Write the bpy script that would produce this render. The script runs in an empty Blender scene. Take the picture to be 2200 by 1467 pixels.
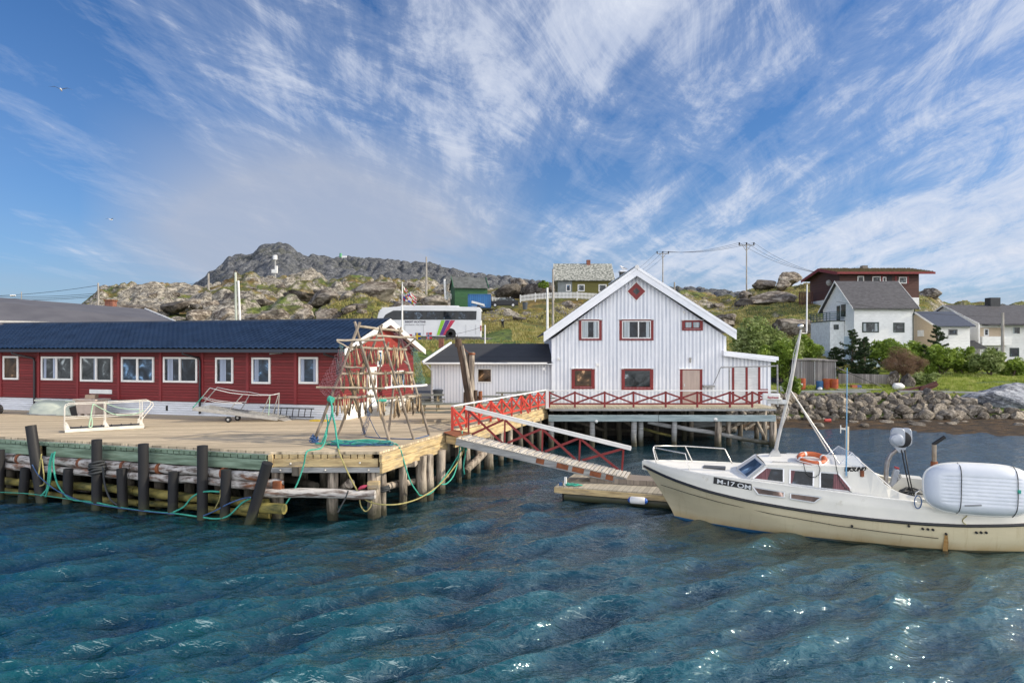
import bpy, math, random
import numpy as np
from mathutils import Vector, Matrix
random.seed(7); RS = np.random.RandomState(11)
sc = bpy.context.scene
COL = sc.collection
F = 1467.0
CAMZ = 5.0
def P(px, py, D):
    return Vector(((px-1100)/F*D, D, CAMZ+(748-py)/F*D))
def G(px, py, z):
    D = (CAMZ-z)*F/(py-748)
    return Vector(((px-1100)/F*D, D, z))
R = math.radians
# ------------------------------------------------------------------ materials
def new_mat(name):
    m = bpy.data.materials.new(name); m.use_nodes = True
    nt = m.node_tree; b = nt.nodes['Principled BSDF']
    return m, nt, b
def N(nt, t, **k):
    n = nt.nodes.new(t)
    for a, v in k.items():
        if a in n.inputs: n.inputs[a].default_value = v
        else: setattr(n, a, v)
    return n
def c4(c): return (c[0], c[1], c[2], 1)
def ramp(nt, fac, stops):
    r = nt.nodes.new('ShaderNodeValToRGB'); e = r.color_ramp.elements
    while len(e) < len(stops): e.new(0.5)
    for i, (p, c) in enumerate(stops):
        e[i].position = p; e[i].color = c4(c)
    nt.links.new(fac, r.inputs[0]); return r.outputs[0]
def mixc(nt, fac, a, b, mode='MIX'):
    m = nt.nodes.new('ShaderNodeMix'); m.data_type = 'RGBA'; m.blend_type = mode
    for s, v in ((m.inputs[0], fac), (m.inputs[6], a), (m.inputs[7], b)):
        if hasattr(v, 'is_output') or isinstance(v, bpy.types.NodeSocket): nt.links.new(v, s)
        else: s.default_value = v if isinstance(v, (int, float)) else c4(v)
    return m.outputs[2]
def coords(nt, scale=(1, 1, 1), rot=(0, 0, 0), kind='Object'):
    tc = nt.nodes.new('ShaderNodeTexCoord'); mp = nt.nodes.new('ShaderNodeMapping')
    mp.inputs['Scale'].default_value = scale; mp.inputs['Rotation'].default_value = rot
    nt.links.new(tc.outputs[kind], mp.inputs[0]); return mp.outputs[0]
def noise(nt, vec, scale, detail=6, rough=.6, dist=0):
    n = nt.nodes.new('ShaderNodeTexNoise'); n.inputs['Scale'].default_value = scale
    n.inputs['Detail'].default_value = detail; n.inputs['Roughness'].default_value = rough
    n.inputs['Distortion'].default_value = dist
    nt.links.new(vec, n.inputs['Vector']); return n.outputs['Fac']
def addbump(nt, b, h, s, d=.02):
    bp = nt.nodes.new('ShaderNodeBump'); bp.inputs['Strength'].default_value = s
    bp.inputs['Distance'].default_value = d
    nt.links.new(h, bp.inputs['Height']); nt.links.new(bp.outputs[0], b.inputs['Normal'])
MATS = {}
def mat(name, col, rough=.6, metal=0, col2=None, sc_=3.0, st=(1, 1, 1), bump=0, bs=15, bd=.02, lo=.35, hi=.65, spec=None, dirt=None):
    """noise-mottled paint / wood / metal"""
    if name in MATS: return MATS[name]
    m, nt, b = new_mat(name)
    b.inputs['Roughness'].default_value = rough; b.inputs['Metallic'].default_value = metal
    if spec is not None: b.inputs['Specular IOR Level'].default_value = spec
    v = coords(nt, st)
    if col2 is None: col2 = tuple(c*.78 for c in col)
    c = ramp(nt, noise(nt, v, sc_), [(lo, col2), (hi, col)])
    if dirt:
        n2 = noise(nt, v, dirt[1], 8, .7)
        f = ramp(nt, n2, [(dirt[2], (0, 0, 0)), (dirt[2]+.12, (1, 1, 1))])
        c = mixc(nt, f, c, dirt[0])
    nt.links.new(c, b.inputs['Base Color'])
    if bump: addbump(nt, b, noise(nt, v, bs, 4), bump, bd)
    MATS[name] = m; return m
def boards(name, col, axis='z', width=.15, line=.12, rough=.6, var=.12, dark=.35, rot=(0, 0, 0), bump=.6, col2=None, length=3.5, grain=.55):
    """planks: stripes across `axis`, each with its own shade"""
    if name in MATS: return MATS[name]
    m, nt, b = new_mat(name); b.inputs['Roughness'].default_value = rough
    v = coords(nt, (1, 1, 1), rot)
    sep = nt.nodes.new('ShaderNodeSeparateXYZ'); nt.links.new(v, sep.inputs[0])
    src = sep.outputs['XYZ'.index(axis.upper())]
    mu = N(nt, 'ShaderNodeMath', operation='DIVIDE'); nt.links.new(src, mu.inputs[0]); mu.inputs[1].default_value = width
    fr = N(nt, 'ShaderNodeMath', operation='FRACT'); nt.links.new(mu.outputs[0], fr.inputs[0])
    fl = N(nt, 'ShaderNodeMath', operation='FLOOR'); nt.links.new(mu.outputs[0], fl.inputs[0])
    wn = N(nt, 'ShaderNodeTexWhiteNoise', noise_dimensions='1D'); nt.links.new(fl.outputs[0], wn.inputs['W'])
    c2 = col2 or tuple(c*(1-2*var) for c in col)
    c1 = mixc(nt, wn.outputs['Value'], c2, tuple(min(1, c*(1+var)) for c in col))
    sca = {'z': (.5, .5, 6), 'x': (6, .5, .5), 'y': (.5, 6, .5)}[axis]
    mp = nt.nodes.new('ShaderNodeMapping'); mp.inputs['Scale'].default_value = sca; nt.links.new(v, mp.inputs[0])
    g = noise(nt, mp.outputs[0], 4, 8, .65)
    c1 = mixc(nt, ramp(nt, g, [(.36, (grain,)*3), (.6, (0, 0, 0))]), c1, tuple(c*.55 for c in col))
    g2 = noise(nt, v, .6, 4, .6)
    c1 = mixc(nt, ramp(nt, g2, [(.4, (0, 0, 0)), (.75, (.35, .35, .35))]), c1, tuple(c*.6 for c in col))
    ln = ramp(nt, fr.outputs[0], [(0, (0, 0, 0)), (line, (1, 1, 1)), (1-line*.3, (1, 1, 1)), (1, (.2, .2, .2))])
    c = mixc(nt, ln, tuple(x*dark for x in col), c1)
    nt.links.new(c, b.inputs['Base Color'])
    hm = N(nt, 'ShaderNodeMath', operation='ADD'); nt.links.new(ln, hm.inputs[0]); nt.links.new(g, hm.inputs[1])
    addbump(nt, b, hm.outputs[0], bump, .012)
    MATS[name] = m; return m
# ------------------------------------------------------------------ mesh builder
class MB:
    def __init__(s, off=(0, 0, 0)): s.v = []; s.f = []; s.m = []; s.off = Vector(off); s.mi = 0
    def add(s, vs, fs):
        n = len(s.v); s.v += [tuple(Vector(v)-s.off) for v in vs]; s.f += [tuple(n+i for i in f) for f in fs]; s.m += [s.mi]*len(fs)
        return s
    def box(s, c, d, M=None):
        c = Vector(c); h = [x/2 for x in d]
        vs = []
        for sx in (-1, 1):
            for sy in (-1, 1):
                for sz in (-1, 1):
                    p = Vector((sx*h[0], sy*h[1], sz*h[2]))
                    if M is not None: p = M @ p
                    vs.append(c+p)
        return s.add(vs, [(0, 1, 3, 2), (4, 6, 7, 5), (0, 4, 5, 1), (2, 3, 7, 6), (0, 2, 6, 4), (1, 5, 7, 3)])
    def bb(s, x0, x1, y0, y1, z0, z1): return s.box(((x0+x1)/2, (y0+y1)/2, (z0+z1)/2), (abs(x1-x0), abs(y1-y0), abs(z1-z0)))
    def bar(s, a, b, w, h, up=(0, 0, 1)):
        a, b = Vector(a), Vector(b); d = b-a; L = d.length; d.normalize()
        up = Vector(up)
        if abs(d.dot(up)) > .98: up = Vector((0, 1, 0))
        r = d.cross(up).normalized(); u = r.cross(d)
        M = Matrix((d, r, u)).transposed()
        return s.box((a+b)/2, (L, w, h), M)
    def tube(s, pts, r, n=8, rs=None):
        pts = [Vector(p) for p in pts]; rings = []
        ref = Vector((0, 0, 1))
        for i, p in enumerate(pts):
            t = (pts[min(i+1, len(pts)-1)]-pts[max(i-1, 0)]).normalized()
            if i == 0:
                if abs(t.dot(ref)) > .9: ref = Vector((1, 0, 0))
                u = t.cross(ref).normalized()
            else:
                u = (u - t*u.dot(t)).normalized()
            w = t.cross(u); rr = rs[i] if rs else r
            rings.append([p+(u*math.cos(2*math.pi*k/n)+w*math.sin(2*math.pi*k/n))*rr for k in range(n)])
        vs = [q for rg in rings for q in rg]; fs = []
        for i in range(len(pts)-1):
            for k in range(n):
                a = i*n+k; b = i*n+(k+1) % n
                fs.append((a, b, b+n, a+n))
        fs.append(tuple(reversed(range(n)))); fs.append(tuple(range((len(pts)-1)*n, len(pts)*n)))
        return s.add(vs, fs)
    def prism(s, poly, vec):
        vec = Vector(vec); n = len(poly); poly = [Vector(p) for p in poly]
        vs = poly+[p+vec for p in poly]
        fs = [tuple(range(n)), tuple(reversed(range(n, 2*n)))]+[(i, (i+1) % n, (i+1) % n+n, i+n) for i in range(n)]
        fs[2:] = [tuple(reversed(f)) for f in fs[2:]]
        return s.add(vs, fs)
    def quad(s, *p): return s.add(p, [tuple(range(len(p)))])
    def lathe(s, c, prof, n=14, axis='z'):
        c = Vector(c); vs = []; fs = []
        for (r, h) in prof:
            for k in range(n):
                a = 2*math.pi*k/n; x, y = r*math.cos(a), r*math.sin(a)
                vs.append(c+(Vector((x, y, h)) if axis == 'z' else Vector((x, h, y)) if axis == 'y' else Vector((h, x, y))))
        m = len(prof)
        for i in range(m-1):
            for k in range(n):
                a = i*n+k; b = i*n+(k+1) % n; fs.append((a, b, b+n, a+n))
        fs.append(tuple(reversed(range(n)))); fs.append(tuple(range((m-1)*n, m*n)))
        return s.add(vs, fs)
    def build(s, name, m, parent=None, smooth=False, bevel=0, loc=None, norm=True):
        me = bpy.data.meshes.new(name); me.from_pydata(s.v, [], s.f)
        ms = m if isinstance(m, (list, tuple)) else [m]
        for q in ms: me.materials.append(q)
        if len(ms) > 1: me.polygons.foreach_set('material_index', s.m)
        if norm:
            import bmesh
            bm = bmesh.new(); bm.from_mesh(me); bmesh.ops.recalc_face_normals(bm, faces=bm.faces); bm.to_mesh(me); bm.free()
        if smooth:
            me.polygons.foreach_set('use_smooth', [True]*len(me.polygons))
            if smooth != 'all': me.set_sharp_from_angle(angle=R(50))
        o = bpy.data.objects.new(name, me); COL.objects.link(o)
        if loc is not None: o.location = loc
        if parent is not None: o.parent = parent
        if bevel:
            b = o.modifiers.new('b', 'BEVEL'); b.width = bevel; b.segments = 2; b.limit_method = 'ANGLE'
        return o
def tag(o, label=None, cat=None, group=None, kind=None):
    if label: o['label'] = label
    if cat: o['category'] = cat
    if group: o['group'] = group
    if kind: o['kind'] = kind
    return o
def T(name, label, cat, loc=(0, 0, 0), rz=0, group=None):
    o = bpy.data.objects.new(name, None); COL.objects.link(o); o.location = loc; o.rotation_euler = (0, 0, rz)
    o.empty_display_size = .3
    return tag(o, label, cat, group)
def npmesh(name, v, f, m, smooth=True, parent=None, attrs=None):
    me = bpy.data.meshes.new(name); v = np.asarray(v, np.float32); f = np.asarray(f, np.int32)
    k = f.shape[1]
    me.vertices.add(len(v)); me.vertices.foreach_set('co', v.ravel())
    me.loops.add(f.size); me.loops.foreach_set('vertex_index', f.ravel())
    me.polygons.add(len(f)); me.polygons.foreach_set('loop_start', np.arange(0, f.size, k, dtype=np.int32))
    me.polygons.foreach_set('loop_total', np.full(len(f), k, np.int32))
    me.update(calc_edges=True)
    if smooth: me.polygons.foreach_set('use_smooth', np.ones(len(f), bool))
    for q in (m if isinstance(m, (list, tuple)) else [m]): me.materials.append(q)
    for n_, a in (attrs or {}).items():
        at = me.attributes.new(n_, 'FLOAT', 'POINT'); at.data.foreach_set('value', np.asarray(a, np.float32))
    o = bpy.data.objects.new(name, me); COL.objects.link(o)
    if parent: o.parent = parent
    return o
def gridfaces(r, c):
    i = np.arange(r-1)[:, None]*c+np.arange(c-1)[None]
    return np.stack([i, i+1, i+c+1, i+c], -1).reshape(-1, 4)
def copy_tree(o, parent=None, loc=None, rz=None, label=None):
    c = o.copy(); COL.objects.link(c)
    if parent: c.parent = parent
    if loc is not None: c.location = loc
    if rz is not None: c.rotation_euler = (0, 0, rz)
    if label: c['label'] = label
    for ch in list(o.children): copy_tree(ch, c)
    return c
_fonts = {}
def text(txt, size, m, parent, M, name='lettering', bold=0.0, shear=0.0, width=None):
    cu = bpy.data.curves.new('t', 'FONT'); cu.body = txt; cu.size = size; cu.extrude = .003; cu.offset = bold; cu.shear = shear
    o = bpy.data.objects.new('t', cu); COL.objects.link(o)
    bpy.context.view_layer.update()
    me = bpy.data.meshes.new_from_object(o.evaluated_get(bpy.context.evaluated_depsgraph_get()))
    bpy.data.objects.remove(o)
    xs = [v.co.x for v in me.vertices]
    if width: me.transform(Matrix.Diagonal((width/(max(xs)-min(xs)), 1, 1, 1)))
    me.transform(M); me.materials.clear(); me.materials.append(m)
    q = bpy.data.objects.new(name, me); COL.objects.link(q); q.parent = parent
    return q
def frameM(o, x, z):
    x = Vector(x).normalized(); z = Vector(z).normalized(); y = z.cross(x).normalized(); z = x.cross(y)
    M = Matrix((x, y, z)).transposed().to_4x4(); M.translation = Vector(o); return M
# ------------------------------------------------------------------ numpy noise
def _h(ix, iy, s):
    n = (ix.astype(np.int64)*374761393+iy.astype(np.int64)*668265263+s*974711+1013904223) & 0xffffffff
    n = ((n ^ (n >> 13))*1274126177) & 0xffffffff
    n = ((n ^ (n >> 15))*2246822519) & 0xffffffff
    return ((n ^ (n >> 16)) & 0xffffff)/float(0xffffff)
def vn(x, y, s=0):
    ix = np.floor(x); iy = np.floor(y); fx = x-ix; fy = y-iy
    fx = fx*fx*(3-2*fx); fy = fy*fy*(3-2*fy)
    a = _h(ix, iy, s); b = _h(ix+1, iy, s); c = _h(ix, iy+1, s); d = _h(ix+1, iy+1, s)
    return (a*(1-fx)+b*fx)*(1-fy)+(c*(1-fx)+d*fx)*fy
def fbm(x, y, s=0, o=5, g=.5):
    t = 0; a = 1; n = 0
    for i in range(o):
        t = t+a*vn(x*2**i+i*17.3, y*2**i-i*9.1, s+i); n += a; a *= g
    return t/n
def worley(x, y, s=0):
    ix = np.floor(x); iy = np.floor(y); F1 = np.full(x.shape, 9.0); F2 = F1.copy(); C = np.zeros(x.shape)
    for dx in (-1, 0, 1):
        for dy in (-1, 0, 1):
            cx, cy = ix+dx, iy+dy
            px = cx+_h(cx, cy, s); py = cy+_h(cx, cy, s+5)
            d = np.hypot(px-x, py-y); c = _h(cx, cy, s+9)
            m = d < F1
            F2 = np.where(m, F1, np.minimum(F2, d)); C = np.where(m, c, C); F1 = np.where(m, d, F1)
    return F1, F2, C
# ------------------------------------------------------------------ camera, sun, sky
cam = bpy.data.cameras.new('camera'); cam.lens = 36*F/2200; cam.sensor_width = 36; cam.clip_end = 5000; cam.clip_start = .1
cam.shift_y = 14.5/2200
co = bpy.data.objects.new('camera', cam); COL.objects.link(co); co.location = (0, 0, CAMZ); co.rotation_euler = (R(90), 0, 0)
sc.camera = co
sc.view_settings.view_transform = 'Standard'; sc.view_settings.look = 'None'; sc.view_settings.exposure = 0
SUN_EL = 30.0
saz = Vector((.995, -.085, 0)).normalized()
sd = Vector((saz.x*math.cos(R(SUN_EL)), saz.y*math.cos(R(SUN_EL)), math.sin(R(SUN_EL))))
sl = bpy.data.lights.new('sun', 'SUN'); sl.energy = 5.0; sl.angle = R(1.0); sl.color = (1, .88, .70)
so = bpy.data.objects.new('sun', sl); COL.objects.link(so); so.location = (60, -10, 60)
so.rotation_euler = (-sd).to_track_quat('-Z', 'Y').to_euler()
w = bpy.data.worlds.new('World'); sc.world = w; w.use_nodes = True; nt = w.node_tree
bg = nt.nodes['Background']; bg.inputs[1].default_value = .1
sky = nt.nodes.new('ShaderNodeTexSky'); sky.sky_type = 'NISHITA'; sky.sun_disc = False
sky.sun_elevation = R(SUN_EL); sky.sun_rotation = math.atan2(saz.x, saz.y); sky.air_density = 1.0; sky.dust_density = .6; sky.ozone_density = 2.0
tc = nt.nodes.new('ShaderNodeTexCoord'); sp = nt.nodes.new('ShaderNodeSeparateXYZ'); nt.links.new(tc.outputs['Generated'], sp.inputs[0])
def M2(op, a, b=None, c=None, clamp=False):
    n = nt.nodes.new('ShaderNodeMath'); n.operation = op; n.use_clamp = clamp
    for i, v in enumerate((a, b, c)):
        if v is None: continue
        if isinstance(v, (int, float)): n.inputs[i].default_value = v
        else: nt.links.new(v, n.inputs[i])
    return n.outputs[0]
X, Y, Z = sp.outputs
zz = M2('ADD', M2('MAXIMUM', Z, 0.0), .10)
u = M2('DIVIDE', X, zz); v = M2('DIVIDE', Y, zz)
cb = nt.nodes.new('ShaderNodeCombineXYZ'); nt.links.new(u, cb.inputs[0]); nt.links.new(v, cb.inputs[1])
def mapped(scale, rot, loc=(0, 0, 0)):
    r0 = nt.nodes.new('ShaderNodeMapping'); r0.inputs['Rotation'].default_value = (0, 0, rot); r0.inputs['Location'].default_value = loc
    nt.links.new(cb.outputs[0], r0.inputs[0])
    r1 = nt.nodes.new('ShaderNodeMapping'); r1.inputs['Scale'].default_value = scale; nt.links.new(r0.outputs[0], r1.inputs[0]); return r1.outputs[0]
n1 = noise(nt, mapped((1.7, .30, 1), R(-6)), 1.5, 14, .66, .35)       # long streaks
n2 = noise(nt, mapped((1.5, .5, 1), R(24), (3.1, 1.7, 0)), 2.8, 14, .74, .6)        # finer wisps
n3 = noise(nt, mapped((.5, .4, 1), 0, (5.3, 2.2, 0)), .9, 4, .5, .3)                    # coverage
side = M2('MULTIPLY_ADD', X, .19, .018)
cov = M2('ADD', M2('MULTIPLY_ADD', n3, .55, -.275), side)
s1 = M2('ADD', M2('MULTIPLY_ADD', n1, .62, M2('MULTIPLY', n2, .42)), cov)
cl = ramp(nt, s1, [(.46, (0, 0, 0)), (.555, (.20, .20, .20)), (.64, (.68, .68, .68)), (.78, (1, 1, 1))])
clv = nt.nodes.new('ShaderNodeRGBToBW'); nt.links.new(cl, clv.inputs[0]); clv = clv.outputs[0]
hz = M2('POWER', M2('SUBTRACT', 1.0, M2('MAXIMUM', Z, 0.0)), 7.5)
# soft low cloud bank along the horizon
n4 = noise(nt, mapped((.10, .10, 1), 0, (1.3, 7.2, 0)), 2.2, 6, .5, .2)
low = M2('MULTIPLY', M2('MULTIPLY', ramp(nt, n4, [(.42, (0, 0, 0)), (.62, (1, 1, 1))]), hz), .75)
back = M2('MULTIPLY', M2('MULTIPLY_ADD', Y, -2.6, -.55, clamp=True), M2('MULTIPLY_ADD', Z, -3.2, 2.9, clamp=True))      # unseen bright sky behind the viewer, added to light the shaded facades
tint = mixc(nt, 1.0, sky.outputs[0], (.46, .84, 1.28), 'MULTIPLY')
base = mixc(nt, M2('MULTIPLY', hz, .75), tint, (4.2, 5.1, 6.5))
ccol = mixc(nt, n2, (5.0, 5.9, 7.9), (9.2, 9.4, 9.9))
cc = mixc(nt, M2('MAXIMUM', clv, 0.0), base, ccol)
# cloud bank that lies behind the mountain
n5 = noise(nt, mapped((.35, .16, 1), R(10), (4.1, 3.3, 0)), 2.0, 8, .6, .4)
bx = M2('SUBTRACT', 1.0, M2('MULTIPLY', M2('ABSOLUTE', M2('ADD', M2('DIVIDE', X, M2('MAXIMUM', Y, .05)), .29)), 2.9), clamp=True)
bz = M2('SUBTRACT', 1.0, M2('MULTIPLY', M2('ABSOLUTE', M2('SUBTRACT', Z, .155)), 6.5), clamp=True)
bank = M2('MULTIPLY', M2('MULTIPLY', bx, bz), ramp(nt, n5, [(.25, (0, 0, 0)), (.50, (1, 1, 1))]))
bank = M2('MULTIPLY', bank, 2.6, clamp=True)
cc = mixc(nt, M2('MULTIPLY', bank, .8), cc, (4.5, 5.0, 6.2))
cc = mixc(nt, low, cc, (4.3, 4.8, 5.9))
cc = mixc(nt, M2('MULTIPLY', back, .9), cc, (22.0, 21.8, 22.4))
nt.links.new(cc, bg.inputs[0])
# ------------------------------------------------------------------ terrain
def prof(cols, u, D):
    """cols: list of (px, [(D,h)...])"""
    us = np.array([(c[0]-1100)/F for c in cols])
    hs = np.array([np.interp(D.ravel(), [p[0] for p in c[1]], [p[1] for p in c[1]]) for c in cols])
    uu = np.clip(u.ravel(), us[0], us[-1])
    i = np.clip(np.searchsorted(us, uu)-1, 0, len(us)-2)
    t = (uu-us[i])/(us[i+1]-us[i]); t = t*t*(3-2*t)
    k = np.arange(uu.size)
    return (hs[i, k]*(1-t)+hs[i+1, k]*t).reshape(u.shape)
def sk(y, D): return CAMZ+(748-y)/F*D
L0 = [(30, -3), (38, -1.5), (42, .3), (45, 1.7), (54, 1.85)]
COLS = [
 (-900, L0+[(90, 3), (170, 9), (260, 8)]),
 (0, L0+[(90, 5), (170, 12.5), (260, 10)]),
 (150, L0+[(80, 6), (120, 11), (170, sk(658, 170)), (260, 12)]),
 (225, L0+[(80, 7), (120, 13), (170, sk(624, 170)), (260, 16)]),
 (330, L0+[(80, 7), (100, 10.5), (130, 16), (170, sk(613, 170)), (260, 18)]),
 (430, L0+[(80, 6), (100, 10.5), (130, 15.5), (170, sk(604, 170)), (260, 18)]),
 (540, L0+[(80, 6), (100, 11), (130, 16), (170, sk(589, 170)), (260, 20)]),
 (660, L0+[(72, 5.9), (83, 6.1), (100, 11), (130, 16), (170, sk(590, 170)), (260, 20)]),
 (780, L0+[(74, 6), (82, 6.1), (86, 8.5), (98, 12), (130, 15.5), (170, sk(594, 170)), (260, 20)]),
 (900, L0+[(60, 2.6), (73, 5.8), (82, 6.1), (86, 7.6), (100, 11.2), (130, 15), (165, sk(596, 165)), (260, 19)]),
 (1000, L0+[(60, 3.0), (73, 5.8), (82, 6.1), (88, 7.6), (102, 10.8), (112, 11.6), (150, sk(603, 150)), (260, 17)]),
 (1100, L0+[(60, 3.4), (74, 5.9), (82, 7.0), (98, 10.4), (107, 11.3), (114, 13.2), (125, 14), (145, sk(600, 145)), (260, 16)]),
 (1190, L0+[(60, 3.2), (74, 5.6), (90, 8.2), (100, 10.6), (108, 11.6), (114, 13.4), (125, 13.6), (145, sk(606, 145)), (260, 16)]),
 (1320, L0+[(60, 3), (74, 5.0), (90, 7.5), (100, 9.6), (108, 11.6), (114, 13.3), (125, 13.6), (150, sk(610, 150)), (260, 17)]),
 (1440, L0+[(60, 2.6), (75, 4.6), (95, 8.6), (120, 13), (170, sk(611, 170)), (260, 18)]),
 (1550, [(30, -3), (40, -.6), (43, .3), (47, 1.7), (55, 2.0), (75, 4.0), (95, 8.2), (120, 12.6), (165, sk(623, 165)), (260, 16)]),
 (1625, [(30, -3), (39, -.6), (42, .05), (45.5, .3), (49, 1.5), (60, 2.3), (75, 3.8), (95, 8.6), (120, 13.6), (150, sk(614, 150)), (260, 15)]),
 (1700, [(30, -3), (39, -.5), (42.6, .0), (46, .22), (49.5, 1.5), (60, 2.1), (75, 3.1), (86, 5.0), (96, 9.5), (120, 14.5), (145, sk(602, 145)), (260, 15)]),
 (1850, [(30, -3), (38, -.5), (42, .0), (46, .22), (49.5, 1.55), (60, 2.1), (75, 2.6), (88, 3.2), (97, 11.6), (112, 11.8), (140, sk(618, 140)), (260, 14)]),
 (1985, [(30, -3), (37, -.5), (40.5, .0), (46, .24), (49.5, 1.6), (60, 2.1), (75, 2.6), (88, 3.2), (98, 11.0), (112, 12.2), (140, sk(614, 140)), (260, 14)]),
 (2050, [(30, -3), (36, -.5), (39.5, .0), (46, .26), (49.5, 1.6), (60, 2.2), (75, 2.8), (95, 4), (120, 10), (150, sk(641, 150)), (260, 14)]),
 (2200, [(30, -3), (36, -.5), (39.0, .0), (46, .26), (49.5, 1.4), (60, 2.2), (75, 2.8), (95, 3.5), (120, 9), (155, sk(642, 155)), (260, 14)]),
 (3100, [(30, -3), (36, -.5), (39.0, .0), (46, .26), (49.5, 1.4), (60, 2.2), (75, 2.8), (95, 3.5), (120, 8), (155, 14), (260, 14)]),
]
def rockiness(x, y):
    """hill displacement + rock mask"""
    d = y
    wx = x+3*(fbm(x*.12, y*.12, 3, 3)-.5); wy = y+5*(fbm(x*.12+9, y*.12, 4, 3)-.5)
    hill = np.clip((d-84)/14, 0, 1)*(.55+.45*np.clip((x+4)/-20, 0, 1))
    A = 0; mk = np.zeros(x.shape)
    for (cell, amp, s, r) in ((12, 1.5, 21, .60), (6, 1.0, 33, .56), (2.8, .55, 47, .52)):
        F1, F2, C = worley(wx/cell, wy/(cell*1.25), s)
        e = F2-F1
        dome = np.sqrt(np.clip(1-(F1/r)**2, 0, 1))*np.clip(e*4, 0, 1)
        on = (C > .46)
        A = A+amp*dome*on*(.5+C)
        mk = np.maximum(mk, np.clip(dome*1.6-.25, 0, 1)*on)
    cr = np.abs(fbm(x*.35, y*.3, 71, 5)-.5)*2
    cr2 = np.abs(fbm(x*.9, y*.7, 77, 4)-.5)*2
    A = A*(1-.25*cr)-.5*cr2*mk*.7
    br = np.clip((fbm(x*.06, y*.06, 91, 3)-.40)*5, 0, 1)     # broad patches with more bare rock
    return A*hill, mk*hill*br
def HT(x, y, detail=True):
    x = np.asarray(x, float); y = np.asarray(y, float)
    h = prof(COLS, x/np.maximum(y, 1), y)
    if detail:
        a, mk = rockiness(x, y)
        flat = np.ones(x.shape)
        for (cx, cy, rx, ry) in FLATS:
            q = np.hypot((x-cx)/rx, (y-cy)/ry); flat = flat*np.clip((q-.9)/.5, 0, 1)
        h = h+(a-.9*np.clip((y-84)/14, 0, 1))*flat-.9*np.clip((y-125)/20, 0, 1)*flat
        h = h+(fbm(x*.5, y*.5, 5, 4)-.5)*.35*np.clip((y-47)/6, 0, 1)
        return h, mk*flat
    return h
FLATS = [(9.2, 119, 8, 7), (-3.5, 109.5, 9, 5), (53, 104, 12, 8), (40, 84, 9, 7), (1, 106, 9, 3)]
# rows: u,D
nu, nd = 860, 520
us = np.linspace(-1.35, 1.35, nu)
Ds = np.concatenate([np.linspace(30, 60, 110, endpoint=False), np.linspace(60, 190, 350, endpoint=False), np.linspace(190, 300, nd-460)])
U, DD = np.meshgrid(us, Ds); XX = U*DD
H, MK = HT(XX, DD)
def rockmat(name, c_lo, c_hi, lich=(.045, .045, .04), sc_=.5, bd=.25, rnd=0):
    m, nt, b = new_mat(name); b.inputs['Roughness'].default_value = .9
    v = coords(nt); w_ = coords(nt, (1, 1, 2.2))
    n = noise(nt, w_, sc_*1.2, 10, .68, .6)
    c = ramp(nt, n, [(.30, c_lo), (.5, tuple((a+b_)/2 for a, b_ in zip(c_lo, c_hi))), (.66, c_hi)])
    l = noise(nt, v, sc_*3.0, 10, .75)
    c = mixc(nt, ramp(nt, l, [(.46, (.9, .9, .9)), (.56, (0, 0, 0))]), c, lich)
    n3_ = noise(nt, v, sc_*11, 6, .8)
    c = mixc(nt, ramp(nt, n3_, [(.5, (0, 0, 0)), (.66, (.65, .65, .65))]), c, tuple(min(1, x*1.25) for x in c_hi))
    if rnd:
        oi = nt.nodes.new('ShaderNodeObjectInfo')
        c = mixc(nt, 1.0, c, ramp(nt, oi.outputs['Random'], [(0, (.42, .40, .38)), (.4, (.85, .80, .74)), (.7, (1, .97, .92)), (1, (1.35, 1.28, 1.15))]), 'MULTIPLY')
    nt.links.new(c, b.inputs['Base Color'])
    h = N(nt, 'ShaderNodeMath', operation='ADD'); nt.links.new(n, h.inputs[0]); nt.links.new(l, h.inputs[1])
    addbump(nt, b, h.outputs[0], .9, bd)
    return m, nt, b, c
rock_m, _, _, _ = rockmat('rock', (.06, .055, .052), (.42, .395, .36), (.055, .042, .032), rnd=1)
rock_s, _, _, _ = rockmat('shore_rock', (.12, .11, .10), (.50, .47, .42), (.07, .058, .045), 1.1, .12, 1)
# terrain material: rock mask + moss/grass
m, nt, b, rc = rockmat('ground', (.10, .09, .075), (.56, .52, .44), (.045, .037, .028), .42, .45)
at = nt.nodes.new('ShaderNodeAttribute'); at.attribute_name = 'rock'
geo = nt.nodes.new('ShaderNodeNewGeometry')
sx = nt.nodes.new('ShaderNodeSeparateXYZ'); nt.links.new(geo.outputs['Position'], sx.inputs[0])
v = coords(nt)
ga = noise(nt, v, .16, 8, .65, .4); gb = noise(nt, v, 1.3, 8, .7)
moss = ramp(nt, ga, [(.34, (.20, .10, .022)), (.43, (.30, .21, .05)), (.50, (.10, .11, .018)), (.60, (.20, .22, .03)), (.72, (.36, .28, .10))])
moss = mixc(nt, ramp(nt, gb, [(.42, (.8, .8, .8)), (.62, (0, 0, 0))]), moss, (.035, .035, .012))
lush = ramp(nt, gb, [(.38, (.03, .05, .012)), (.5, (.09, .15, .022)), (.68, (.19, .235, .04))])
at2 = nt.nodes.new('ShaderNodeAttribute'); at2.attribute_name = 'lush'
gcol = mixc(nt, at2.outputs['Fac'], moss, lush)
fr_ = noise(nt, v, .9, 8, .7)
mm = N(nt, 'ShaderNodeMath', operation='ADD'); nt.links.new(at.outputs['Fac'], mm.inputs[0]); nt.links.new(fr_, mm.inputs[1])
fac = ramp(nt, mm.outputs[0], [(.66, (0, 0, 0)), (.80, (1, 1, 1))])
cfin = mixc(nt, fac, gcol, rc)
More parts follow.
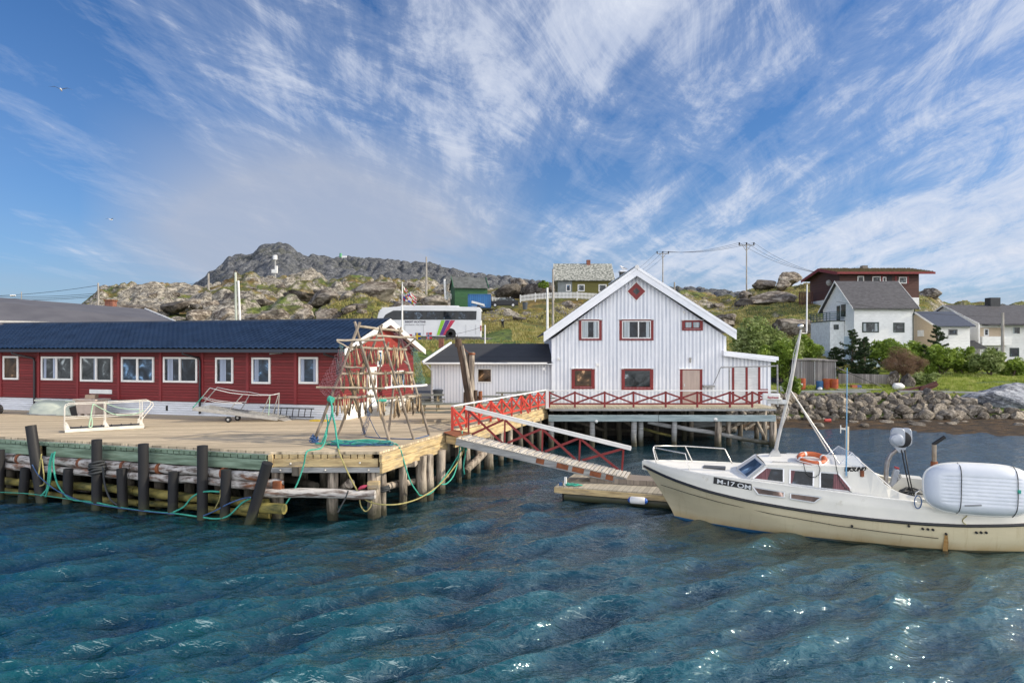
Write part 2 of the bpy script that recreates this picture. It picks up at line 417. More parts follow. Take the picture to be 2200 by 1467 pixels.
# steep faces are bare rock
nsep = nt.nodes.new('ShaderNodeSeparateXYZ'); nt.links.new(geo.outputs['Normal'], nsep.inputs[0])
stp = N(nt, 'ShaderNodeMath', operation='MULTIPLY'); nt.links.new(at.outputs['Fac'], stp.inputs[0]); stp.inputs[1].default_value = 0
at3 = nt.nodes.new('ShaderNodeAttribute'); at3.attribute_name = 'steep'
cfin = mixc(nt, at3.outputs['Fac'], cfin, rc)
weed = ramp(nt, noise(nt, coords(nt, (.6, 2.2, 1)), 1.6, 9, .75), [(.42, (.012, .008, .004)), (.52, (.055, .03, .01)), (.60, (.13, .07, .02)), (.70, (.28, .17, .05))])
at4 = nt.nodes.new('ShaderNodeAttribute'); at4.attribute_name = 'weed'
cfin = mixc(nt, at4.outputs['Fac'], cfin, weed)
nt.links.new(cfin, b.inputs['Base Color']); ground_m = m
gy, gx = np.gradient(H); dy = np.gradient(Ds)[:, None]; dx = (us[1]-us[0])*DD
slope = np.hypot(gx/dx, gy/dy)
steep = np.clip((slope-.75)*2.2, 0, 1)*(DD > 84)
lushv = np.clip((92-DD)/10, 0, 1)*np.clip((XX+22)/10, 0, 1)
lushv = np.maximum(lushv*np.clip(.3+1.3*fbm(XX*.15, DD*.15, 55, 3), 0, 1), np.clip((fbm(XX*.05, DD*.07, 61, 4)-.55)*6, 0, 1)*.7)
weedv = ((H < .32)*1.0)
under = ((DD < 56) & (XX < 17.2))*1.0
MK = np.maximum(MK, under*(DD < 48))
terr = npmesh('hillside', np.stack([XX, DD, H], -1).reshape(-1, 3), gridfaces(nd, nu), ground_m, attrs={'rock': MK.ravel(), 'steep': steep.ravel(), 'lush': lushv.ravel(), 'weed': weedv.ravel()})
tag(terr, kind='structure')
# big flat outer land sheet to the horizon, below the modelled hill
MB().quad((-2500, 290, 1.5), (2500, 290, 1.5), (2500, 3000, 1.5), (-2500, 3000, 1.5)).build('ground', ground_m)['kind'] = 'structure'
# mountain
def mtn():
    pts = [(300, 640), (400, 618), (440, 598), (470, 572), (492, 553), (520, 549), (543, 546), (556, 532), (580, 524), (600, 521), (620, 527), (640, 543), (660, 550), (700, 553), (760, 553), (850, 560), (910, 566), (960, 575), (1000, 586), (1060, 594), (1130, 602), (1250, 612), (1500, 622), (1800, 640), (2300, 668)]
    n_u, n_d = 900, 150
    u = np.linspace((250-1100)/F, (2300-1100)/F, n_u); D = np.linspace(330, 620, n_d)
    U, D_ = np.meshgrid(u, D); X = U*D_
    sky_ = np.interp(u*F+1100, [p[0] for p in pts], [p[1] for p in pts])
    top = CAMZ+(748-sky_)/F*520.0
    t = (D_-330)/190.0
    prof_ = np.where(t < 1, np.clip(t, 0, 1)**.62, 1-.25*np.clip(t-1, 0, 1))
    H = 8+(top[None]-8)*prof_
    F1, F2, C = worley(X/26, D_/34, 5); f1, f2, c_ = worley(X/9, D_/14, 15)
    H += ((np.clip(F2-F1, 0, .4)-.2)*9+(np.clip(f2-f1, 0, .5)-.25)*6+(fbm(X*.12, D_*.12, 8, 6)-.5)*7)*np.clip(t*1.5, 0, 1)*(1-.62*np.clip(1-abs(t-1)*5, 0, 1))
    return npmesh('mountain', np.stack([X, D_, H], -1).reshape(-1, 3), gridfaces(n_d, n_u), mt, smooth=False)
m, nt, b, rc = rockmat('mountain_rock', (.04, .048, .062), (.24, .25, .265), (.03, .036, .046), .16, 2.2)  # distant haze mixed into the rock colours: lighter and bluish
geo = nt.nodes.new('ShaderNodeNewGeometry'); sx = nt.nodes.new('ShaderNodeSeparateXYZ'); nt.links.new(geo.outputs['Position'], sx.inputs[0])
gg = noise(nt, coords(nt), .03, 6, .7)
rc2 = mixc(nt, ramp(nt, gg, [(.5, (0, 0, 0)), (.62, (.6, .6, .6))]), rc, (.07, .075, .04))
nt.links.new(rc2, b.inputs['Base Color']); mt = m
tag(mtn(), kind='structure')
# road for the coach, gravel yard between the houses
asph = mat('asphalt', (.12, .12, .125), .95, col2=(.07, .07, .075), sc_=.8, bump=.4, bs=60)
MB().prism([(-22, 74.6, 4.6), (-2.6, 74.6, 4.6), (-1.0, 82, 4.8), (-22, 82, 4.8)], (0, 0, 1.5)).build('road', asph)['kind'] = 'structure'
MB().prism([(-14, 44.5, 1.86), (-4.8, 44.5, 1.86), (-4.8, 57.5, 1.98), (-14, 57.5, 1.98)], (0, 0, .1)).build('yard', asph)['kind'] = 'structure'
# ------------------------------------------------------------------ water
def water():
    nc, nr = 1400, 980
    u = np.linspace(-1.05, 1.05, nc); D = np.geomspace(4.5, 62, nr)
    U, D_ = np.meshgrid(u, D); X = U*D_; Y_ = D_.copy(); Z_ = np.zeros_like(X); dX = np.zeros_like(X); dY = np.zeros_like(X)
    rs = np.random.RandomState(5)
    fall = np.clip(1.30-(D_-5)/22, .36, 1.0)*np.clip(1.12-.42*np.clip(X-1, 0, 9)/9, .6, 1.1)
    wx = X+.8*(fbm(X*.25, Y_*.25, 81, 3)-.5); wy = Y_+.8*(fbm(X*.25+40, Y_*.25, 83, 3)-.5)
    for i in range(84):
        lam = .30*(9.0**(rs.rand()**1.15)); k = 2*math.pi/lam
        th = R(-66)+rs.randn()*.5
        a = .0076*lam**1.05*(.6+.8*rs.rand())
        ph = rs.rand()*6.28
        phase = k*(wx*math.cos(th)+wy*math.sin(th))+ph
        c, s = np.cos(phase), np.sin(phase)
        res = np.clip((lam-.004*D_*3)/(.012*D_*1.6), 0, 1) if lam < 1.2 else 1
        Z_ += a*c*res; dX -= .6*a*s*math.cos(th)*res; dY -= .6*a*s*math.sin(th)*res
    gust = .68+.62*fbm(X*.14, Y_*.2, 85, 3)
    ca, sa = math.cos(R(24)), math.sin(R(24))
    for (wl, am, sd_) in ((1.5, .046, 201), (.75, .044, 211), (.40, .027, 221), (.22, .013, 231), (.12, .005, 241)):
        ra = (wx*ca+wy*sa)/(wl*2.3); rb = (-wx*sa+wy*ca)/wl
        q = fbm(ra+.9*vn(ra*.7+5, rb*.7, sd_+3), rb+.9*vn(ra*.8, rb*.8+7, sd_+4), sd_, 3, .45)
        res = np.clip((wl-.0035*D_)/(.012*D_), 0, 1)
        Z_ += am*((1-np.abs(2*q-1))**1.6-.55)*res*1.25
    Z_ = Z_*fall*gust; X = X+dX*fall*gust; Y_ = Y_+dY*fall*gust
    v = np.stack([X, Y_, Z_], -1).reshape(-1, 3); f = gridfaces(nr, nc)
    n = len(v)
    v = np.vstack([v, [[-900, -600, -.45], [900, -600, -.45], [900, 62, -.45], [-900, 62, -.45]]]); f = np.vstack([f, [[n, n+1, n+2, n+3]]])
    return npmesh('sea_water', v, f, wm)
m, nt, b = new_mat('sea'); wm = m; b.inputs['Coat Weight'].default_value = .0
b.inputs['Roughness'].default_value = .06; b.inputs['IOR'].default_value = 2.4; b.inputs['Specular Tint'].default_value = (.80, .97, 1, 1)
v = coords(nt)
f1 = noise(nt, coords(nt, (1, 2.2, 1), (0, 0, R(-24))), 3.4, 3, .55, .6)
deep = noise(nt, v, .18, 4, .5)
sxy = nt.nodes.new('ShaderNodeSeparateXYZ'); nt.links.new(v, sxy.inputs[0])
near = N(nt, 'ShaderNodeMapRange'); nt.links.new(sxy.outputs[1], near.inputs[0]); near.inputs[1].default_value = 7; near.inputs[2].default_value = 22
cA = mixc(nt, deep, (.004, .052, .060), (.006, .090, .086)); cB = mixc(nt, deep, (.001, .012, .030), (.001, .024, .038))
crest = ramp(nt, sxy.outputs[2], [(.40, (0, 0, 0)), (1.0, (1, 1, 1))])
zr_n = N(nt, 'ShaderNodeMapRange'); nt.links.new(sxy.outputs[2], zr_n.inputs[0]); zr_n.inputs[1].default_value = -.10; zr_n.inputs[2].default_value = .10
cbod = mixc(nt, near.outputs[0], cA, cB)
nt.links.new(mixc(nt, zr_n.outputs[0], mixc(nt, .8, cbod, (0, .003, .006)), mixc(nt, .10, cbod, (.01, .14, .16))), b.inputs['Base Color'])  # crests lightened and troughs darkened in colour, imitating light inside the waves
b.inputs['Specular IOR Level'].default_value = .6
f2 = noise(nt, coords(nt, (1, 1.8, 1), (0, 0, R(-30))), 9, 2, .5, .3)
hs = N(nt, 'ShaderNodeMath', operation='MULTIPLY_ADD'); nt.links.new(f2, hs.inputs[0]); hs.inputs[1].default_value = .28; nt.links.new(f1, hs.inputs[2])
addbump(nt, b, hs.outputs[0], 1.0, .06)
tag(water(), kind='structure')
# ------------------------------------------------------------------ shared materials
M_ = {}
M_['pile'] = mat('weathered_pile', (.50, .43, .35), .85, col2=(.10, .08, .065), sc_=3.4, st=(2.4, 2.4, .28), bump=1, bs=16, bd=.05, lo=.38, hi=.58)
M_['pile_dark'] = mat('dark_pile', (.15, .13, .105), .8, col2=(.035, .03, .022), sc_=2.2, st=(1.6, 1.6, .35), bump=.7, bs=14, bd=.03)  # darker pile timber, for rear rows and timbers under the decks
M_['log'] = mat('barked_log', (.54, .52, .50), .85, col2=(.13, .10, .085), sc_=3.6, st=(.5, 1.8, 2.6), bump=1, bs=12, bd=.05, lo=.40, hi=.56, dirt=((.22, .085, .035), 1.5, .54))
M_['algae'] = mat('algae_log', (.26, .22, .06), .7, col2=(.035, .045, .015), sc_=2.6, st=(.5, 1.5, 1.5), bump=.7, bs=12, bd=.03, lo=.36, hi=.6)
M_['yellow'] = mat('new_timber', (.60, .46, .24), .78, col2=(.34, .25, .13), sc_=2.5, st=(.6, .6, 5), bump=.5, bs=20, lo=.36, hi=.6, dirt=((.26, .22, .17), 1.8, .52))
M_['greywood'] = mat('grey_timber', (.36, .37, .37), .8, col2=(.2, .205, .21), sc_=2.5, st=(.6, .6, 6), bump=.4, bs=20, dirt=((.12, .10, .09), 2.0, .62))
M_['greenwood'] = mat('green_timber', (.26, .36, .27), .75, col2=(.10, .15, .10), sc_=2, st=(.5, .5, 5), bump=.3, bs=20, dirt=((.13, .10, .06), 1.5, .60))
M_['tealwood'] = mat('teal_timber', (.32, .40, .42), .8, col2=(.19, .25, .27), sc_=2, st=(.6, .6, 5), bump=.3, bs=20, dirt=((.10, .10, .10), 2, .6))
M_['redpaint'] = mat('red_paint', (.56, .055, .03), .55, col2=(.42, .035, .025), sc_=3, bump=.15, bs=30)
M_['dkred'] = mat('dark_red_paint', (.22, .018, .018), .5, col2=(.16, .013, .014), sc_=3, bump=.15, bs=30)
M_['white'] = mat('white_paint', (.80, .80, .78), .5, col2=(.68, .69, .69), sc_=2, dirt=((.42, .40, .37), 1.2, .72))
M_['rust'] = mat('rusty_steel', (.30, .10, .04), .8, .1, col2=(.14, .05, .025), sc_=5, bump=.3)
M_['black'] = mat('black_rubber', (.020, .020, .022), .5, spec=.3, col2=(.018, .018, .02), sc_=3, bump=.2, bs=20, dirt=((.10, .09, .085), 2.2, .64))
M_['shadow'] = mat('shade_black', (.012, .013, .014), .9)  # near-black for painted shade in pipe mouths and wheel arches, also lettering
M_['alu'] = mat('aluminium', (.62, .63, .62), .38, .7, col2=(.45, .45, .45), sc_=4)
M_['alupaint'] = mat('offwhite_metal', (.74, .72, .66), .5, col2=(.58, .55, .49), sc_=4, dirt=((.35, .22, .12), 3, .68))
M_['teal_rope'] = mat('teal_rope', (.06, .42, .31), .8, col2=(.03, .26, .20), sc_=12, bump=.6, bs=60)
M_['yellow_rope'] = mat('yellow_rope', (.40, .36, .14), .8, col2=(.25, .22, .09), sc_=12, bump=.6, bs=60)
M_['blue_rope'] = mat('blue_rope', (.05, .12, .28), .8, col2=(.03, .07, .17), sc_=12)
M_['black_rope'] = mat('black_rope', (.04, .045, .05), .8)
deck_m = boards('deck_planks', (.68, .56, .39), axis='y', width=.145, line=.16, rot=(0, 0, R(-9)), var=.24, dark=.2, rough=.8, bump=.6, grain=.95)
deck2_m = boards('house_deck_planks', (.56, .50, .36), axis='x', width=.13, line=.12, var=.12, dark=.3, rough=.8)
DZ = 2.0
def tide(m, z0=.12, z1=.75, col=(.035, .034, .018)):
    nt = m.node_tree; b = nt.nodes['Principled BSDF']; src = b.inputs['Base Color'].links[0].from_socket
    g = nt.nodes.new('ShaderNodeNewGeometry'); s_ = nt.nodes.new('ShaderNodeSeparateXYZ'); nt.links.new(g.outputs['Position'], s_.inputs[0])
    n_ = noise(nt, g.outputs['Position'], 2.5, 5, .7); ad = N(nt, 'ShaderNodeMath', operation='MULTIPLY_ADD'); nt.links.new(n_, ad.inputs[0]); ad.inputs[1].default_value = -.7; nt.links.new(s_.outputs[2], ad.inputs[2])
    mr = N(nt, 'ShaderNodeMapRange'); nt.links.new(ad.outputs[0], mr.inputs[0]); mr.inputs[1].default_value = z1-.35; mr.inputs[2].default_value = z0-.35
    nt.links.new(mixc(nt, mr.outputs[0], src, col), b.inputs['Base Color'])
tide(M_['pile']); tide(M_['pile_dark'], .2, .9); tide(M_['log'], .1, .6); tide(M_['black'], .05, .45, (.05, .055, .03)); tide(M_['greywood'], .2, .8)
# ------------------------------------------------------------------ main pier
pier = T('wooden_pier', 'wide planked wooden pier on log piles with black rubber fender posts', 'pier', (-8, 24, 0))
PO = (-8, 24, 0)
A = Vector((-7.0, 19.8, DZ)); B = Vector((-3.85, 19.8, DZ)); C = Vector((-2.37, 24.3, DZ)); C2 = Vector((-2.2, 24.9, DZ)); E = Vector((1.77, 35.3, DZ))
LF = Vector((-17.4, 23.2, DZ)); ld = (A-LF).normalized(); LF2 = LF-ld*14
mb = MB(PO); th = .07
mb.prism([v-Vector((0, 0, th)) for v in (LF2, A, B, C, C2, E, Vector((1.77, 37.2, DZ)), Vector((-5, 37.2, DZ)), Vector((-5, 46, DZ)), Vector((-14, 46, DZ)), Vector((-14, 40, DZ)), Vector((-40, 40, DZ)))], (0, 0, th))
mb.build('deck', deck_m, pier, loc=(0, 0, 0))
# front face A-B
mb = MB(PO)
x = A.x+.12
while x < B.x-.2:
    wj = .16+.1*random.random(); mb.box((x+wj/2, 19.93, DZ-.135), (wj, .24, .12)); x += wj+.03
mb.build('joist_row', M_['yellow'], pier)
MB(PO).bb(A.x+.08, B.x-.04, 19.78, 19.93, DZ-.44, DZ-.205).build('edge_beam', M_['yellow'], pier, bevel=.01)
MB(PO).bb(A.x+.02, B.x+.02, 19.76, 19.92, DZ-.60, DZ-.45).build('edge_beam', M_['greywood'], pier, bevel=.01)
MB(PO).bb(A.x-.06, A.x+.075, 19.75, 19.93, DZ-.44, DZ-.075).build('edge_block', M_['yellow'], pier, bevel=.01)
for (x, z) in ((A.x+.6, -.33), (B.x-.55, -.31), (A.x+.3, -.52), (A.x+1.6, -.52), (B.x-.3, -.52)): MB(PO).lathe((x, 19.74, DZ+z), [(.035, 0), (.03, -.03), (.012, -.05)], 8, 'y').build('bolt', M_['alu'], pier, smooth=True)
# right side edges
def sidebeams(a, b, n0):
    d = (b-a).normalized(); n = Vector((d.y, -d.x, 0))
    for k, (z0, z1, o) in enumerate(((-.075, -.30, .02), (-.31, -.62, .04))):
        MB(PO).bar(a+n*o+Vector((0, 0, (z0+z1)/2)), b+n*o+Vector((0, 0, (z0+z1)/2)), .09, abs(z1-z0)).build('side_beam', M_['yellow'], pier, bevel=.008)
sidebeams(B+Vector((.02, -.02, 0)), C, 0); sidebeams(C2+Vector((.05, 0, 0)), E, 0)
# left fascia (two lengths) and joist ends behind
mb = MB(PO); nn = Vector((ld.y, -ld.x, 0))
q = LF2.copy(); L = (A-LF2).length; s = 0
while s < L-.3:
    wj = .15+.1*random.random(); c = LF2+ld*(s+wj/2)-nn*.0+Vector((0, 0, -.14)); mb.bar(c-ld*wj/2, c+ld*wj/2, .2, .12); s += wj+.035
mb.build('joist_row', M_['greenwood'], pier)
g1 = LF+ld*1.9; g2 = LF+ld*2.3
for a, b in ((LF2, g1), (g2, A-ld*.06)):
    MB(PO).bar(a+nn*.07+Vector((0, 0, -.37)), b+nn*.07+Vector((0, 0, -.37)), .12, .30).build('edge_beam', M_['greenwood'], pier, bevel=.01)
MB(PO).bar(g1+nn*.07+Vector((0, 0, -.37)), g1+ld*.06+nn*.07+Vector((0, 0, -.37)), .13, .32).build('edge_block', M_['yellow'], pier)
MB(PO).bar(LF2+nn*.02+Vector((0, 0, -.085)), A+nn*.02+Vector((0, 0, -.085)), .05, .03).build('edge_strip', M_['greywood'], pier)
# rough logs
def roughlog(mb, a, b, r, n=10, seg=None, wob=.03):
    a, b = Vector(a), Vector(b); L = (b-a).length; k = seg or max(3, int(L/.5))
    pts = []; rs = []
    for i in range(k+1):
        t = i/k; p = a.lerp(b, t)+Vector((random.uniform(-1, 1), random.uniform(-1, 1), random.uniform(-1, 1)))*wob*(0 < i < k)
        pts.append(p); rs.append(r*random.uniform(.92, 1.08))
    mb.tube(pts, r, n, rs)
def logpart(name, a, b, r, m, parent, off, wob=.03):
    mb = MB(off); roughlog(mb, a, b, r, wob=wob); return mb.build(name, m, parent, smooth=True)
for (o, z, r, m) in ((.12, 1.32, .14, 'log'), (.16, 1.06, .125, 'log'), (.02, .52, .13, 'algae'), (-.12, .16, .11, 'algae')):
    Ln = (A-LF2).length; ns = 5
    for i in range(ns):
        a = LF2+ld*(Ln*i/ns); b = LF2+ld*(Ln*(i+1)/ns-.03)
        if i == ns-1: b = A-ld*.1
        logpart('fender_log', Vector((a.x, a.y, z-.0))+nn*o, Vector((b.x, b.y, z+random.uniform(-.05, .05)))+nn*o, r*random.uniform(.92, 1.08), M_[m], pier, PO)
# rust bands on the logs
for s in (13.5, 15.1, 17.8, 19.6, 21.0, 22.6, 23.4):
    c = LF2+ld*s+nn*.12; MB(PO).tube([Vector((c.x, c.y, 1.32))-ld*.05, Vector((c.x, c.y, 1.32))+ld*.05], .165, 12).build('rust_band', M_['rust'], pier, smooth=True)
# black fender posts: (top px,py, bottom px,py, radius)
def edgeD(px, o):   # depth on the left front line offset outwards by o
    k = (px-1100)/F; p0 = LF+nn*o
    t = (k*p0.y-p0.x)/(ld.x-k*ld.y); return (p0+ld*t).y
for (tx, ty, bx, by, r, o) in ((66, 914, 88, 1066, .16, .42), (208, 944, 208, 1078, .15, .42), (308, 953, 309, 1092, .15, .42), (435, 957, 435, 1108, .15, .42), (575, 994, 536, 1126, .15, .5),
        (55, 1005, 50, 1062, .145, .34), (147, 1007, 145, 1066, .145, .34), (261, 1006, 264, 1086, .145, .38), (373, 1013, 371, 1099, .145, .38), (486, 1009, 483, 1112, .145, .38), (-1, 966, -2, 1060, .15, .42), (-120, 920, -124, 1050, .15, .42)):
    Dt = edgeD(tx, o); Db = edgeD(bx, o)
    t = P(tx, ty, Dt); b = P(bx, by, Db); d = (b-t).normalized(); b = t+d*((t.z+.6)/-d.z)
    mb = MB(PO); mb.tube([t, t.lerp(b, .5), b], r, 16); f = mb.build('fender_post', M_['black'], pier, smooth=True)
    MB(PO).tube([t-d*.004, t-d*.001], r*.72, 12).build('mouth_shade', M_['shadow'], f)  # dark disc on the solid post top, painted as the shaded pipe mouth
# piles
def pile(px, D, r, ztop, lean=(0, 0), m='pile', parent=pier, off=PO, zb=-1.2):
    x = (px-1100)/F*D
    return logpart('pile', (x, D, ztop), (x+lean[0], D+lean[1], zb), r, M_[m], parent, off, .02)
for (px, D, r, l) in ((597, 20.05, .17, (0, 0)), (716, 20.1, .16, (-.03, 0)), (804, 20.0, .19, (.02, 0)), (822, 20.6, .11, (0, 0)), (866, 21.4, .13, (0, .05)), (905, 22.3, .19, (0, 0)), (922, 22.5, .15, (0, 0)), (948, 23.6, .17, (0, 0)), (697, 23.2, .16, (0, 0)), (738, 23.6, .15, (0, 0)),
        (1004, 26.2, .12, (.02, 0)), (1026, 27.4, .12, (0, 0)), (1050, 28.2, .22, (0, 0)), (1076, 29.4, .12, (0, 0)), (1096, 30.4, .13, (0, 0)), (1118, 31.6, .12, (0, 0)), (1140, 33.0, .13, (0, 0)), (1158, 34.2, .13, (0, 0)),
        (985, 25.6, .12, (0, 0)), (652, 23.4, .15, (0, 0)), (775, 25.2, .17, (0, 0)), (840, 26.3, .15, (0, 0)), (900, 28, .16, (0, 0)), (960, 30, .16, (0, 0)), (1010, 32, .16, (0, 0)), (1060, 34, .15, (0, 0))):
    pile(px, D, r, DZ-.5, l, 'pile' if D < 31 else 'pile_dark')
for px in range(-40, 570, 64):
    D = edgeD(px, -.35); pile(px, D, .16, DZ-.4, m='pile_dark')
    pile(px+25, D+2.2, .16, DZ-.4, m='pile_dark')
    mb = MB(PO); mb.bar(P(px, 980, D+.1)+Vector((0, 0, 0)), P(px+46, 1080, D+1.2), .14, .14); mb.build('brace', M_['pile_dark'], pier)
# cross caps under the deck, horizontal logs of the corner
mb = MB(PO)
for k in range(14):
    c = LF2+ld*(k*1.9+1)-nn*1.6; mb.bar(c+nn*1.5+Vector((0, 0, -.55)), c-nn*7+Vector((0, 0, -.55)), .22, .25)
mb.build('cap_beam', M_['pile_dark'], pier)
logpart('fender_log', P(561, 1058, 19.62), P(806, 1062, 19.62), .13, M_['log'], pier, PO)
logpart('fender_log', P(520, 1088, 19.7), P(611, 1093, 19.3), .15, M_['algae'], pier, PO)
logpart('fender_log', P(560, 1036, 19.7), P(607, 1040, 19.7), .12, M_['log'], pier, PO)
logpart('cross_log', P(735, 1053, 20.6), P(752, 1038, 19.9)+Vector((0, 0, 0)), .14, M_['pile'], pier, PO)
logpart('cross_log', P(615, 1028, 21.5), P(680, 1044, 20.6), .12, M_['pile_dark'], pier, PO)
logpart('cross_log', P(826, 1046, 20.9), P(898, 1032, 22.6), .11, M_['pile'], pier, PO)
logpart('cross_log', P(902, 1036, 22.8), P(960, 1022, 25), .10, M_['pile'], pier, PO)
logpart('cross_log', P(1040, 972, 26.4), P(1000, 1012, 25.4), .14, M_['pile'], pier, PO)
MB(PO).box(P(598, 1046, 19.72), (.26, .3, .40)).build('fender_block', M_['rust'], pier, bevel=.03)
MB(PO).box(P(803, 1041, 19.78), (.36, .2, .22)).build('fender_block', M_['yellow'], pier, bevel=.03)
MB(PO).box(P(886, 994, 21.9), (.28, .6, .17)).build('fender_block', M_['pile'], pier, bevel=.02)
logpart('cross_log', P(-60, 1030, 24), P(190, 1052, 22.4), .09, M_['log'], pier, PO)
# seawall of dark timber deep under the pier
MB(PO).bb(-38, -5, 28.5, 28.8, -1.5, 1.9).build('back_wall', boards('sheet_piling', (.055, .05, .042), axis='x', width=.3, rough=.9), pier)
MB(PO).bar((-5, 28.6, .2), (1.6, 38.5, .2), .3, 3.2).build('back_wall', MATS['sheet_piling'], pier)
# rubber coil around second post, and tyre-black ropes
def coil(name, c, r, turns, m, label, cat, rr=.03, tilt=0.1, squash=1, step=.06):
    pts = []
    for i in range(turns*14+1):
        a = 2*math.pi*i/14; k = i/14
        pts.append(Vector((math.cos(a)*r*(1+.08*math.sin(a*1.7)), math.sin(a)*r*squash, tilt*math.cos(a+1)+k*step+.015*math.sin(a*2.3))))
    return tag(MB().tube(pts, rr, 7).build(name, m, smooth='all', loc=c), label, cat)
pc = P(209, 1003, edgeD(208, .42))
coil('rope_coil', pc-Vector((0, 0, .25)), .22, 5, M_['black_rope'], 'black hose-thick rope wound round the second tall fender post', 'rope', .035, .05, 1, .08)
def rope(name, pts, r, m, label, sag=None, group=None, sub=8):
    """smooth rope through points (Catmull-Rom)"""
    pts = [Vector(p) for p in pts]; q = [pts[0]]+pts+[pts[-1]]; out = []
    for i in range(1, len(q)-2):
        for k in range(sub):
            t = k/sub; a, b, c, d = q[i-1], q[i], q[i+1], q[i+2]
            out.append(.5*((2*b)+(-a+c)*t+(2*a-5*b+4*c-d)*t*t+(-a+3*b-3*c+d)*t**3))
    out.append(pts[-1]); c0 = pts[0].copy()
    return tag(MB(c0).tube(out, r, 6).build(name, m, smooth='all', loc=c0), label, 'rope', group)
def ew(px, py, o=.5): return P(px, py, edgeD(px, o))
RT = 'mooring_rope'
rope(RT, [ew(0, 1057, .7), ew(60, 1060, .7), ew(130, 1069, .7), ew(200, 1080, .7)], .012, M_['teal_rope'], 'thin teal rope trailing in the water at the far left of the pier')
rope(RT, [ew(118, 970), ew(115, 985), ew(116, 1010), ew(124, 1040), ew(140, 1063), ew(160, 1074), ew(200, 1078), ew(260, 1090), ew(330, 1099), ew(380, 1103), ew(430, 1110), ew(465, 1114), ew(490, 1108), ew(508, 1092), ew(520, 1080), ew(538, 1070, .6)], .026, M_['teal_rope'], 'long teal rope sagging along the waterline under the fender posts')
rope(RT, [ew(112, 975), ew(106, 1000), ew(104, 1030), ew(100, 1052), ew(82, 1069)], .034, M_['teal_rope'], 'short teal rope end hanging beside the leaning fender post, outermost strand')
rope(RT, [ew(113, 973), ew(108, 1000), ew(107, 1035), ew(98, 1067)], .030, M_['teal_rope'], 'short teal rope end hanging beside the leaning fender post, inner strand')
rope(RT, [ew(89, 975), ew(84, 1010), ew(80, 1034), ew(84, 1043), ew(94, 1040), ew(95, 1030), ew(90, 985)], .022, M_['yellow_rope'], 'pale green rope loop hanging just right of the leaning fender post')
rope(RT, [ew(69, 998, .62), ew(84, 1022, .6), ew(110, 1045, .6), ew(140, 1062, .6), ew(190, 1080, .62), ew(290, 1095, .6), ew(375, 1104, .6)], .016, M_['blue_rope'], 'thin blue-grey line running from the leaning post down to the waterline')
rope(RT, [ew(221, 1000, .6), ew(225, 1040, .6), ew(236, 1070, .6), ew(252, 1085, .6)], .028, M_['black_rope'], 'black rope tail hanging from the wound coil down into the water')
rope(RT, [ew(372, 1100), ew(395, 1088), ew(412, 1068), ew(430, 1058), ew(450, 1055), ew(472, 1056)], .025, M_['teal_rope'], 'teal rope rising behind the fourth tall fender post')
rope(RT, [ew(430, 1110), ew(460, 1098), ew(490, 1082), ew(520, 1071), ew(538, 1068, .7)], .022, M_['blue_rope'], 'grey-blue rope rising to the last leaning fender post')
rope(RT, [ew(462, 1092), ew(472, 1070), ew(473, 1052)], .014, M_['yellow_rope'], 'thin pale line hanging by the last short fender post')
def fr(px, py, o=0): return P(px, py, 19.62-o)
rope(RT, [P(702, 890, 21.6), P(704, 915, 21.4), P(700, 940, 21.0), G(690, 962, 2.03), G(664, 967, 2.03), P(657, 975, 19.55), fr(652, 1000), fr(640, 1035), fr(625, 1065), fr(613, 1084)], .022, M_['teal_rope'], 'teal rope falling from the drying rack over the front edge, left of the pair')
rope(RT, [P(714, 890, 21.6), P(720, 920, 21.2), G(726, 955, 2.03), G(727, 967, 2.03), P(731, 978, 19.6), fr(745, 1010), fr(760, 1040), fr(775, 1063), fr(795, 1078), P(830, 1084, 19.4), P(870, 1080, 19.8), P(910, 1065, 21), P(950, 1035, 22.4), P(985, 990, 23.6), P(998, 960, 24)], .022, M_['yellow_rope'], 'long yellow-green rope swooping from the drying rack past the corner to the gangway')
rope(RT, [fr(772, 1063), fr(775, 1085), fr(785, 1098), fr(796, 1088), fr(798, 1075)], .02, M_['yellow_rope'], 'small yellow rope loop hanging beside the thick corner pile')
rope(RT, [G(838, 956, 2.03), G(850, 953, 2.04), P(860, 965, 20.9), P(866, 985, 21.0), P(880, 1030, 21.1), P(895, 1055, 21.4), P(905, 1064, 21.8), P(930, 1055, 22.3), P(965, 1010, 23.4), P(992, 965, 24)], .022, M_['teal_rope'], 'teal rope falling from the side edge and swinging across to the gangway')
rope(RT, [P(1004, 952, 24.2), P(1000, 975, 24.1), P(996, 1000, 24), P(998, 1018, 24)], .03, M_['teal_rope'], 'teal rope hanging straight down under the gangway top')
rope(RT, [P(988, 958, 24), P(985, 985, 23.8), P(975, 1020, 23), P(960, 1038, 22.5), P(948, 1040, 22.3)], .022, M_['teal_rope'], 'teal rope hanging under the gangway top and curving to the left')
rope(RT, [P(748, 1054, 19.5), P(742, 1070, 19.5), P(732, 1088, 19.5), P(726, 1100, 19.5)], .022, M_['black_rope'], 'dark rope end hanging below the horizontal corner log')
tag(MB().tube([(-.12, 0, -.05), (-.05, 0, 0), (.05, 0, .03), (.12, 0, .06)], .05, 10, [.02, .05, .05, .02]).build('float', mat('pink_float', (.45, .05, .10), .5), smooth=True, loc=P(779, 1047, 19.6)), 'small pink-red float wedged by the corner log', 'float')
coil('rope_coil', P(822, 1050, 20.6)-Vector((0, 0, .1)), .2, 4, M_['black_rope'], 'dark chain-like rope wound round the corner piles', 'rope', .03, .05, .9, .04)
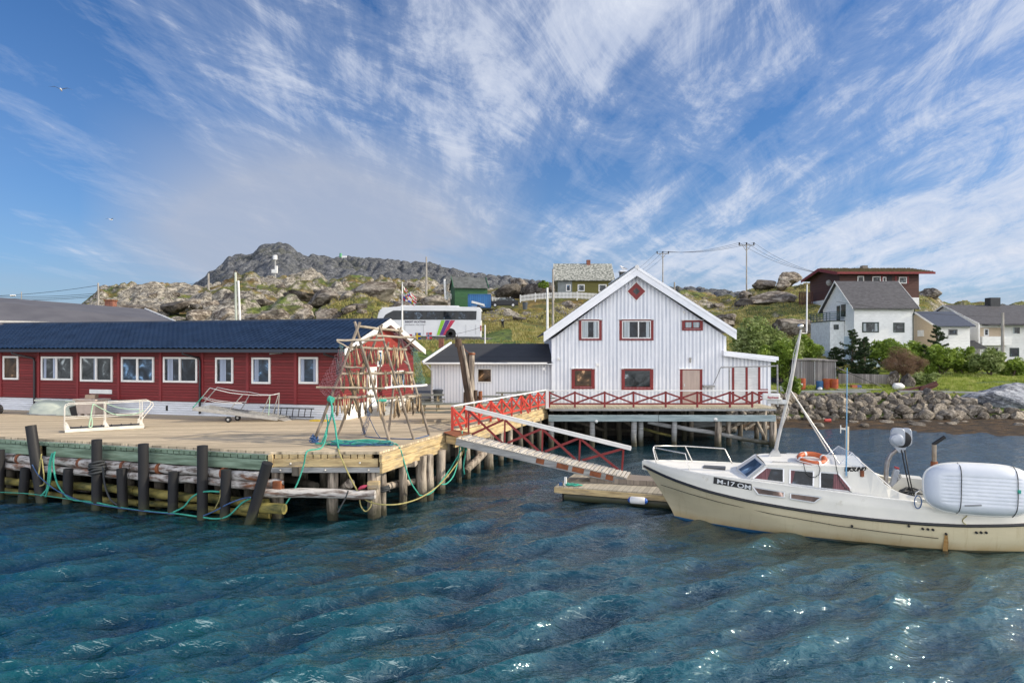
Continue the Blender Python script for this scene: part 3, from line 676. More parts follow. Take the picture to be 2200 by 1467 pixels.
# pile of nets and rope at the rack foot
def tangle(name, c, rx, ry, n, r, m, label, h=.12, seed=1, cat='rope', sub=5):
    rd = random.Random(seed); pts = []
    a = 0
    for i in range(n):
        a += rd.uniform(.5, 1.5); q = rd.uniform(.25, 1)
        pts.append(Vector((math.cos(a)*rx*q, math.sin(a)*ry*q, abs(rd.gauss(0, h)))))
    q = [pts[0]]+pts+[pts[-1]]; out = []
    for i in range(1, len(q)-2):
        for k in range(sub):
            t = k/sub; a_, b, c_, d = q[i-1], q[i], q[i+1], q[i+2]
            p = .5*((2*b)+(-a_+c_)*t+(2*a_-5*b+4*c_-d)*t*t+(-a_+3*b-3*c_+d)*t**3); p.z = max(p.z, .02); out.append(p)
    return tag(MB().tube(out, r, 5).build(name, m, smooth='all', loc=c), label, cat)
tangle('net_pile', G(760, 956, 2.0), 1.25, .22, 48, .018, M_['teal_rope'], 'heap of teal rope and netting on the planks under the drying rack', .07, 3, 'netting')
tangle('net_pile', G(770, 958, 2.0), 1.15, .20, 26, .010, M_['blue_rope'], 'heap of dark blue netting mixed into the teal rope under the rack', .06, 5, 'netting')
tangle('net_pile', G(675, 951, 2.0), .16, .14, 60, .016, M_['blue_rope'], 'small bunch of blue net round the left front pole of the drying rack', .12, 6, 'netting')
tangle('rope_bundle', P(996, 968, 24.2), .16, .12, 60, .016, M_['teal_rope'], 'bunch of teal rope hanging knotted below the gangway top', .22, 9)
# ------------------------------------------------------------------ pier in front of the white house
hp = T('house_pier', 'narrow timber pier on tall grey piles below the white house', 'pier', (7.5, 36, 0)); HO = (7.5, 36, 0)
XR = (1668-1100)/F*34.6
MB(HO).bb(1.79, XR, 34.6, 37.6, DZ-.07, DZ).build('deck', deck2_m, hp)
mb = MB(HO)
for k in range(20): mb.bb(2.0+k*.6, 2.1+k*.6, 34.75, 37.5, DZ-.24, DZ-.071)
mb.build('joist_row', M_['pile_dark'], hp)
MB(HO).bb(1.9, XR, 34.6, 34.66, DZ-.17, DZ-.072).build('edge_board', M_['greywood'], hp)
for a, b in ((1.85, 7.4), (7.42, XR-.05)): MB(HO).bb(a, b, 34.52, 34.68, 1.30, 1.62).build('edge_beam', M_['tealwood'], hp, bevel=.01)
for (px, D, r) in ((1184, 34.75, .16), (1272, 34.75, .14), (1362, 34.75, .15), (1376, 35.0, .14), (1449, 34.75, .13), (1543, 34.75, .17), (1566, 35.2, .13), (1660, 34.75, .18)):
    pile(px, D, r, 1.62, (0, 0), 'pile' if px > 1530 else 'greywood', hp, HO)
for (px, D, r) in ((1215, 37, .14), (1260, 37.4, .14), (1300, 37, .13), (1330, 37.2, .13), (1410, 37.3, .14), (1470, 37.2, .13), (1485, 37.2, .13), (1590, 37, .12), (1625, 37.2, .13), (1642, 36.6, .14), (1205, 39, .14), (1290, 39.5, .14), (1380, 39.5, .14)):
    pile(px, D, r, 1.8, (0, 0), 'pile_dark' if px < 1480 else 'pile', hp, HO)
for (a, b, r, m) in ((P(1392, 906, 34.95), P(1655, 952, 34.95), .11, 'greywood'), (P(1205, 895, 36.4), P(1300, 925, 36.4), .10, 'pile_dark'), (P(1380, 920, 35.8), P(1450, 938, 35.8), .07, 'algae'), (P(1545, 925, 36), P(1640, 893, 36), .10, 'pile'), (P(1620, 896, 35.6), P(1645, 948, 35.6), .10, 'pile'), (P(1600, 922, 36.2), P(1632, 898, 36.2), .09, 'pile'), (P(1310, 890, 36.6), P(1400, 935, 36.6), .09, 'pile_dark'), (P(1230, 920, 37.6), P(1360, 925, 37.6), .08, 'pile_dark'), (P(1575, 900, 36.6), P(1650, 885, 36.6), .09, 'pile')):
    logpart('brace', a, b, r, M_[m], hp, HO)
MB(HO).bar(P(1490, 912, 37.7), P(1600, 903, 37.7), .05, .38).build('side_boards', M_['greywood'], hp)
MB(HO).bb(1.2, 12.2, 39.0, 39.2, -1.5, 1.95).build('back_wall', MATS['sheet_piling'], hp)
MB(HO).lathe(P(1537, 901, 34.55), [(.10, 0), (.10, -.05), (.02, -.07)], 12, 'y').build('bolt_plate', M_['alu'], hp, smooth=True)
MB(HO).lathe(P(1281, 905, 34.55), [(.08, 0), (.08, -.05), (.02, -.07)], 12, 'y').build('bolt_plate', M_['alu'], hp, smooth=True)
# ------------------------------------------------------------------ railings
def railing(name, label, pts, zb, zt, m, first_post=False, white_post=False, hr=.05):
    o = pts[0]; O = (o.x, o.y, DZ); t = T(name, label, 'railing', O)
    for i, p in enumerate(pts):
        MB(O).bar((p.x, p.y, DZ-.02), (p.x, p.y, zt), .09, .09, (0, 1, 0)).build('post', m, t)
    for a, b in zip(pts[:-1], pts[1:]):
        for z0, z1, k in ((zb, zt-.07, 0), (zt-.07, zb, 1)):
            d = (b-a).normalized(); n = Vector((d.y, -d.x, 0))*(.012 if k else -.012)
            MB(O).bar(Vector((a.x, a.y, z0))+n, Vector((b.x, b.y, z1))+n, .035, .085).build('cross_brace', m, t)
    a, b = pts[0], pts[-1]
    MB(O).bar((a.x, a.y, zb-.02), (b.x, b.y, zb-.02), .05, .08).build('bottom_rail', m, t)
    MB(O).bar((a.x, a.y, zt+.025), (b.x, b.y, zt+.025), .12, .05).build('top_rail', M_['white'], t, bevel=.01)
    return t, O
pxs = [1180, 1235, 1299, 1361, 1430, 1498, 1568, 1616]
tr, O = railing('pier_railing', 'dark red cross-braced railing along the front of the white house pier', [Vector(((p-1100)/F*34.66, 34.66, 0)) for p in pxs], 2.2, 2.82, M_['dkred'])
MB(O).bar(((1616-1100)/F*34.66, 34.66, 2.845), ((1668-1100)/F*34.66, 34.66, 2.845), .12, .05).build('top_rail', M_['white'], tr)
MB(O).bar(((1616-1100)/F*34.66, 34.66, 2.2), ((1640-1100)/F*34.66, 34.66, 2.45), .035, .085).build('cross_brace', M_['dkred'], tr)
MB(O).bar(((1616-1100)/F*34.66, 34.66, 2.78), ((1640-1100)/F*34.66, 34.66, 2.5), .035, .085).build('cross_brace', M_['dkred'], tr)
MB(O).bb(13.0, 13.5, 36.0, 36.05, 2.55, 2.85).build('end_board', M_['dkred'], tr)
e1 = Vector((C2.x+.02, C2.y+.05, 0)); e2 = Vector((E.x-.05, E.y-.6, 0))
tr, O = railing('pier_railing', 'bright red cross-braced railing running away along the side of the pier', [e1.lerp(e2, k/9) for k in range(10)], 2.2, 2.86, M_['redpaint'])
for k in (0, 3, 6):
    p = e1.lerp(e2, k/9); MB(O).bar((p.x-.02, p.y+.02, 2.8), (p.x+.35, p.y+.1, 2.0), .05, .09).build('knee_brace', M_['redpaint'], tr)
MB(O).bb(1.70, 1.86, 34.5, 34.64, 1.95, 2.92).build('post', M_['white'], tr)
# ------------------------------------------------------------------ gangway, float
g = T('gangway', 'sloping wooden gangway with one red lattice handrail leading down to the float', 'gangway', (-1.8, 24.2, 2)); O = (-1.8, 24.2, 2)
n0, n1 = Vector((-1.94, 23.65, 1.90)), Vector((3.85, 22.9, .66)); f0, f1 = Vector((-1.62, 24.6, 1.90)), Vector((4.15, 23.8, .66))
dn = (n1-n0).normalized()
up = Vector((0, 0, 1))
MB(O).bar(n0-up*.14, n1-up*.14, .09, .22).build('side_beam', M_['greywood'], g, bevel=.01)
MB(O).bar(f0-up*.14, f1-up*.14, .09, .22).build('side_beam', M_['greywood'], g, bevel=.01)
mb = MB(O); rd = random.Random(3)
for k in range(46):
    t = (k+.5)/46; a = n0.lerp(n1, t)-Vector((.0, .08, 0)); b = f0.lerp(f1, t)+Vector((0, .05, 0)); mb.bar(a, b, .10, .03)
mb.build('walkway_slats', mat('bleached_slats', (.62, .58, .52), .8, col2=(.42, .39, .34), sc_=1.5, st=(3, .4, 1)), g)
mb = MB(O)
for k in range(1, 45, 2):
    t = (k+.5)/46; a = n0.lerp(n1, t)+Vector((0, .12, .03)); mb.bar(a, a+(f0-n0)*.8, .03, .035)
mb.build('tread_cleats', M_['greywood'], g)
for (t, w_) in ((.50, .28), (.63, .4), (.72, .4), (.82, .38), (.90, .25)):
    a = n0.lerp(n1, t)-up*.12-Vector((0, .052, 0)); MB(O).bar(a-dn*w_/2, a+dn*w_/2, .006, .17).build('rust_patch', M_['rust'], g)
r0, r1 = P(1000, 876, 24.65), P(1356, 964, 23.75)
MB(O).bar(r0, r1, .08, .12).build('handrail', M_['white'], g, bevel=.012)
MB(O).bar(r0+up*.075, r1+up*.075, .13, .025).build('handrail', M_['white'], g)
ts = [.02, .245, .475, .70, .955]
tops = [r0.lerp(r1, t)-up*.08 for t in ts]; bots = [f0.lerp(f1, t+.0) for t in ts]
for i in range(5): MB(O).bar(bots[i]-Vector((.06, 0, .05)), tops[i], .06, .09).build('post', M_['dkred'], g)
for i in range(4):
    MB(O).bar(tops[i], bots[i+1]-Vector((.12, -.03, 0)), .03, .08).build('lattice_brace', M_['dkred'], g)
    MB(O).bar(bots[i]+Vector((.05, .05, .02)), tops[i+1]+Vector((-.05, .05, 0)), .03, .08).build('lattice_brace', M_['dkred'], g)
MB(O).prism([(-2.42, 24.1, 2.02), (-1.95, 23.6, 1.94), (-1.45, 24.55, 1.94), (-2.1, 24.85, 2.02)], (0, 0, .02)).build('landing_plate', M_['rust'], g)
MB(O).bar((-2.3, 24.1, 1.80), (-1.7, 23.75, 1.75), .1, .28).build('hinge_beam', M_['yellow'], g)
fl = T('floating_dock', 'low wooden floating dock with square boards below the gangway', 'float', (1.44, 22.7, 0)); O = (1.44, 22.7, 0)
fd = Vector((.935, -.355, 0)); fw = Vector((.355, .935, 0)); c0 = Vector((1.44, 22.6, 0))
def fp(a, b, z): return c0+fd*a+fw*b+up*z
M = Matrix((fd, fw, up)).transposed()
slab = MB(O).box(fp(3.5, 1.15, .42), (7, 2.3, .06), M).build('deck', boards('float_boards', (.50, .45, .35), axis='x', width=.16, rot=(0, 0, R(21)), rough=.8), fl)
MB(O).box(fp(3.5, -.02, .32), (7.0, .06, .18), M).build('edge_beam', M_['yellow'], fl)
MB(O).box(fp(-.02, 1.15, .32), (.06, 2.3, .18), M).build('edge_beam', M_['yellow'], fl)
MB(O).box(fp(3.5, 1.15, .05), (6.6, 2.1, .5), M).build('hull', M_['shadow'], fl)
mb = MB(O); mb.tube([fp(.3, .12, .12), fp(6.8, .12, .12)], .16, 12); mb.build('pontoon', M_['black'], fl, smooth=True)
MB(O).box(fp(4.2, 1.1, .46), (1.5, 1.0, .015), M).build('mat', mat('purple_mat', (.11, .06, .075), .9), fl)
MB(O).box(fp(.3, .15, .58), (.07, .07, .3), M).build('cleat', M_['white'], fl)
MB(O).box(fp(.15, .12, .5), (.10, .12, .1), M).build('cleat', M_['blue_rope'], fl)
tag(MB().prism([Vector((0, 0, 0)), Vector((1.3, -.5, 0)), Vector((2.9, -.9, 0)), Vector((3.0, -.2, 0)), Vector((1.6, .45, 0)), Vector((.2, .8, 0))], (0, 0, .16)).build('ramp_board', boards('ramp_boards', (.30, .25, .20), axis='x', width=.14, rot=(0, 0, R(-35))), loc=fp(.9, 1.0, .46)), 'weathered board platform lying on the float under the gangway foot', 'platform')
bu = T('dock_fender', 'white cylindrical fender with blue ends hanging on the floating dock edge', 'fender', fp(2.75, -.16, .22)); O = fp(2.75, -.16, .22)
mb = MB((0, 0, 0)); mb.tube([fd*x for x in (-.24, -.2, .2, .24)], .11, 14, [.09, .115, .115, .09]); mb.build('body', M_['white'], bu, smooth=True)
for s in (-1, 1): MB().tube([fd*s*x for x in (.235, .27, .31)], .1, 12, [.095, .085, .03]).build('end_cap', mat('blue_plastic', (.02, .10, .45), .4), bu, smooth=True)
tangle('rope_bundle', fp(.55, .2, .46), .3, .14, 60, .014, M_['teal_rope'], 'small teal rope coil lying on the corner of the floating dock', .03, 12)
tangle('rope_bundle', fp(4.7, .9, .48), .35, .15, 30, .014, mat('pale_rope', (.55, .45, .38), .8), 'pale rope loops lying on the dark mat of the floating dock', .02, 13)
# ------------------------------------------------------------------ building helpers
class Fac:
    """a facade plane in a thing's local frame: traces picture points onto the plane local y = yo"""
    def __init__(s, org, rz, yo=0.0):
        s.o = Vector(org); s.c, s.s = math.cos(rz), math.sin(rz); s.yo = yo
    def L(s, px, py, yo=None):
        yo = s.yo if yo is None else yo
        k = (px-1100)/F
        ox = s.o.x-s.s*yo; oy = s.o.y+s.c*yo
        t = (k*oy-ox)/(s.c-k*s.s); D = oy+s.s*t
        return Vector((t, yo, CAMZ+(748-py)/F*D-s.o.z))
def glassmat(name, col, rough=.04, curtain=None):
    m, nt, b = new_mat(name); b.inputs['Base Color'].default_value = c4(col); b.inputs['Roughness'].default_value = rough
    b.inputs['Specular IOR Level'].default_value = .3
    v = coords(nt)
    c = ramp(nt, noise(nt, v, 1.3, 5, .6, 1.2), [(.38, tuple(x*.3 for x in col)), (.55, col), (.60, tuple(min(1, x*2.0) for x in col)), (.66, tuple(min(1, x*7) for x in col))])  # brighter noise patches painted into the pane colour as reflections
    nt.links.new(c, b.inputs['Base Color'])
    addbump(nt, b, noise(nt, v, 1.2, 2), .06, .05); return m
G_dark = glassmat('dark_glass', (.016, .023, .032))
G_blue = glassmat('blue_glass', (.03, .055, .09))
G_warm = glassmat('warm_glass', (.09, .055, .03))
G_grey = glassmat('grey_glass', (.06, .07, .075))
CURT = boards('curtain', (.42, .50, .66), axis='x', width=.07, line=.45, var=.15, dark=.5, rough=.9)
CURT2 = boards('lace_curtain', (.55, .62, .66), axis='x', width=.06, line=.4, var=.2, dark=.5, rough=.9)
CURT3 = boards('red_curtain', (.26, .12, .13), axis='x', width=.05, line=.45, var=.2, dark=.45, rough=.9)
def window(root, x0, x1, z0, z1, y, fm, fw=.07, fd=.06, panes=(1.0,), glass=None, curtains=(), trim=None, tw=.11, sill=None, head=None, label=None, cm=None):
    """window set on a wall whose outer face is local y; outward is -y"""
    glass = glass or G_dark
    mb = MB()
    for a, b, c, d in ((x0, x1, z1-fw, z1), (x0, x1, z0, z0+fw), (x0, x0+fw, z0+fw, z1-fw), (x1-fw, x1, z0+fw, z1-fw)):
        mb.bb(a, b, y-fd, y, c, d)
    xs = [x0+fw]; tot = sum(panes); run = 0; ww = x1-x0-2*fw
    for i, p in enumerate(panes[:-1]):
        run += p; xm = x0+fw+ww*run/tot; mb.bb(xm-fw*.6, xm+fw*.6, y-fd-.008, y, z0+fw-.003, z1-fw+.003); xs += [xm-fw*.6, xm+fw*.6]
    xs.append(x1-fw)
    fr_ = mb.build('window', fm, root)
    if label: fr_['label'] = label
    for i in range(len(panes)):
        MB().bb(xs[2*i], xs[2*i+1], y-.014, y-.004, z0+fw, z1-fw).build('pane', glass, fr_)
    for (a, b) in curtains:   # fractions of width
        xa, xb = x0+fw+ww*a, x0+fw+ww*b
        MB().quad((xa, y-.018, z0+fw+.01), (xb, y-.018, z0+fw+.01), (xb, y-.018, z1-fw-.01), (xa, y-.018, z1-fw-.01)).build('curtain', cm or CURT, fr_)
    if trim:
        mb = MB()
        mb.bb(x0-tw, x0, y-.045, y, z0-.02, z1+.02); mb.bb(x1, x1+tw, y-.045, y, z0-.02, z1+.02); mb.bb(x0, x1, y-.042, y, z1, z1+tw*.45); mb.bb(x0-tw, x1+tw, y-.05, y, z0-.10, z0-.02)
        mb.build('trim', trim, fr_)
        MB().bb(x0-tw-.04, x1+tw+.04, y-.10, y, z1+tw*.45, z1+tw*.45+.035).build('drip_board', M_['white'], fr_)
    return fr_
def gable_roof(name, root, x0, x1, y0, ym, y1, ze, zr, th, m, axis='x'):
    """roof slabs with ridge along x"""
    mb = MB()
    for (ya, yb) in ((y0, ym), (y1, ym)):
        mb.prism([(x0, ya, ze), (x0, yb, zr), (x0, yb, zr+th), (x0, ya, ze+th)], (x1-x0, 0, 0))
    return mb.build(name, m, root)
def gable_roof_y(name, root, y0, y1, x0, xm, x1, ze0, zr, ze1, th, m):
    mb = MB()
    for (xa, za) in ((x0, ze0), (x1, ze1)):
        mb.prism([(xa, y0, za), (xm, y0, zr), (xm, y0, zr+th), (xa, y0, za+th)], (0, y1-y0, 0))
    return mb.build(name, m, root)
def pane_wall(name, root, poly, depth, m):
    return MB().prism(poly, (0, depth, 0)).build(name, m, root)
# ------------------------------------------------------------------ red building
CR = Vector((-7.06, 28.4, 2.0)); rzR = math.atan2(-.2665, .9638)
rb = T('red_building', 'long red boarded harbour building with dark blue tiled roof and white plinth', 'building', CR, rzR)
FR_ = Fac(CR, rzR)
W = 7.3; ZP = FR_.L(735, 871).z; ZE = 2.92; ZR = 4.22
redw = boards('red_siding', (.20, .017, .020), axis='z', width=.125, line=.2, var=.16, dark=.3, rough=.6, bump=.8)
redv = boards('red_vertical_siding', (.33, .035, .025), axis='y', width=.12, line=.2, var=.1, dark=.35, rough=.6, bump=.8)
plm = boards('corrugated_plinth', (.80, .85, .93), axis='z', width=.10, line=.35, var=.04, dark=.55, rough=.5, bump=1)
LX = -42
MB().bb(LX, 0, 0, W, ZP, ZE+.02).build('wall', redw, rb)
MB().prism([(-.003, 0, ZE), (-.003, W, ZE), (-.003, W/2, ZR-.02)], (.02, 0, 0)).build('gable', redv, rb)
MB().bb(LX, -.05, .05, W-.05, -.1, ZP).build('plinth', plm, rb)
MB().bb(-.05, .03, .1, W, -.1, ZP-.02).build('plinth', M_['white'], rb)
# tiles
def tiles(x0, x1, ya, za, yb, zb, m, root, dx=.28, row=.33, seg=6, side=1):
    L = math.hypot(yb-ya, zb-za); rows = int(L/row); nx = int((x1-x0)/dx*seg)
    xs = np.linspace(x0, x1, nx); ts = []; ho = []
    for r in range(rows+1):
        ts += [r/rows, min(1, (r+.97)/rows)]; ho += [.035, .0]
    ts = np.array(ts[:-1]); ho = np.array(ho[:-1])
    ny, nz = -(zb-za)/L, (yb-ya)/L
    if nz < 0: ny, nz = -ny, -nz
    wv = np.abs(np.sin(xs/dx*math.pi))**1.0*.045
    Xg, Tg = np.meshgrid(xs, ts); off = ho[:, None]+wv[None]
    Yg = ya+(yb-ya)*Tg+ny*off; Zg = za+(zb-za)*Tg+nz*off
    return npmesh('roof', np.stack([Xg, Yg, Zg], -1).reshape(-1, 3), gridfaces(len(ts), nx), m, smooth=False, parent=root)
tilem = mat('blue_roof_tiles', (.020, .040, .085), .32, col2=(.012, .025, .055), sc_=1.2, bump=.2, bs=40, spec=.45, dirt=((.09, .10, .11), 3.5, .70))
yo = -.5; zeave = ZE-.02-.0
tiles(LX, .42, yo, zeave+.06, W/2, ZR+.1, tilem, rb)
gable_roof('roof', rb, LX, .38, yo, W/2, W+.5, zeave-.06, ZR, .08, mat('roof_underlay', (.02, .03, .05), .6))
MB().bb(LX, .42, yo-.13, yo-.02, zeave-.08, zeave+.06).build('gutter', mat('dark_blue_steel', (.014, .022, .04), .35), rb)
MB().bar((LX, W/2, ZR+.14), (.42, W/2, ZR+.14), .22, .08).build('ridge_cap', tilem, rb)
for (ya, za, yb, zb) in ((yo-.1, zeave-.08, W/2, ZR+.02), (W+.55, zeave-.1, W/2, ZR+.02)):
    MB().prism([(.43, ya, za-.12), (.43, yb, zb-.15), (.43, yb, zb+.13), (.43, ya, za+.14)], (.03, 0, 0)).build('bargeboard', M_['white'], rb)
    MB().prism([(.10, ya, za+.0), (.10, yb, zb-.03), (.10, yb, zb+.0), (.10, ya, za+.03)], (.33, 0, 0)).build('soffit', M_['white'], rb)
for px in (2, 83, 167, 255, 345, 435, 532, 635):
    x = FR_.L(px, 800).x; MB().bb(x-.07, x+.07, -.03, 0, ZP, ZE-.05).build('batten', mat('red_trim', (.22, .02, .024), .6), rb)
for xx in (-24, -28, -32): MB().bb(xx-.07, xx+.07, -.03, 0, ZP, ZE-.05).build('batten', MATS['red_trim'], rb)
MB().bb(-.12, .03, -.035, .06, ZP, ZE-.05).build('corner_board', MATS['red_trim'], rb)
wt = M_['white']
for (a, b, t, bt, pn, gl, cu) in ((8, 41, 765, 815, (1,), G_warm, ()), (90, 157, 766, 816, (1, 1), G_grey, ((.03, .12), (.36, .44))), (174, 243, 766, 819, (1, 1), G_grey, ((.4, .46),)),
        (262, 332, 767, 820, (1, 1), G_blue, ()), (352, 425, 767, 821, (1, 1), G_dark, ((.08, .26),)), (464, 502, 768, 823, (1,), G_dark, ((.18, .60),)), (542, 582, 768, 824, (1,), G_blue, ((.05, .32),)), (643, 684, 767, 824, (1,), G_blue, ((.02, .22), (.80, .95)))):
    p0, p1 = FR_.L(a, bt), FR_.L(b, t)
    window(rb, p0.x, p1.x, p0.z, p1.z, 0, wt, .085, .06, pn, gl, cu)
for i, xx in enumerate((-22, -25.5, -29)): window(rb, xx-.6, xx+.6, 1.75, 2.7, 0, wt, .085, .06, (1, 1), G_grey)
for px0, px1 in ((50, 77), (412, 432), (712, 727)):
    a, b = FR_.L(px0, 751), FR_.L(px1, 775)
    MB().tube([(a.x, yo-.07, zeave-.05), (a.x, yo-.07, zeave-.15), (b.x-.05, -.08, b.z+.12), (b.x, -.08, b.z-.05), (b.x, -.08, .1 if px0 < 700 else 1.9)], .05, 8).build('downpipe', mat('dark_pipe', (.02, .015, .02), .4), rb, smooth=True)
p0, p1 = FR_.L(193, 845), FR_.L(241, 837); MB().bb(p0.x, p1.x, -.03, 0, p0.z, p1.z).build('panel', M_['white'], rb)
p0 = FR_.L(605, 757); sl_ = MB(); sl_.box((p0.x, -.12, p0.z), (.10, .2, .12)); sl_.bar((p0.x-.05, -.2, p0.z-.03), (p0.x-.28, -.45, p0.z-.06), .12, .06)
sl_.build('floodlight', M_['greywood'], rb)
p0 = FR_.L(355, 875); MB().bb(p0.x, p0.x+.1, .03, .05, p0.z-.15, p0.z+.08).build('vent', M_['black'], rb)
# gable end door and details
MB().bb(.0, .05, 2.15, 3.05, ZP-.25, 2.15).build('door', M_['white'], rb)
for z0, z1, y0_, y1_ in ((2.15, 2.9, 3.15, 3.6), (1.1, 1.9, 4.6, 6.1)):
    fr0 = MB().bb(.0, .04, y0_, y1_, z0, z1).build('window', M_['white'], rb); MB().bb(.041, .045, y0_+.08, y1_-.08, z0+.08, z1-.08).build('pane', G_blue, fr0)
MB().bb(.0, .8, 2.0, 3.2, -.02, .35).build('doorstep', M_['greywood'], rb)
# ------------------------------------------------------------------ grey roofed building behind it
o = Vector((-30, 46, 2)); gbm = mat('grey_felt_roof', (.115, .115, .13), .8, col2=(.085, .085, .10), sc_=.6)
gb_ = T('grey_roofed_building', 'large low building with plain grey felt roof behind the red building', 'building', (-24, 48, 2))
a0, a1 = P(-300, 620, 40), P(310, 667, 52)     # ridge
b0, b1 = P(-300, 705, 34), P(376, 695, 44)     # eave towards viewer
O = (-24, 48, 2)
MB(O).prism([b0, b1, a1, a0], (0, 0, .12)).build('roof', gbm, gb_)
c0_, c1_ = a0+(a0-b0)*.8, a1+(a1-b1)*.8; c0_.z = b0.z; c1_.z = b1.z
MB(O).prism([a0, a1, c1_, c0_], (0, 0, .12)).build('roof', gbm, gb_)
MB(O).prism([Vector((b0.x, b0.y+.3, 2)), Vector((b1.x-.3, b1.y+.3, 2)), Vector((c1_.x-.3, c1_.y, 2)), Vector((c0_.x, c0_.y, 2))], (0, 0, b1.z-2.05)).build('wall', mat('pale_wall', (.5, .5, .48), .8), gb_)
MB(O).add([b1+Vector((-.3, .3, 0)), a1+Vector((-.3, 0, 0)), c1_+Vector((-.3, 0, 0))], [(0, 1, 2)]).build('gable', MATS['pale_wall'], gb_)
MB(O).bar(b1+Vector((.05, -.05, .06)), a1+Vector((.05, 0, .06)), .08, .26).build('bargeboard', M_['white'], gb_)
brick = mat('brick', (.30, .12, .08), .9, col2=(.16, .07, .05), sc_=6, bump=.4)
pc_ = P(238, 655, 53); ch = MB(O).bb(pc_.x-.3, pc_.x+.3, 52.7, 53.3, pc_.z-1.2, pc_.z+.3).build('chimney', brick, gb_)
MB(O).bb(pc_.x-.36, pc_.x+.36, 52.64, 53.36, pc_.z+.3, pc_.z+.38).build('chimney_cap', M_['rust'], ch)
# ------------------------------------------------------------------ white house
HB = Vector((6.76, 37.0, 2.0)); wh = T('white_house', 'tall white board and batten house with red-trimmed windows on the pier', 'house', HB)
FH = Fac(HB, 0)
wpm = mat('house_white_paint', (.68, .70, .75), .55, col2=(.50, .53, .60), sc_=1.3, st=(3.2, 3, .25), lo=.4, hi=.6, dirt=((.44, .46, .50), 1.3, .64))  # same white paint; boards darkened to put batten shade into the colour
wpm2 = mat('house_white_light', (.82, .84, .88), .55, col2=(.74, .77, .82), sc_=2)  # lighter copy of the house white, so the battens stand out
xl, xr, xp = FH.L(1187, 800).x, FH.L(1558, 800).x, FH.L(1368, 600).x
zp_ = FH.L(1368, 592).z; zl_ = FH.L(1187, 728).z; zr_ = FH.L(1558, 722).z
HD = 9.5
MB().prism([(xl, 0, -.25), (xr, 0, -.25), (xr, 0, zr_), (xp, 0, zp_), (xl, 0, zl_)], (0, HD, 0)).build('wall', wpm, wh)
def topz(x): return zl_+(zp_-zl_)*(x-xl)/(xp-xl) if x < xp else zp_+(zr_-zp_)*(x-xp)/(xr-xp)
mb = MB(); x = xl+.1
while x < xr: mb.bb(x-.048, x+.048, -.034, .0, -.25, topz(x)-.05); x += .205
mb.build('battens', wpm2, wh)
MB().bb(xl-.05, xl+.1, -.035, .05, -.2, zl_).build('corner_board', wpm2, wh); MB().bb(xr-.1, xr+.05, -.035, .05, -.2, zr_).build('corner_board', wpm2, wh)
# roof with bargeboards (front overhang .45)
e0, pk, e1_ = FH.L(1168, 719, -.4), FH.L(1368, 577, -.4), FH.L(1582, 714, -.4)
rfm = mat('dark_roof_felt', (.045, .048, .055), .85, col2=(.03, .032, .036), sc_=1.2, st=(4, .4, 1), bump=.4, bs=30)
gable_roof_y('roof', wh, -.42, HD+.3, e0.x+.03, pk.x, e1_.x-.03, e0.z+.0, pk.z-.0, e1_.z-.0, .07, rfm)
for (a, s) in ((e0, -1), (e1_, 1)):
    for (w0, w1, y_) in ((-.34, -.02, -.44), (-.03, .11, -.475)):
        MB().prism([(a.x, y_, a.z+w0*1.15), (pk.x, y_, pk.z+w0*1.15), (pk.x, y_, pk.z+w1*1.15), (a.x, y_, a.z+w1*1.15)], (0, .035, 0)).build('bargeboard', wpm2, wh)
    MB().prism([(a.x, -.40, a.z-.06), (pk.x, -.40, pk.z-.06), (pk.x, -.40, pk.z-.02), (a.x, -.40, a.z-.02)], (0, .4, 0)).build('soffit', wpm2, wh)
MB().tube([(pk.x, y, pk.z+.08) for y in (-.5, 0, HD+.3)], .11, 10).build('ridge_cap', M_['alu'], wh, smooth=True)
dr = M_['dkred']
def hw(x0, x1, y0, y1, **k):
    a, b = FH.L(x0, y1), FH.L(x1, y0); return window(wh, a.x, b.x, a.z, b.z, -.026, **k)
hw(1249, 1287, 689, 727, fm=wt, fw=.055, fd=.03, glass=G_dark, curtains=((.03, .36), (.70, .97)), trim=dr, tw=.14, cm=CURT2)
hw(1336, 1398, 689, 727, fm=wt, fw=.055, fd=.03, panes=(1.35, 1), glass=G_dark, curtains=((.02, .25), (.86, .97)), trim=dr, tw=.14, cm=CURT2)
hw(1469, 1505, 690, 706, fm=dr, fw=.05, fd=.03, panes=(1, 1), glass=G_dark, curtains=((.05, .42), (.58, .95)), trim=dr, tw=.11, cm=CURT2)
hw(1233, 1272, 794, 831, fm=dr, fw=.05, fd=.03, glass=G_warm, trim=dr, tw=.13)
hw(1340, 1398, 794, 833, fm=dr, fw=.05, fd=.03, glass=G_grey, trim=dr, tw=.13)
c = FH.L(1367, 626, -.03); r = .51
fr0 = MB().prism([(c.x-r, -.05, c.z), (c.x, -.05, c.z-r), (c.x+r, -.05, c.z), (c.x, -.05, c.z+r)], (0, .03, 0)).build('diamond_window', dr, wh)
MB().prism([(c.x-.2, -.056, c.z), (c.x, -.056, c.z-.2), (c.x+.2, -.056, c.z), (c.x, -.056, c.z+.2)], (0, .005, 0)).build('pane', G_grey, fr0)
mb = MB()
for k in range(4):
    a = [(c.x-r, c.z), (c.x, c.z-r), (c.x+r, c.z), (c.x, c.z+r)]; p, q = a[k], a[(k+1) % 4]; mb.bar((p[0], -.05, p[1]), (q[0], -.05, q[1]), .035, .03, (0, 1, 0))
mb.build('trim', wt, fr0)
a, b = FH.L(1466, 866), FH.L(1503, 795)
dm = mat('bare_ply_door', (.50, .40, .34), .7, col2=(.40, .32, .28), sc_=2, st=(4, 1, .4))
door = MB().bb(a.x, b.x, -.045, -.0, .0, b.z).build('door', dm, wh)
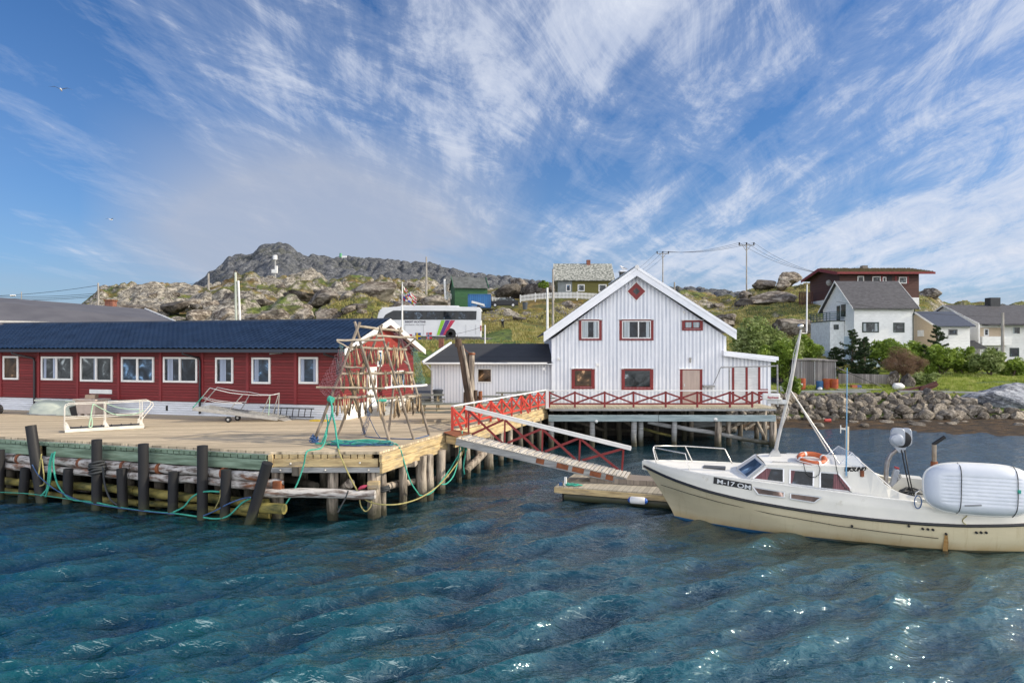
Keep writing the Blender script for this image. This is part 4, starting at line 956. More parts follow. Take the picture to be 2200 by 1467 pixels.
MB().box((a.x+.09, -.06, 1.0), (.05, .03, .16)).build('handle', M_['alu'], door); MB().box((a.x+.09, -.06, .72), (.04, .03, .05)).build('handle', M_['black'], door)
mb = MB(); mb.bb(a.x-.14, a.x, -.055, 0, .0, b.z+.05); mb.bb(b.x, b.x+.14, -.055, 0, .0, b.z+.05); mb.bb(a.x, b.x, -.05, 0, b.z, b.z+.05); mb.build('trim', dr, door)
MB().bb(a.x-.2, b.x+.2, -.12, 0, b.z+.052, b.z+.09).build('drip_board', wt, door)
p = FH.L(1482, 772); mb = MB(); mb.lathe((p.x, -.12, p.z), [(.06, .12), (.07, .02), (.05, 0), (.045, -.12), (.03, -.18)], 10); mb.build('wall_lamp', M_['alu'], wh, smooth=True)
for (px, py, s) in ((1200, 771, .14), (1283, 783, .15), (1469, 671, .11), (1239, 693, .13), (1168, 792, .14)):
    p = FH.L(px, py); MB().box((p.x, -.06, p.z), (s, .08, s)).build('junction_box', wt, wh)
a, b = FH.L(1509, 829), FH.L(1532, 829); MB().bb(a.x, b.x, -.35, -.03, a.z-.05, a.z+.05).build('shelf', M_['greywood'], wh)
MB().tube([FH.L(1532, 826, -.05), FH.L(1540, 810, -.05), FH.L(1548, 790, -.05), FH.L(1556, 787, -.05)], .012, 5).build('cable', M_['black'], wh)
# chimney behind the ridge
a = FH.L(1332, 584, 5.2); b = FH.L(1346, 620, 5.2); cm_ = mat('dark_chimney', (.10, .10, .09), .9, col2=(.05, .05, .045), sc_=8, st=(1, 1, 3))
ch = MB().bb(a.x, b.x, 4.9, 5.5, b.z, a.z-.03).build('chimney', cm_, wh); MB().bb(a.x-.05, b.x+.05, 4.85, 5.55, a.z-.03, a.z+.05).build('chimney_cap', wpm2, ch)
chtop = HB+Vector(((a.x+b.x)/2, 5.2, a.z+.05))
# annex
ax0, ax1 = FH.L(928, 800, .3).x, xl
ze_ = FH.L(1000, 783, .3).z
MB().bb(ax0, ax1-.002, .3, 11, -.25, ze_).build('wall', wpm, wh)
mb = MB(); x = ax0+.1
while x < ax1-.05: mb.bb(x-.04, x+.04, .275, .3, -.2, ze_-.02); x += .165
mb.build('battens', wpm2, wh)
MB().bb(ax0-.05, ax0+.09, .26, .36, -.2, ze_).build('corner_board', wpm2, wh)
ea, eb = FH.L(908, 778, -.15), Vector((ax1, -.15, FH.L(1000, 779, -.15).z)); ea.z = eb.z
ra = FH.L(969, 738, 3.9); rb2 = Vector((ax1, 3.9, ra.z))
rk = Vector((ea.x, 11, ea.z))
mb = MB(); mb.add([ea, eb, rb2, ra, rk, Vector((ax1, 11, ea.z))], [(0, 1, 2, 3), (0, 3, 4), (3, 2, 5, 4), (0, 4, 5, 1)]); mb.build('roof', boards('felt_strips', (.035, .038, .045), axis='y', width=.22, line=.12, var=.1, dark=.6, rough=.85), wh)
MB().bar(ea+Vector((0, 0, .03)), ra+Vector((0, 0, .05)), .10, .10).build('verge_board', wpm2, wh)
MB().tube([ea+Vector((.05, -.06, -.05)), eb+Vector((-.3, -.06, -.05))], .06, 8).build('gutter', wt, wh, smooth=True)
MB().tube([ea+Vector((.2, -.06, -.08)), Vector((ax0+.02, .2, ze_-.35)), Vector((ax0+.02, .24, -.1))], .04, 8).build('downpipe', wt, wh, smooth=True)
MB().bb(ea.x+.1, ax1, -.13, .3, eb.z-.1, eb.z-.05).build('soffit', wpm2, wh)
a, b = FH.L(1027, 820, .28), FH.L(1055, 793, .28)
window(wh, a.x-.05, b.x+.05, a.z-.05, b.z+.05, .28, fm=wt, fw=.06, fd=.04, glass=G_warm)  # brown reflection put into the pane colour
# lean-to
la, lb = FH.L(1555, 757, -.35), FH.L(1673, 770, -.35); lx = FH.L(1657, 800).x
MB().prism([(xr, .06, -.25), (lx, .06, -.25), (lx, .06, lb.z-.12), (xr, .06, la.z-.14)], (0, 6, 0)).build('wall', wpm, wh)
mb = MB(); x = xr+.12
while x < lx: mb.bb(x-.048, x+.048, .03, .06, -.2, la.z-.15+(lb.z-la.z)*(x-la.x)/(lb.x-la.x)); x += .205
mb.build('battens', wpm2, wh)
MB().prism([(la.x, -.35, la.z-.11), (lb.x, -.35, lb.z-.11), (lb.x, -.35, lb.z+.09), (la.x, -.35, la.z+.09)], (0, 6.8, 0)).build('roof', wpm2, wh, bevel=.01)
MB().prism([(la.x, -.38, la.z-.19), (lb.x-.15, -.38, lb.z-.19), (lb.x-.15, -.38, lb.z-.112), (la.x, -.38, la.z-.112)], (0, .3, 0)).build('fascia', wpm2, wh)
shm = boards('white_shutter_slats', (.74, .75, .76), axis='z', width=.085, line=.2, var=.03, dark=.7, rough=.5)
pp = [FH.L(p, 800).x for p in (1575, 1604, 1631)]
for i in range(2): MB().bb(pp[i]+.06, pp[i+1]-.06, .0, .035, .05, FH.L(1600, 790).z).build('shutter', shm, wh)
for x in pp: MB().bb(x-.055, x+.055, -.03, .05, -.0, FH.L(1600, 788).z).build('door_post', dr, wh)
# steel frame in front of lean-to
sf = T('steel_frame', 'thin grey steel frame standing in front of the lean-to shutters', 'frame', (12, 35, 2)); O = (12, 35, 2)
q0, q1 = P(1550, 789, 35.2), P(1670, 786, 35.2); gm = M_['greywood']
MB(O).tube([q0, q1], .035, 8).build('top_bar', gm, sf); MB(O).tube([P(1567, 789, 35.2), P(1567, 873, 35.2)], .035, 8).build('post', gm, sf); MB(O).tube([P(1670, 783, 35.2), P(1671, 873, 35.2)], .045, 8).build('post', gm, sf)
# gull
def gull(loc, s, rz, name='gull', label='', flying=False):
    t = T(name, label, 'bird', loc, rz)
    w_ = mat('white_feathers', (.8, .8, .8), .8, col2=(.7, .7, .72)); g_ = mat('grey_feathers', (.30, .33, .37), .8, col2=(.24, .26, .30))
    if not flying:
        MB().tube([(-.30*s, 0, .16*s), (-.2*s, 0, .17*s), (-.05*s, 0, .2*s), (.1*s, 0, .25*s), (.17*s, 0, .33*s), (.2*s, 0, .38*s), (.25*s, 0, .39*s), (.285*s, 0, .385*s)], .1, 10, [.012*s, .05*s, .095*s, .10*s, .06*s, .055*s, .045*s, .015*s]).build('body', w_, t, smooth='all')
        for sd_ in (-1, 1): MB().tube([(.1*s, .07*s*sd_, .26*s), (-.05*s, .095*s*sd_, .23*s), (-.25*s, .03*s*sd_, .18*s), (-.36*s, .0, .16*s)], .05, 8, [.03*s, .05*s, .03*s, .006*s]).build('wing', g_, t, smooth='all')
        for sd_ in (-1, 1): MB().tube([(.0, .03*s*sd_, .13*s), (.01*s, .03*s*sd_, 0)], .008*s, 6).build('leg', mat('beak_yellow', (.6, .35, .05), .5), t)
    else:
        MB().tube([(-.25*s, 0, 0), (-.1*s, 0, 0), (.1*s, 0, 0), (.2*s, 0, .02*s), (.27*s, 0, .0)], .05, 8, [.02*s, .05*s, .055*s, .04*s, .01*s]).build('body', w_, t, smooth='all')
        for sd_ in (-1, 1):
            MB().add([(.06*s, sd_*.03*s, .02*s), (-.08*s, sd_*.03*s, .02*s), (-.05*s, sd_*.32*s, .14*s), (.07*s, sd_*.32*s, .15*s), (-.10*s, sd_*.66*s, .04*s), (-.03*s, sd_*.6*s, .08*s)], [(0, 1, 2, 3), (3, 2, 4, 5)]).build('wing', g_, t, norm=False)
        MB().tube([(.2*s, 0, 0), (.3*s, 0, -.01*s)], .01, 6).build('beak', mat('beak_yellow', (.6, .35, .05), .5), t)
    return t
gull(chtop, .8, math.pi, label='white gull with grey wings standing on the white house chimney')
gull(P(131, 193, 30), .72, R(90)+.4, label='gull gliding high in the left sky with wings spread', flying=True)
gull(P(238, 472, 75), 1.0, R(80), label='tiny distant gull flying low over the left hillside', flying=True)
# ------------------------------------------------------------------ motor boat
BO = Vector((4.83, 20.26, 0)); brz = R(-19)
boat = T('motor_boat', 'cream and white cabin fishing boat with registration plate moored on the right', 'boat', BO, brz)
FB = Fac(BO, brz)
def ip(x, t): return float(np.interp(x, [p[0] for p in t], [p[1] for p in t]))
def smooth_tab(t, n=60):
    xs = np.linspace(t[0][0], t[-1][0], n); ys = np.interp(xs, [p[0] for p in t], [p[1] for p in t])
    for _ in range(3): ys[1:-1] = (ys[:-2]+2*ys[1:-1]+ys[2:])/4
    return list(zip(xs, ys))
tb_s = smooth_tab([(-.9, .02), (-.4, .48), (.2, .86), (1, 1.2), (2, 1.44), (3, 1.5), (4, 1.54), (5, 1.57), (6, 1.56), (7, 1.45), (8.4, 1.08), (9.3, .68), (9.9, .0)])
tb_w = smooth_tab([(0, .0), (.5, .26), (1, .5), (2, .84), (3, 1.06), (4, 1.15), (5, 1.22), (6, 1.30), (7, 1.22), (8.4, .86), (9.1, .5), (9.55, 0)])
tz_s = smooth_tab([(-.9, 1.46), (0, 1.25), (1, 1.06), (2, .93), (3, .825), (4, .75), (5, .70), (6, .68), (7, .68), (8, .71), (9, .78), (9.9, .86)])
led = []
for (px, py) in ((1390, 991), (1414, 998), (1450, 1007), (1523, 1021), (1599, 1031), (1686, 1043), (1800, 1058), (1850, 1065), (1896, 1071)):
    x, z = 1.0, 1.3
    for _ in range(40):
        q = FB.L(px, py, -(ip(x, tb_s)-.05)); x = .5*x+.5*q.x; z = q.z
    led.append((x, z))
led = [(-1.0, led[0][1])]+led+[(6.3, 1.18), (7.2, 1.06), (8.4, 1.10), (9.9, 1.25)]
tz_l = smooth_tab(led)
def hull_side(px, py, o=0.0):
    x, z = 2.0, 1.0
    for _ in range(60):
        zs = ip(x, tz_s)
        if z >= zs: y = -(ip(x, tb_s)-.05*min(1, (z-zs)/.4))
        else:
            t = max(0, z/zs); y = -(ip(x, tb_w)*(1-t)+ip(x, tb_s)*t+.06*math.sin(t*math.pi))
        q = FB.L(px, py, y-o); x = .6*x+.4*q.x; z = .6*z+.4*q.z
    return Vector((q.x, y-o, q.z))
nu_, lv = 90, 16
def hullpt(u, t):
    """u 0 bow..1 stern, t -1 keel, 0 waterline, 1 sheer"""
    if t >= 0:
        xa = -.9*t**1.15; xb = 9.55+.35*t
        xs_ = xa+(xb-xa)*u
        us = -.9+10.8*u; uw = 9.55*u
        bs, bw = ip(us, tb_s), ip(uw, tb_w)
        return xs_, bw*(1-t)+bs*t+.06*math.sin(t*math.pi)*min(1, u*8)*min(1, (1-u)*8), ip(us, tz_s)*t
    k = -t
    return 9.55*u+.3*k*(1-u), ip(9.55*u, tb_w)*(1-k)**.6, -.75*k
def sym(rows, name, m, parent, flip=False, smooth=True):
    """rows: list over u of list over level of (x,b,z); builds both sides"""
    n = len(rows); k = len(rows[0]); v = []
    for sgn in (-1, 1):
        for r_ in rows:
            for (x, b, z) in r_: v.append((x, sgn*b, z))
    f = gridfaces(n, k); f = np.vstack([f, f[:, ::-1]+n*k])
    return npmesh(name, v, f, m, smooth=smooth, parent=parent)
cream, nt, b = new_mat('cream_gelcoat'); b.inputs['Roughness'].default_value = .30; b.inputs['Coat Weight'].default_value = .3
v = coords(nt); s_ = nt.nodes.new('ShaderNodeSeparateXYZ'); nt.links.new(v, s_.inputs[0])
c = ramp(nt, noise(nt, coords(nt, (.5, .5, 1.5)), 1.2, 6, .6), [(.3, (.56, .49, .32)), (.7, (.68, .60, .41))])
mr = N(nt, 'ShaderNodeMapRange'); nt.links.new(s_.outputs[2], mr.inputs[0]); mr.inputs[1].default_value = .28; mr.inputs[2].default_value = .03
c = mixc(nt, ramp(nt, noise(nt, coords(nt, (7, 1, .5)), 1.3, 8, .75), [(.55, (0, 0, 0)), (.72, (.55, .55, .55))]), c, (.42, .34, .18))
nz = noise(nt, coords(nt, (1.2, 1, .4)), 2.2, 6, .7); ml = N(nt, 'ShaderNodeMath', operation='MULTIPLY'); nt.links.new(mr.outputs[0], ml.inputs[0]); nt.links.new(nz, ml.inputs[1])
c = mixc(nt, ml.outputs[0], c, (.42, .25, .06))
bl = ramp(nt, s_.outputs[2], [(0.0, (1, 1, 1)), (.03, (1, 1, 1)), (.04, (0, 0, 0))])
xr_ = N(nt, 'ShaderNodeMapRange'); nt.links.new(s_.outputs[0], xr_.inputs[0]); xr_.inputs[1].default_value = 2.5; xr_.inputs[2].default_value = 4.5
c = mixc(nt, bl, c, mixc(nt, xr_.outputs[0], (.02, .11, .24), (.10, .09, .045))); nt.links.new(c, b.inputs['Base Color'])
gel = mat('white_gelcoat', (.74, .72, .64), .32, col2=(.64, .63, .57), sc_=1.0, dirt=((.44, .40, .30), 1.6, .63))
gel2 = mat('white_gelcoat_deck', (.82, .81, .76), .4, col2=(.72, .71, .66), sc_=1.5)
rows = [[hullpt(i/nu_, -1+2*j/lv*1.0) for j in range(lv+1)] for i in range(nu_+1)]
hull = sym(rows, 'hull', cream, boat)
def topr(i):
    us = -.9+10.8*i/nu_; bs = ip(us, tb_s); zs = ip(us, tz_s); zl = max(ip(us, tz_l), zs+.04)
    x = us-(.06 if i == 0 else .05*(1-i/nu_))
    bb = max(bs-.05, .015)
    return [(us, bs, zs), (x, bb+.012, zs+(zl-zs)*.5), (x, bb, zl), (x, max(bb-.05, .0), zl+.01), (x, max(bb-.07, .0), zl-.02), (x, max(bb-.09, .0), zs-.1)]
top = sym([topr(i) for i in range(nu_+1)], 'topsides', gel, boat)
for sgn in (-1, 1):
    pts = [Vector((-.9+10.8*i/nu_, sgn*(ip(-.9+10.8*i/nu_, tb_s)+.01), ip(-.9+10.8*i/nu_, tz_s))) for i in range(nu_+1)]
    MB().tube(pts, .04, 8).build('rub_rail', mat('black_rubrail', (.012, .014, .02), .35), boat, smooth='all')
# foredeck
rows = []
xc0 = FB.L(1603, 1030, -1.08).x
xs = np.linspace(-.92, 5.6, 60)
dk = []
for x in xs:
    bb = max(ip(x, tb_s)-.09, .01); zl = ip(x, tz_l); dk.append([(x, bb*t, zl-.0+.05*(1-t*t)) for t in (1, .75, .5, .25, 0)])
sym(dk, 'deck', gel2, boat)
# cockpit floor and inner
MB().prism([(5.5, -1.35, .5), (8.8, -.75, .5), (8.8, .75, .5), (5.5, 1.35, .5)], (0, 0, .04)).build('cockpit_floor', M_['greywood'], boat)
MB().bb(5.55, 5.6, -1.35, 1.35, .5, 1.32).build('bulkhead', gel, boat)
MB().bb(6.5, 7.4, -.35, .5, .54, .95).build('engine_box', gel, boat, bevel=.03)
# aft deck
MB().prism([(8.5, -.95, 1.02), (9.3, -.6, 1.05), (9.8, 0, 1.1), (9.3, .6, 1.05), (8.5, .95, 1.02)], (0, 0, .03)).build('aft_deck', gel2, boat)
# cabin
def cb_(zx, zy, y): return FB.L(1560+zx/6.47, 940+zy/6.47, y)
yb, yt = -1.16, -1.02
Q = {}
B1 = cb_(300, 590, yb); T1 = cb_(555, 375, yt); B0 = cb_(140, 455, -.28); T0 = cb_(425, 262, -.28)
T2 = cb_(1400, 392, yt); T3 = cb_(1620, 402, yt); T4 = cb_(1930, 412, yt)
sweep = [cb_(2045, 490, yb+.03), cb_(2120, 570, yb-.0), cb_(2200, 655, yb-.04), cb_(2290, 715, -1.22), cb_(2400, 768, -1.28), cb_(2500, 800, -1.33), cb_(2620, 830, -1.38), cb_(2760, 860, -1.44)]
bot = []
for x in np.linspace(7.0, B1.x, 26): bot.append(Vector((x, -(ip(x, tb_s)-.10) if x > 5.6 else -min(ip(x, tb_s)-.10, 1.16+max(0, (x-4.4))*.2), ip(x, tz_l)-.01)))
poly = [B1, T1, T2, T3, T4]+sweep+bot
def mirror(p): return Vector((p.x, -p.y, p.z))
for s_ in (0, 1):
    pl = [mirror(p) if s_ else p for p in poly]
    mb = MB(); n = len(pl)
    inn = [p+Vector((0, .05 if not s_ else -.05, 0)) for p in pl]
    # triangulate the near-flat side with bmesh
    import bmesh
    bm = bmesh.new(); vs = [bm.verts.new(p) for p in pl]; f = bm.faces.new(vs); r_ = bmesh.ops.triangulate(bm, faces=[f])
    me = bpy.data.meshes.new('cabin_side'); bm.to_mesh(me); bm.free(); me.materials.append(gel)
    o = bpy.data.objects.new('cabin_side', me); COL.objects.link(o); o.parent = boat
    sm = o.modifiers.new('s', 'SOLIDIFY'); sm.thickness = .04; sm.offset = 0
# roof (cambered)
rows = []
edge = [T1, T1.lerp(T2, .5), T2, T3, T4]
ctr = [Vector((T0.x, 0, max(T0.z, T1.z+.04)))]+[Vector((e.x, 0, e.z+.09)) for e in edge[1:]]
rf = []
for e, c0 in zip(edge, ctr):
    r_ = []
    for t in (0, .12, .3, .6, 1): r_.append((e.x+(c0.x-e.x)*t, abs(e.y)*(1-t)+(.04 if t == 0 else 0), e.z+(c0.z-e.z)*math.sin(t*math.pi/2)+(0 if t else -.03)))
    rf.append(r_)
sym(rf, 'cabin_roof', gel2, boat)
bt0 = Vector((B0.x, 0, B0.z+.02))
mb = MB()
for s_ in (0, 1):
    a = [B1, B0, T0, T1]; a = [mirror(p) for p in a] if s_ else a; mb.add(a, [(0, 1, 2, 3)])
mb.add([B0, mirror(B0), mirror(T0), T0], [(0, 1, 2, 3)])
mb.build('windscreen_frame', gel, boat)
def inset(q, f=.12, d=Vector((0, 0, 0))):
    c = sum(q, Vector())/len(q); return [p.lerp(c, f)+d for p in q]
nrm = (B0-B1).cross(T1-B1).normalized(); nrm = nrm if nrm.x < 0 else -nrm
bgl = glassmat('boat_glass', (.10, .15, .22)); bgd = glassmat('boat_dark_glass', (.022, .028, .035))
fmet = mat('window_alu_frame', (.72, .73, .74), .3, .5, col2=(.62, .63, .65))
def panel(pts, m, name='window', parent=boat, fr=.022, curt=None, nn_=Vector((0, -1, 0))):
    w_ = MB(); n = len(pts)
    for i in range(n): w_.bar(pts[i], pts[(i+1) % n], fr*1.6, fr*1.6, nn_)
    w_ = w_.build(name, fmet, parent)
    MB().add([p+nn_*.006 for p in pts], [tuple(range(n))]).build('pane', m, w_)
    if curt: MB().add([p+nn_*.009 for p in curt], [tuple(range(len(curt)))]).build('curtain', CURT3, w_)
    return w_
q = [cb_(180, 440, 0), cb_(405, 290, 0), cb_(495, 375, 0), cb_(260, 552, 0)]
WS = [B1.lerp(B0, .14)+(T1-B1)*.08, B0.lerp(B1, .05)+(T0-B0)*.08, T0.lerp(T1, .08)-(T0-B0)*.1, T1.lerp(T0, .14)-(T1-B1)*.10]
panel([p+nrm*.012 for p in WS], bgl, nn_=nrm, fr=.014)
WS2 = [mirror(p) for p in WS]; nr2 = Vector((nrm.x, -nrm.y, nrm.z)); panel([p+nr2*.012 for p in WS2], bgl, nn_=nr2, fr=.014)
def side(zx, zy, o=.03):
    # interpolate y between bottom & top of cabin side
    x, y = 3, yb
    for _ in range(20):
        p = cb_(zx, zy, y); t = (p.z-B1.z)/(T1.z-B1.z); y = yb+(yt-yb)*min(max(t, 0), 1)
    return Vector((p.x, y-o, p.z))
panel([side(*p) for p in ((365, 566), (556, 412), (798, 430), (798, 618))], bgd, curt=[side(*p, .03) for p in ((385, 555), (560, 425), (625, 430), (570, 585))])
panel([side(*p) for p in ((885, 638), (888, 440), (1215, 466), (1210, 675))], bgd, curt=[side(*p, .03) for p in ((895, 625), (895, 450), (960, 455), (915, 630))])
panel([side(*p) for p in ((1305, 695), (1305, 474), (1558, 492), (1770, 748))], bgd, curt=[side(*p, .03) for p in ((1480, 705), (1495, 495), (1555, 500), (1750, 735))])
for q_ in (((375, 685), (808, 757), (805, 828), (448, 783)), ((898, 772), (1325, 826), (1225, 898), (895, 845))):
    pts = [hull_side(1560+a/6.47, 940+b/6.47, .05) for a, b in q_]; panel(pts, glassmat('brown_glass%d' % q_[0][0], (.16, .10, .08)), fr=.016)
# bright ledge strip along deck edge is the gunwale cap
for sgn in (-1, 1):
    pts = [Vector((x, sgn*(ip(x, tb_s)-.07), ip(x, tz_l)+.008)) for x in np.linspace(-.8, 6.0, 40)]
    MB().tube(pts, .025, 6).build('gunwale_cap', gel2, boat, smooth='all')
# crease line, fittings
ln = [hull_side(px, py, .03) for px, py in ((1420, 1041), (1480, 1060), (1544, 1078), (1660, 1104), (1800, 1129), (1912, 1144), (2016, 1156))]
MB().tube(ln, .008, 5).build('crease_line', M_['shadow'], boat)
for px, py in ((1982, 1135), (1993, 1136), (2004, 1137), (2097, 1143), (2107, 1143), (2118, 1143), (1830, 1129), (1952, 1129), (2032, 1146)):
    p = hull_side(px, py, 0); MB().lathe((p.x, p.y+.02, p.z), [(.03, .02), (.03, -.07)], 10, 'y').build('through_hull', M_['black'], boat)
p0, p1 = hull_side(2032, 1148, .004), hull_side(2030, 1186, .004)
MB().add([p0+Vector((-.03, -.03, 0)), p0+Vector((.03, -.03, 0)), p0.lerp(p1, .4)+Vector((.055, -.04, 0)), p1+Vector((.05, -.04, 0)), p1+Vector((-.06, -.04, 0)), p0.lerp(p1, .5)+Vector((-.05, -.04, 0))], [(0, 1, 2, 3, 4, 5)]).build('rust_streak', mat('rust_stain', (.30, .13, .03), .8, col2=(.45, .30, .12), sc_=9), boat)
# registration board
pl = [hull_side(1533.6, 1024, .02), hull_side(1614.7, 1039.5, .02), hull_side(1614.7, 1052.5, .02), hull_side(1532.5, 1038, .02)]
pb = MB().prism(pl, (0, -.012, 0)).build('registration_plate', mat('plate_black', (.008, .009, .011), .5), boat)
tx = (pl[1]-pl[0]).normalized(); tzv = Vector((0, 0, 1))
hgt = (pl[0]-pl[3]).length
Mx = Matrix((tx, (tzv-tx*tzv.dot(tx)).normalized(), tx.cross(tzv).normalized())).transposed().to_4x4(); Mx.translation = pl[3]+Vector((.0, -.016, 0))+tx*.09+Vector((0, 0, hgt*.17))
text('M-17 OM', hgt*.92, mat('letter_white', (.82, .84, .84), .5), pb, Mx, bold=.002, width=(pl[1]-pl[0]).length*.88)
p = side(1625, 462, .035); q = side(1930, 462, .035); tx = (q-p).normalized()
Mx = Matrix((tx, Vector((0, 0, 1)), tx.cross(Vector((0, 0, 1))))).transposed().to_4x4(); Mx.translation = p
text('VIKSUND', .15, M_['shadow'], boat, Mx, bold=.008, shear=.5, width=(q-p).length)
# bow rail
rs = mat('stainless', (.70, .68, .64), .25, .85, col2=(.6, .58, .54))
def br(pts, name='bow_rail', r=.018): return MB().tube([FB.L(*p) for p in pts], r, 8).build(name, rs, boat, smooth=True)
z8 = lambda a, b, y: (1370+a/4.584, 880+b/4.584, y)
br([z8(188, 540, -.30), z8(150, 385, -.30), z8(160, 362, -.22), z8(172, 355, 0), z8(465, 357, .55), z8(845, 382, 1.05), z8(860, 388, 1.05), z8(930, 530, 1.05)])
br([z8(205, 515, .1), z8(158, 372, .0), z8(470, 432, -.70), z8(518, 615, -.72)])
br([z8(540, 512, .6), z8(468, 360, .6)], 'stanchion')
# hatch, bow line
h0 = FB.L(1534, 1007, -.35); MB().box((h0.x, -.15, h0.z+.0), (.62, .4, .07)).build('hatch', mat('hatch_dark', (.05, .055, .06), .4), boat, bevel=.015)
tangle('rope_bundle', boat.matrix_world @ Vector((0, 0, 0)) + Matrix.Rotation(brz, 3, 'Z') @ FB.L(1462, 997, -.1)+BO+Vector((0, 0, .02)), .5, .12, 40, .010, M_['teal_rope'], 'thin teal rope strewn on the white foredeck behind the bow rail', .02, 31)
# grab rails on roof
for (a, b, yy) in (((640, 340), (1260, 372), -.8), ((840, 225), (1180, 238), .7)):
    p, q = cb_(*a, yy), cb_(*b, yy); p.z = max(p.z, T1.z+.03); q.z = max(q.z, T1.z+.03)
    MB().tube([p-Vector((0, 0, .06)), p+Vector((0, 0, .02)), q+Vector((0, 0, .02)), q-Vector((0, 0, .06))], .013, 6).build('grab_rail', rs, boat)
# mast
mbase = FB.L(1664, 975, 0); mtop = FB.L(1721, 708, 0); mk = FB.L(1697, 836, 0)
whm = mat('mast_white', (.62, .61, .58), .4, col2=(.45, .44, .42), sc_=4)
ms = MB().tube([mbase, mk, mtop], .07, 10, [.05, .044, .028]).build('mast', whm, boat, smooth=True)
for (a, b, yy) in ((1779, 970, .35), (1805, 998, -.7)):
    MB().tube([mk, FB.L(a, b, yy)], .017, 8).build('mast_stay', rs, ms, smooth=True)
MB().prism([mbase+Vector((-.2, -.1, -.10)), mbase+Vector((.22, -.1, -.12)), mbase+Vector((.10, -.1, .12)), mbase+Vector((-.04, -.1, .12))], (0, .2, 0)).build('mast_foot', M_['alu'], ms)
MB().lathe(FB.L(1720, 701, 0)-Vector((0, 0, .06)), [(.02, 0), (.075, .03), (.085, .06), (.075, .10), (.03, .13)], 14).build('masthead_lamp', rs, ms, smooth=True)
mt2 = FB.L(1733, 712, .1); MB().tube([FB.L(1722, 716, 0), FB.L(1733, 716, .1), FB.L(1733, 704, .1)], .02, 6).build('antenna_bracket', rs, ms)
MB().tube([mt2, FB.L(1734, 611, .1)], .022, 8, [.024, .016]).build('antenna', M_['white'], ms, smooth=True)
MB().tube([FB.L(1719, 712, 0), FB.L(1705, 760, 0), FB.L(1700, 800, -.08), FB.L(1688, 850, -.12), FB.L(1694, 880, -.1), FB.L(1676, 930, -.1), FB.L(1670, 970, -.1)], .01, 5).build('cable', whm, ms)
rx0, rx1 = FB.L(1638, 858, -.1), FB.L(1676, 847, -.1)
rd_ = MB().bb(rx0.x, rx1.x, -.25, .05, rx0.z, rx1.z+.02).build('radar_scanner', gel2, ms, bevel=.03)
Mx = Matrix(((1, 0, 0), (0, 0, -1), (0, 1, 0))).to_4x4()
q = FB.L(1649, 855.5, -.26); Mx = Matrix((Vector((1, 0, 0)), Vector((0, 0, 1)), Vector((0, -1, 0)))).transposed().to_4x4(); Mx.translation = q
text('Raytheon', .09, mat('letter_red', (.45, .02, .05), .5), rd_, Mx, bold=.002, width=FB.L(1672, 855, -.26).x-q.x)
a, b = FB.L(1648, 867, -.1), FB.L(1690, 859, -.1); MB().bb(a.x, b.x, -.15, .0, a.z, b.z).build('radar_bracket', M_['alu'], ms, bevel=.01)
a = FB.L(1675, 862, -.1); MB().box((a.x, -.1, a.z+.02), (.14, .14, .16)).build('radar_gearbox', whm, ms, bevel=.02)
# blue whip antenna, post with cleats
p = FB.L(1818, 1022, -1.12); MB().tube([p, FB.L(1820, 790, -1.12)], .02, 8, [.02, .010]).build('whip_antenna', mat('blue_whip', (.18, .40, .62), .4), boat, smooth=True)
MB().box((p.x, -1.1, p.z+.02), (.09, .05, .14)).build('antenna_mount', M_['alu'], boat)
ps = MB().tube([FB.L(1819, 1003, .85), FB.L(1820, 936, .85), FB.L(1820, 916, .85)], .05, 8).build('post', mat('beige_post', (.55, .47, .35), .6), boat, smooth=True)
MB().bar(FB.L(1807, 920, .85), FB.L(1820, 922, .85), .04, .05).build('cleat', rs, ps); MB().bar(FB.L(1806, 913, .85), FB.L(1806, 930, .85), .03, .03).build('cleat', rs, ps)
# cockpit windshield
a, b, c, d, e = cb_(1390, 252, .55), cb_(1560, 118, .5), cb_(1750, 212, -.7), cb_(1930, 410, -.98), cb_(1560, 395, -.85)
wsg, nt, bb_ = new_mat('clear_glass'); bb_.inputs['Base Color'].default_value = (.5, .6, .7, 1); bb_.inputs['Roughness'].default_value = .05
tr_ = nt.nodes.new('ShaderNodeBsdfTransparent'); mx = nt.nodes.new('ShaderNodeMixShader'); mx.inputs[0].default_value = .42
nt.links.new(tr_.outputs[0], mx.inputs[1]); nt.links.new(bb_.outputs[0], mx.inputs[2]); nt.links.new(mx.outputs[0], nt.nodes['Material Output'].inputs[0])
wf = MB()
for s, t in ((a, b), (b, c), (c, d), (c, e), (a, e), (e, d)): wf.tube([s, t], .016, 6)
wf = wf.build('cockpit_windshield', fmet, boat)
MB().add([a, b, c, e], [(0, 1, 2, 3)]).build('pane', wsg, wf); MB().add([c, d, e], [(0, 1, 2)]).build('pane', wsg, wf)
# rails down the sweep
MB().tube([cb_(1880, 340, -1.05), cb_(2040, 475, -1.12), cb_(2200, 610, -1.2), cb_(2290, 690, -1.25)], .018, 6).build('hand_rail', rs, boat, smooth=True)
MB().tube([sweep[0], sweep[1], sweep[2], sweep[3], sweep[4], sweep[5], sweep[6], sweep[7]], .024, 6).build('coaming_cap', gel2, boat, smooth='all')
p = side(1885, 500, .05); MB().tube([p+Vector((0, 0, .09)), p-Vector((0, 0, .06))], .05, 10).build('side_lamp', M_['rust'], boat, smooth=True); MB().box(p+Vector((.05, 0, -.10)), (.12, .06, .03)).build('lamp_bracket', gel2, boat)
MB().tube([side(1070, 345, .06), side(1100, 470, .08), side(1160, 530, .08), side(1230, 545, .08), side(1290, 500, .08), side(1300, 420, .08), side(1270, 355, .06)], .010, 6).build('cable', M_['black_rope'], boat, smooth='all')
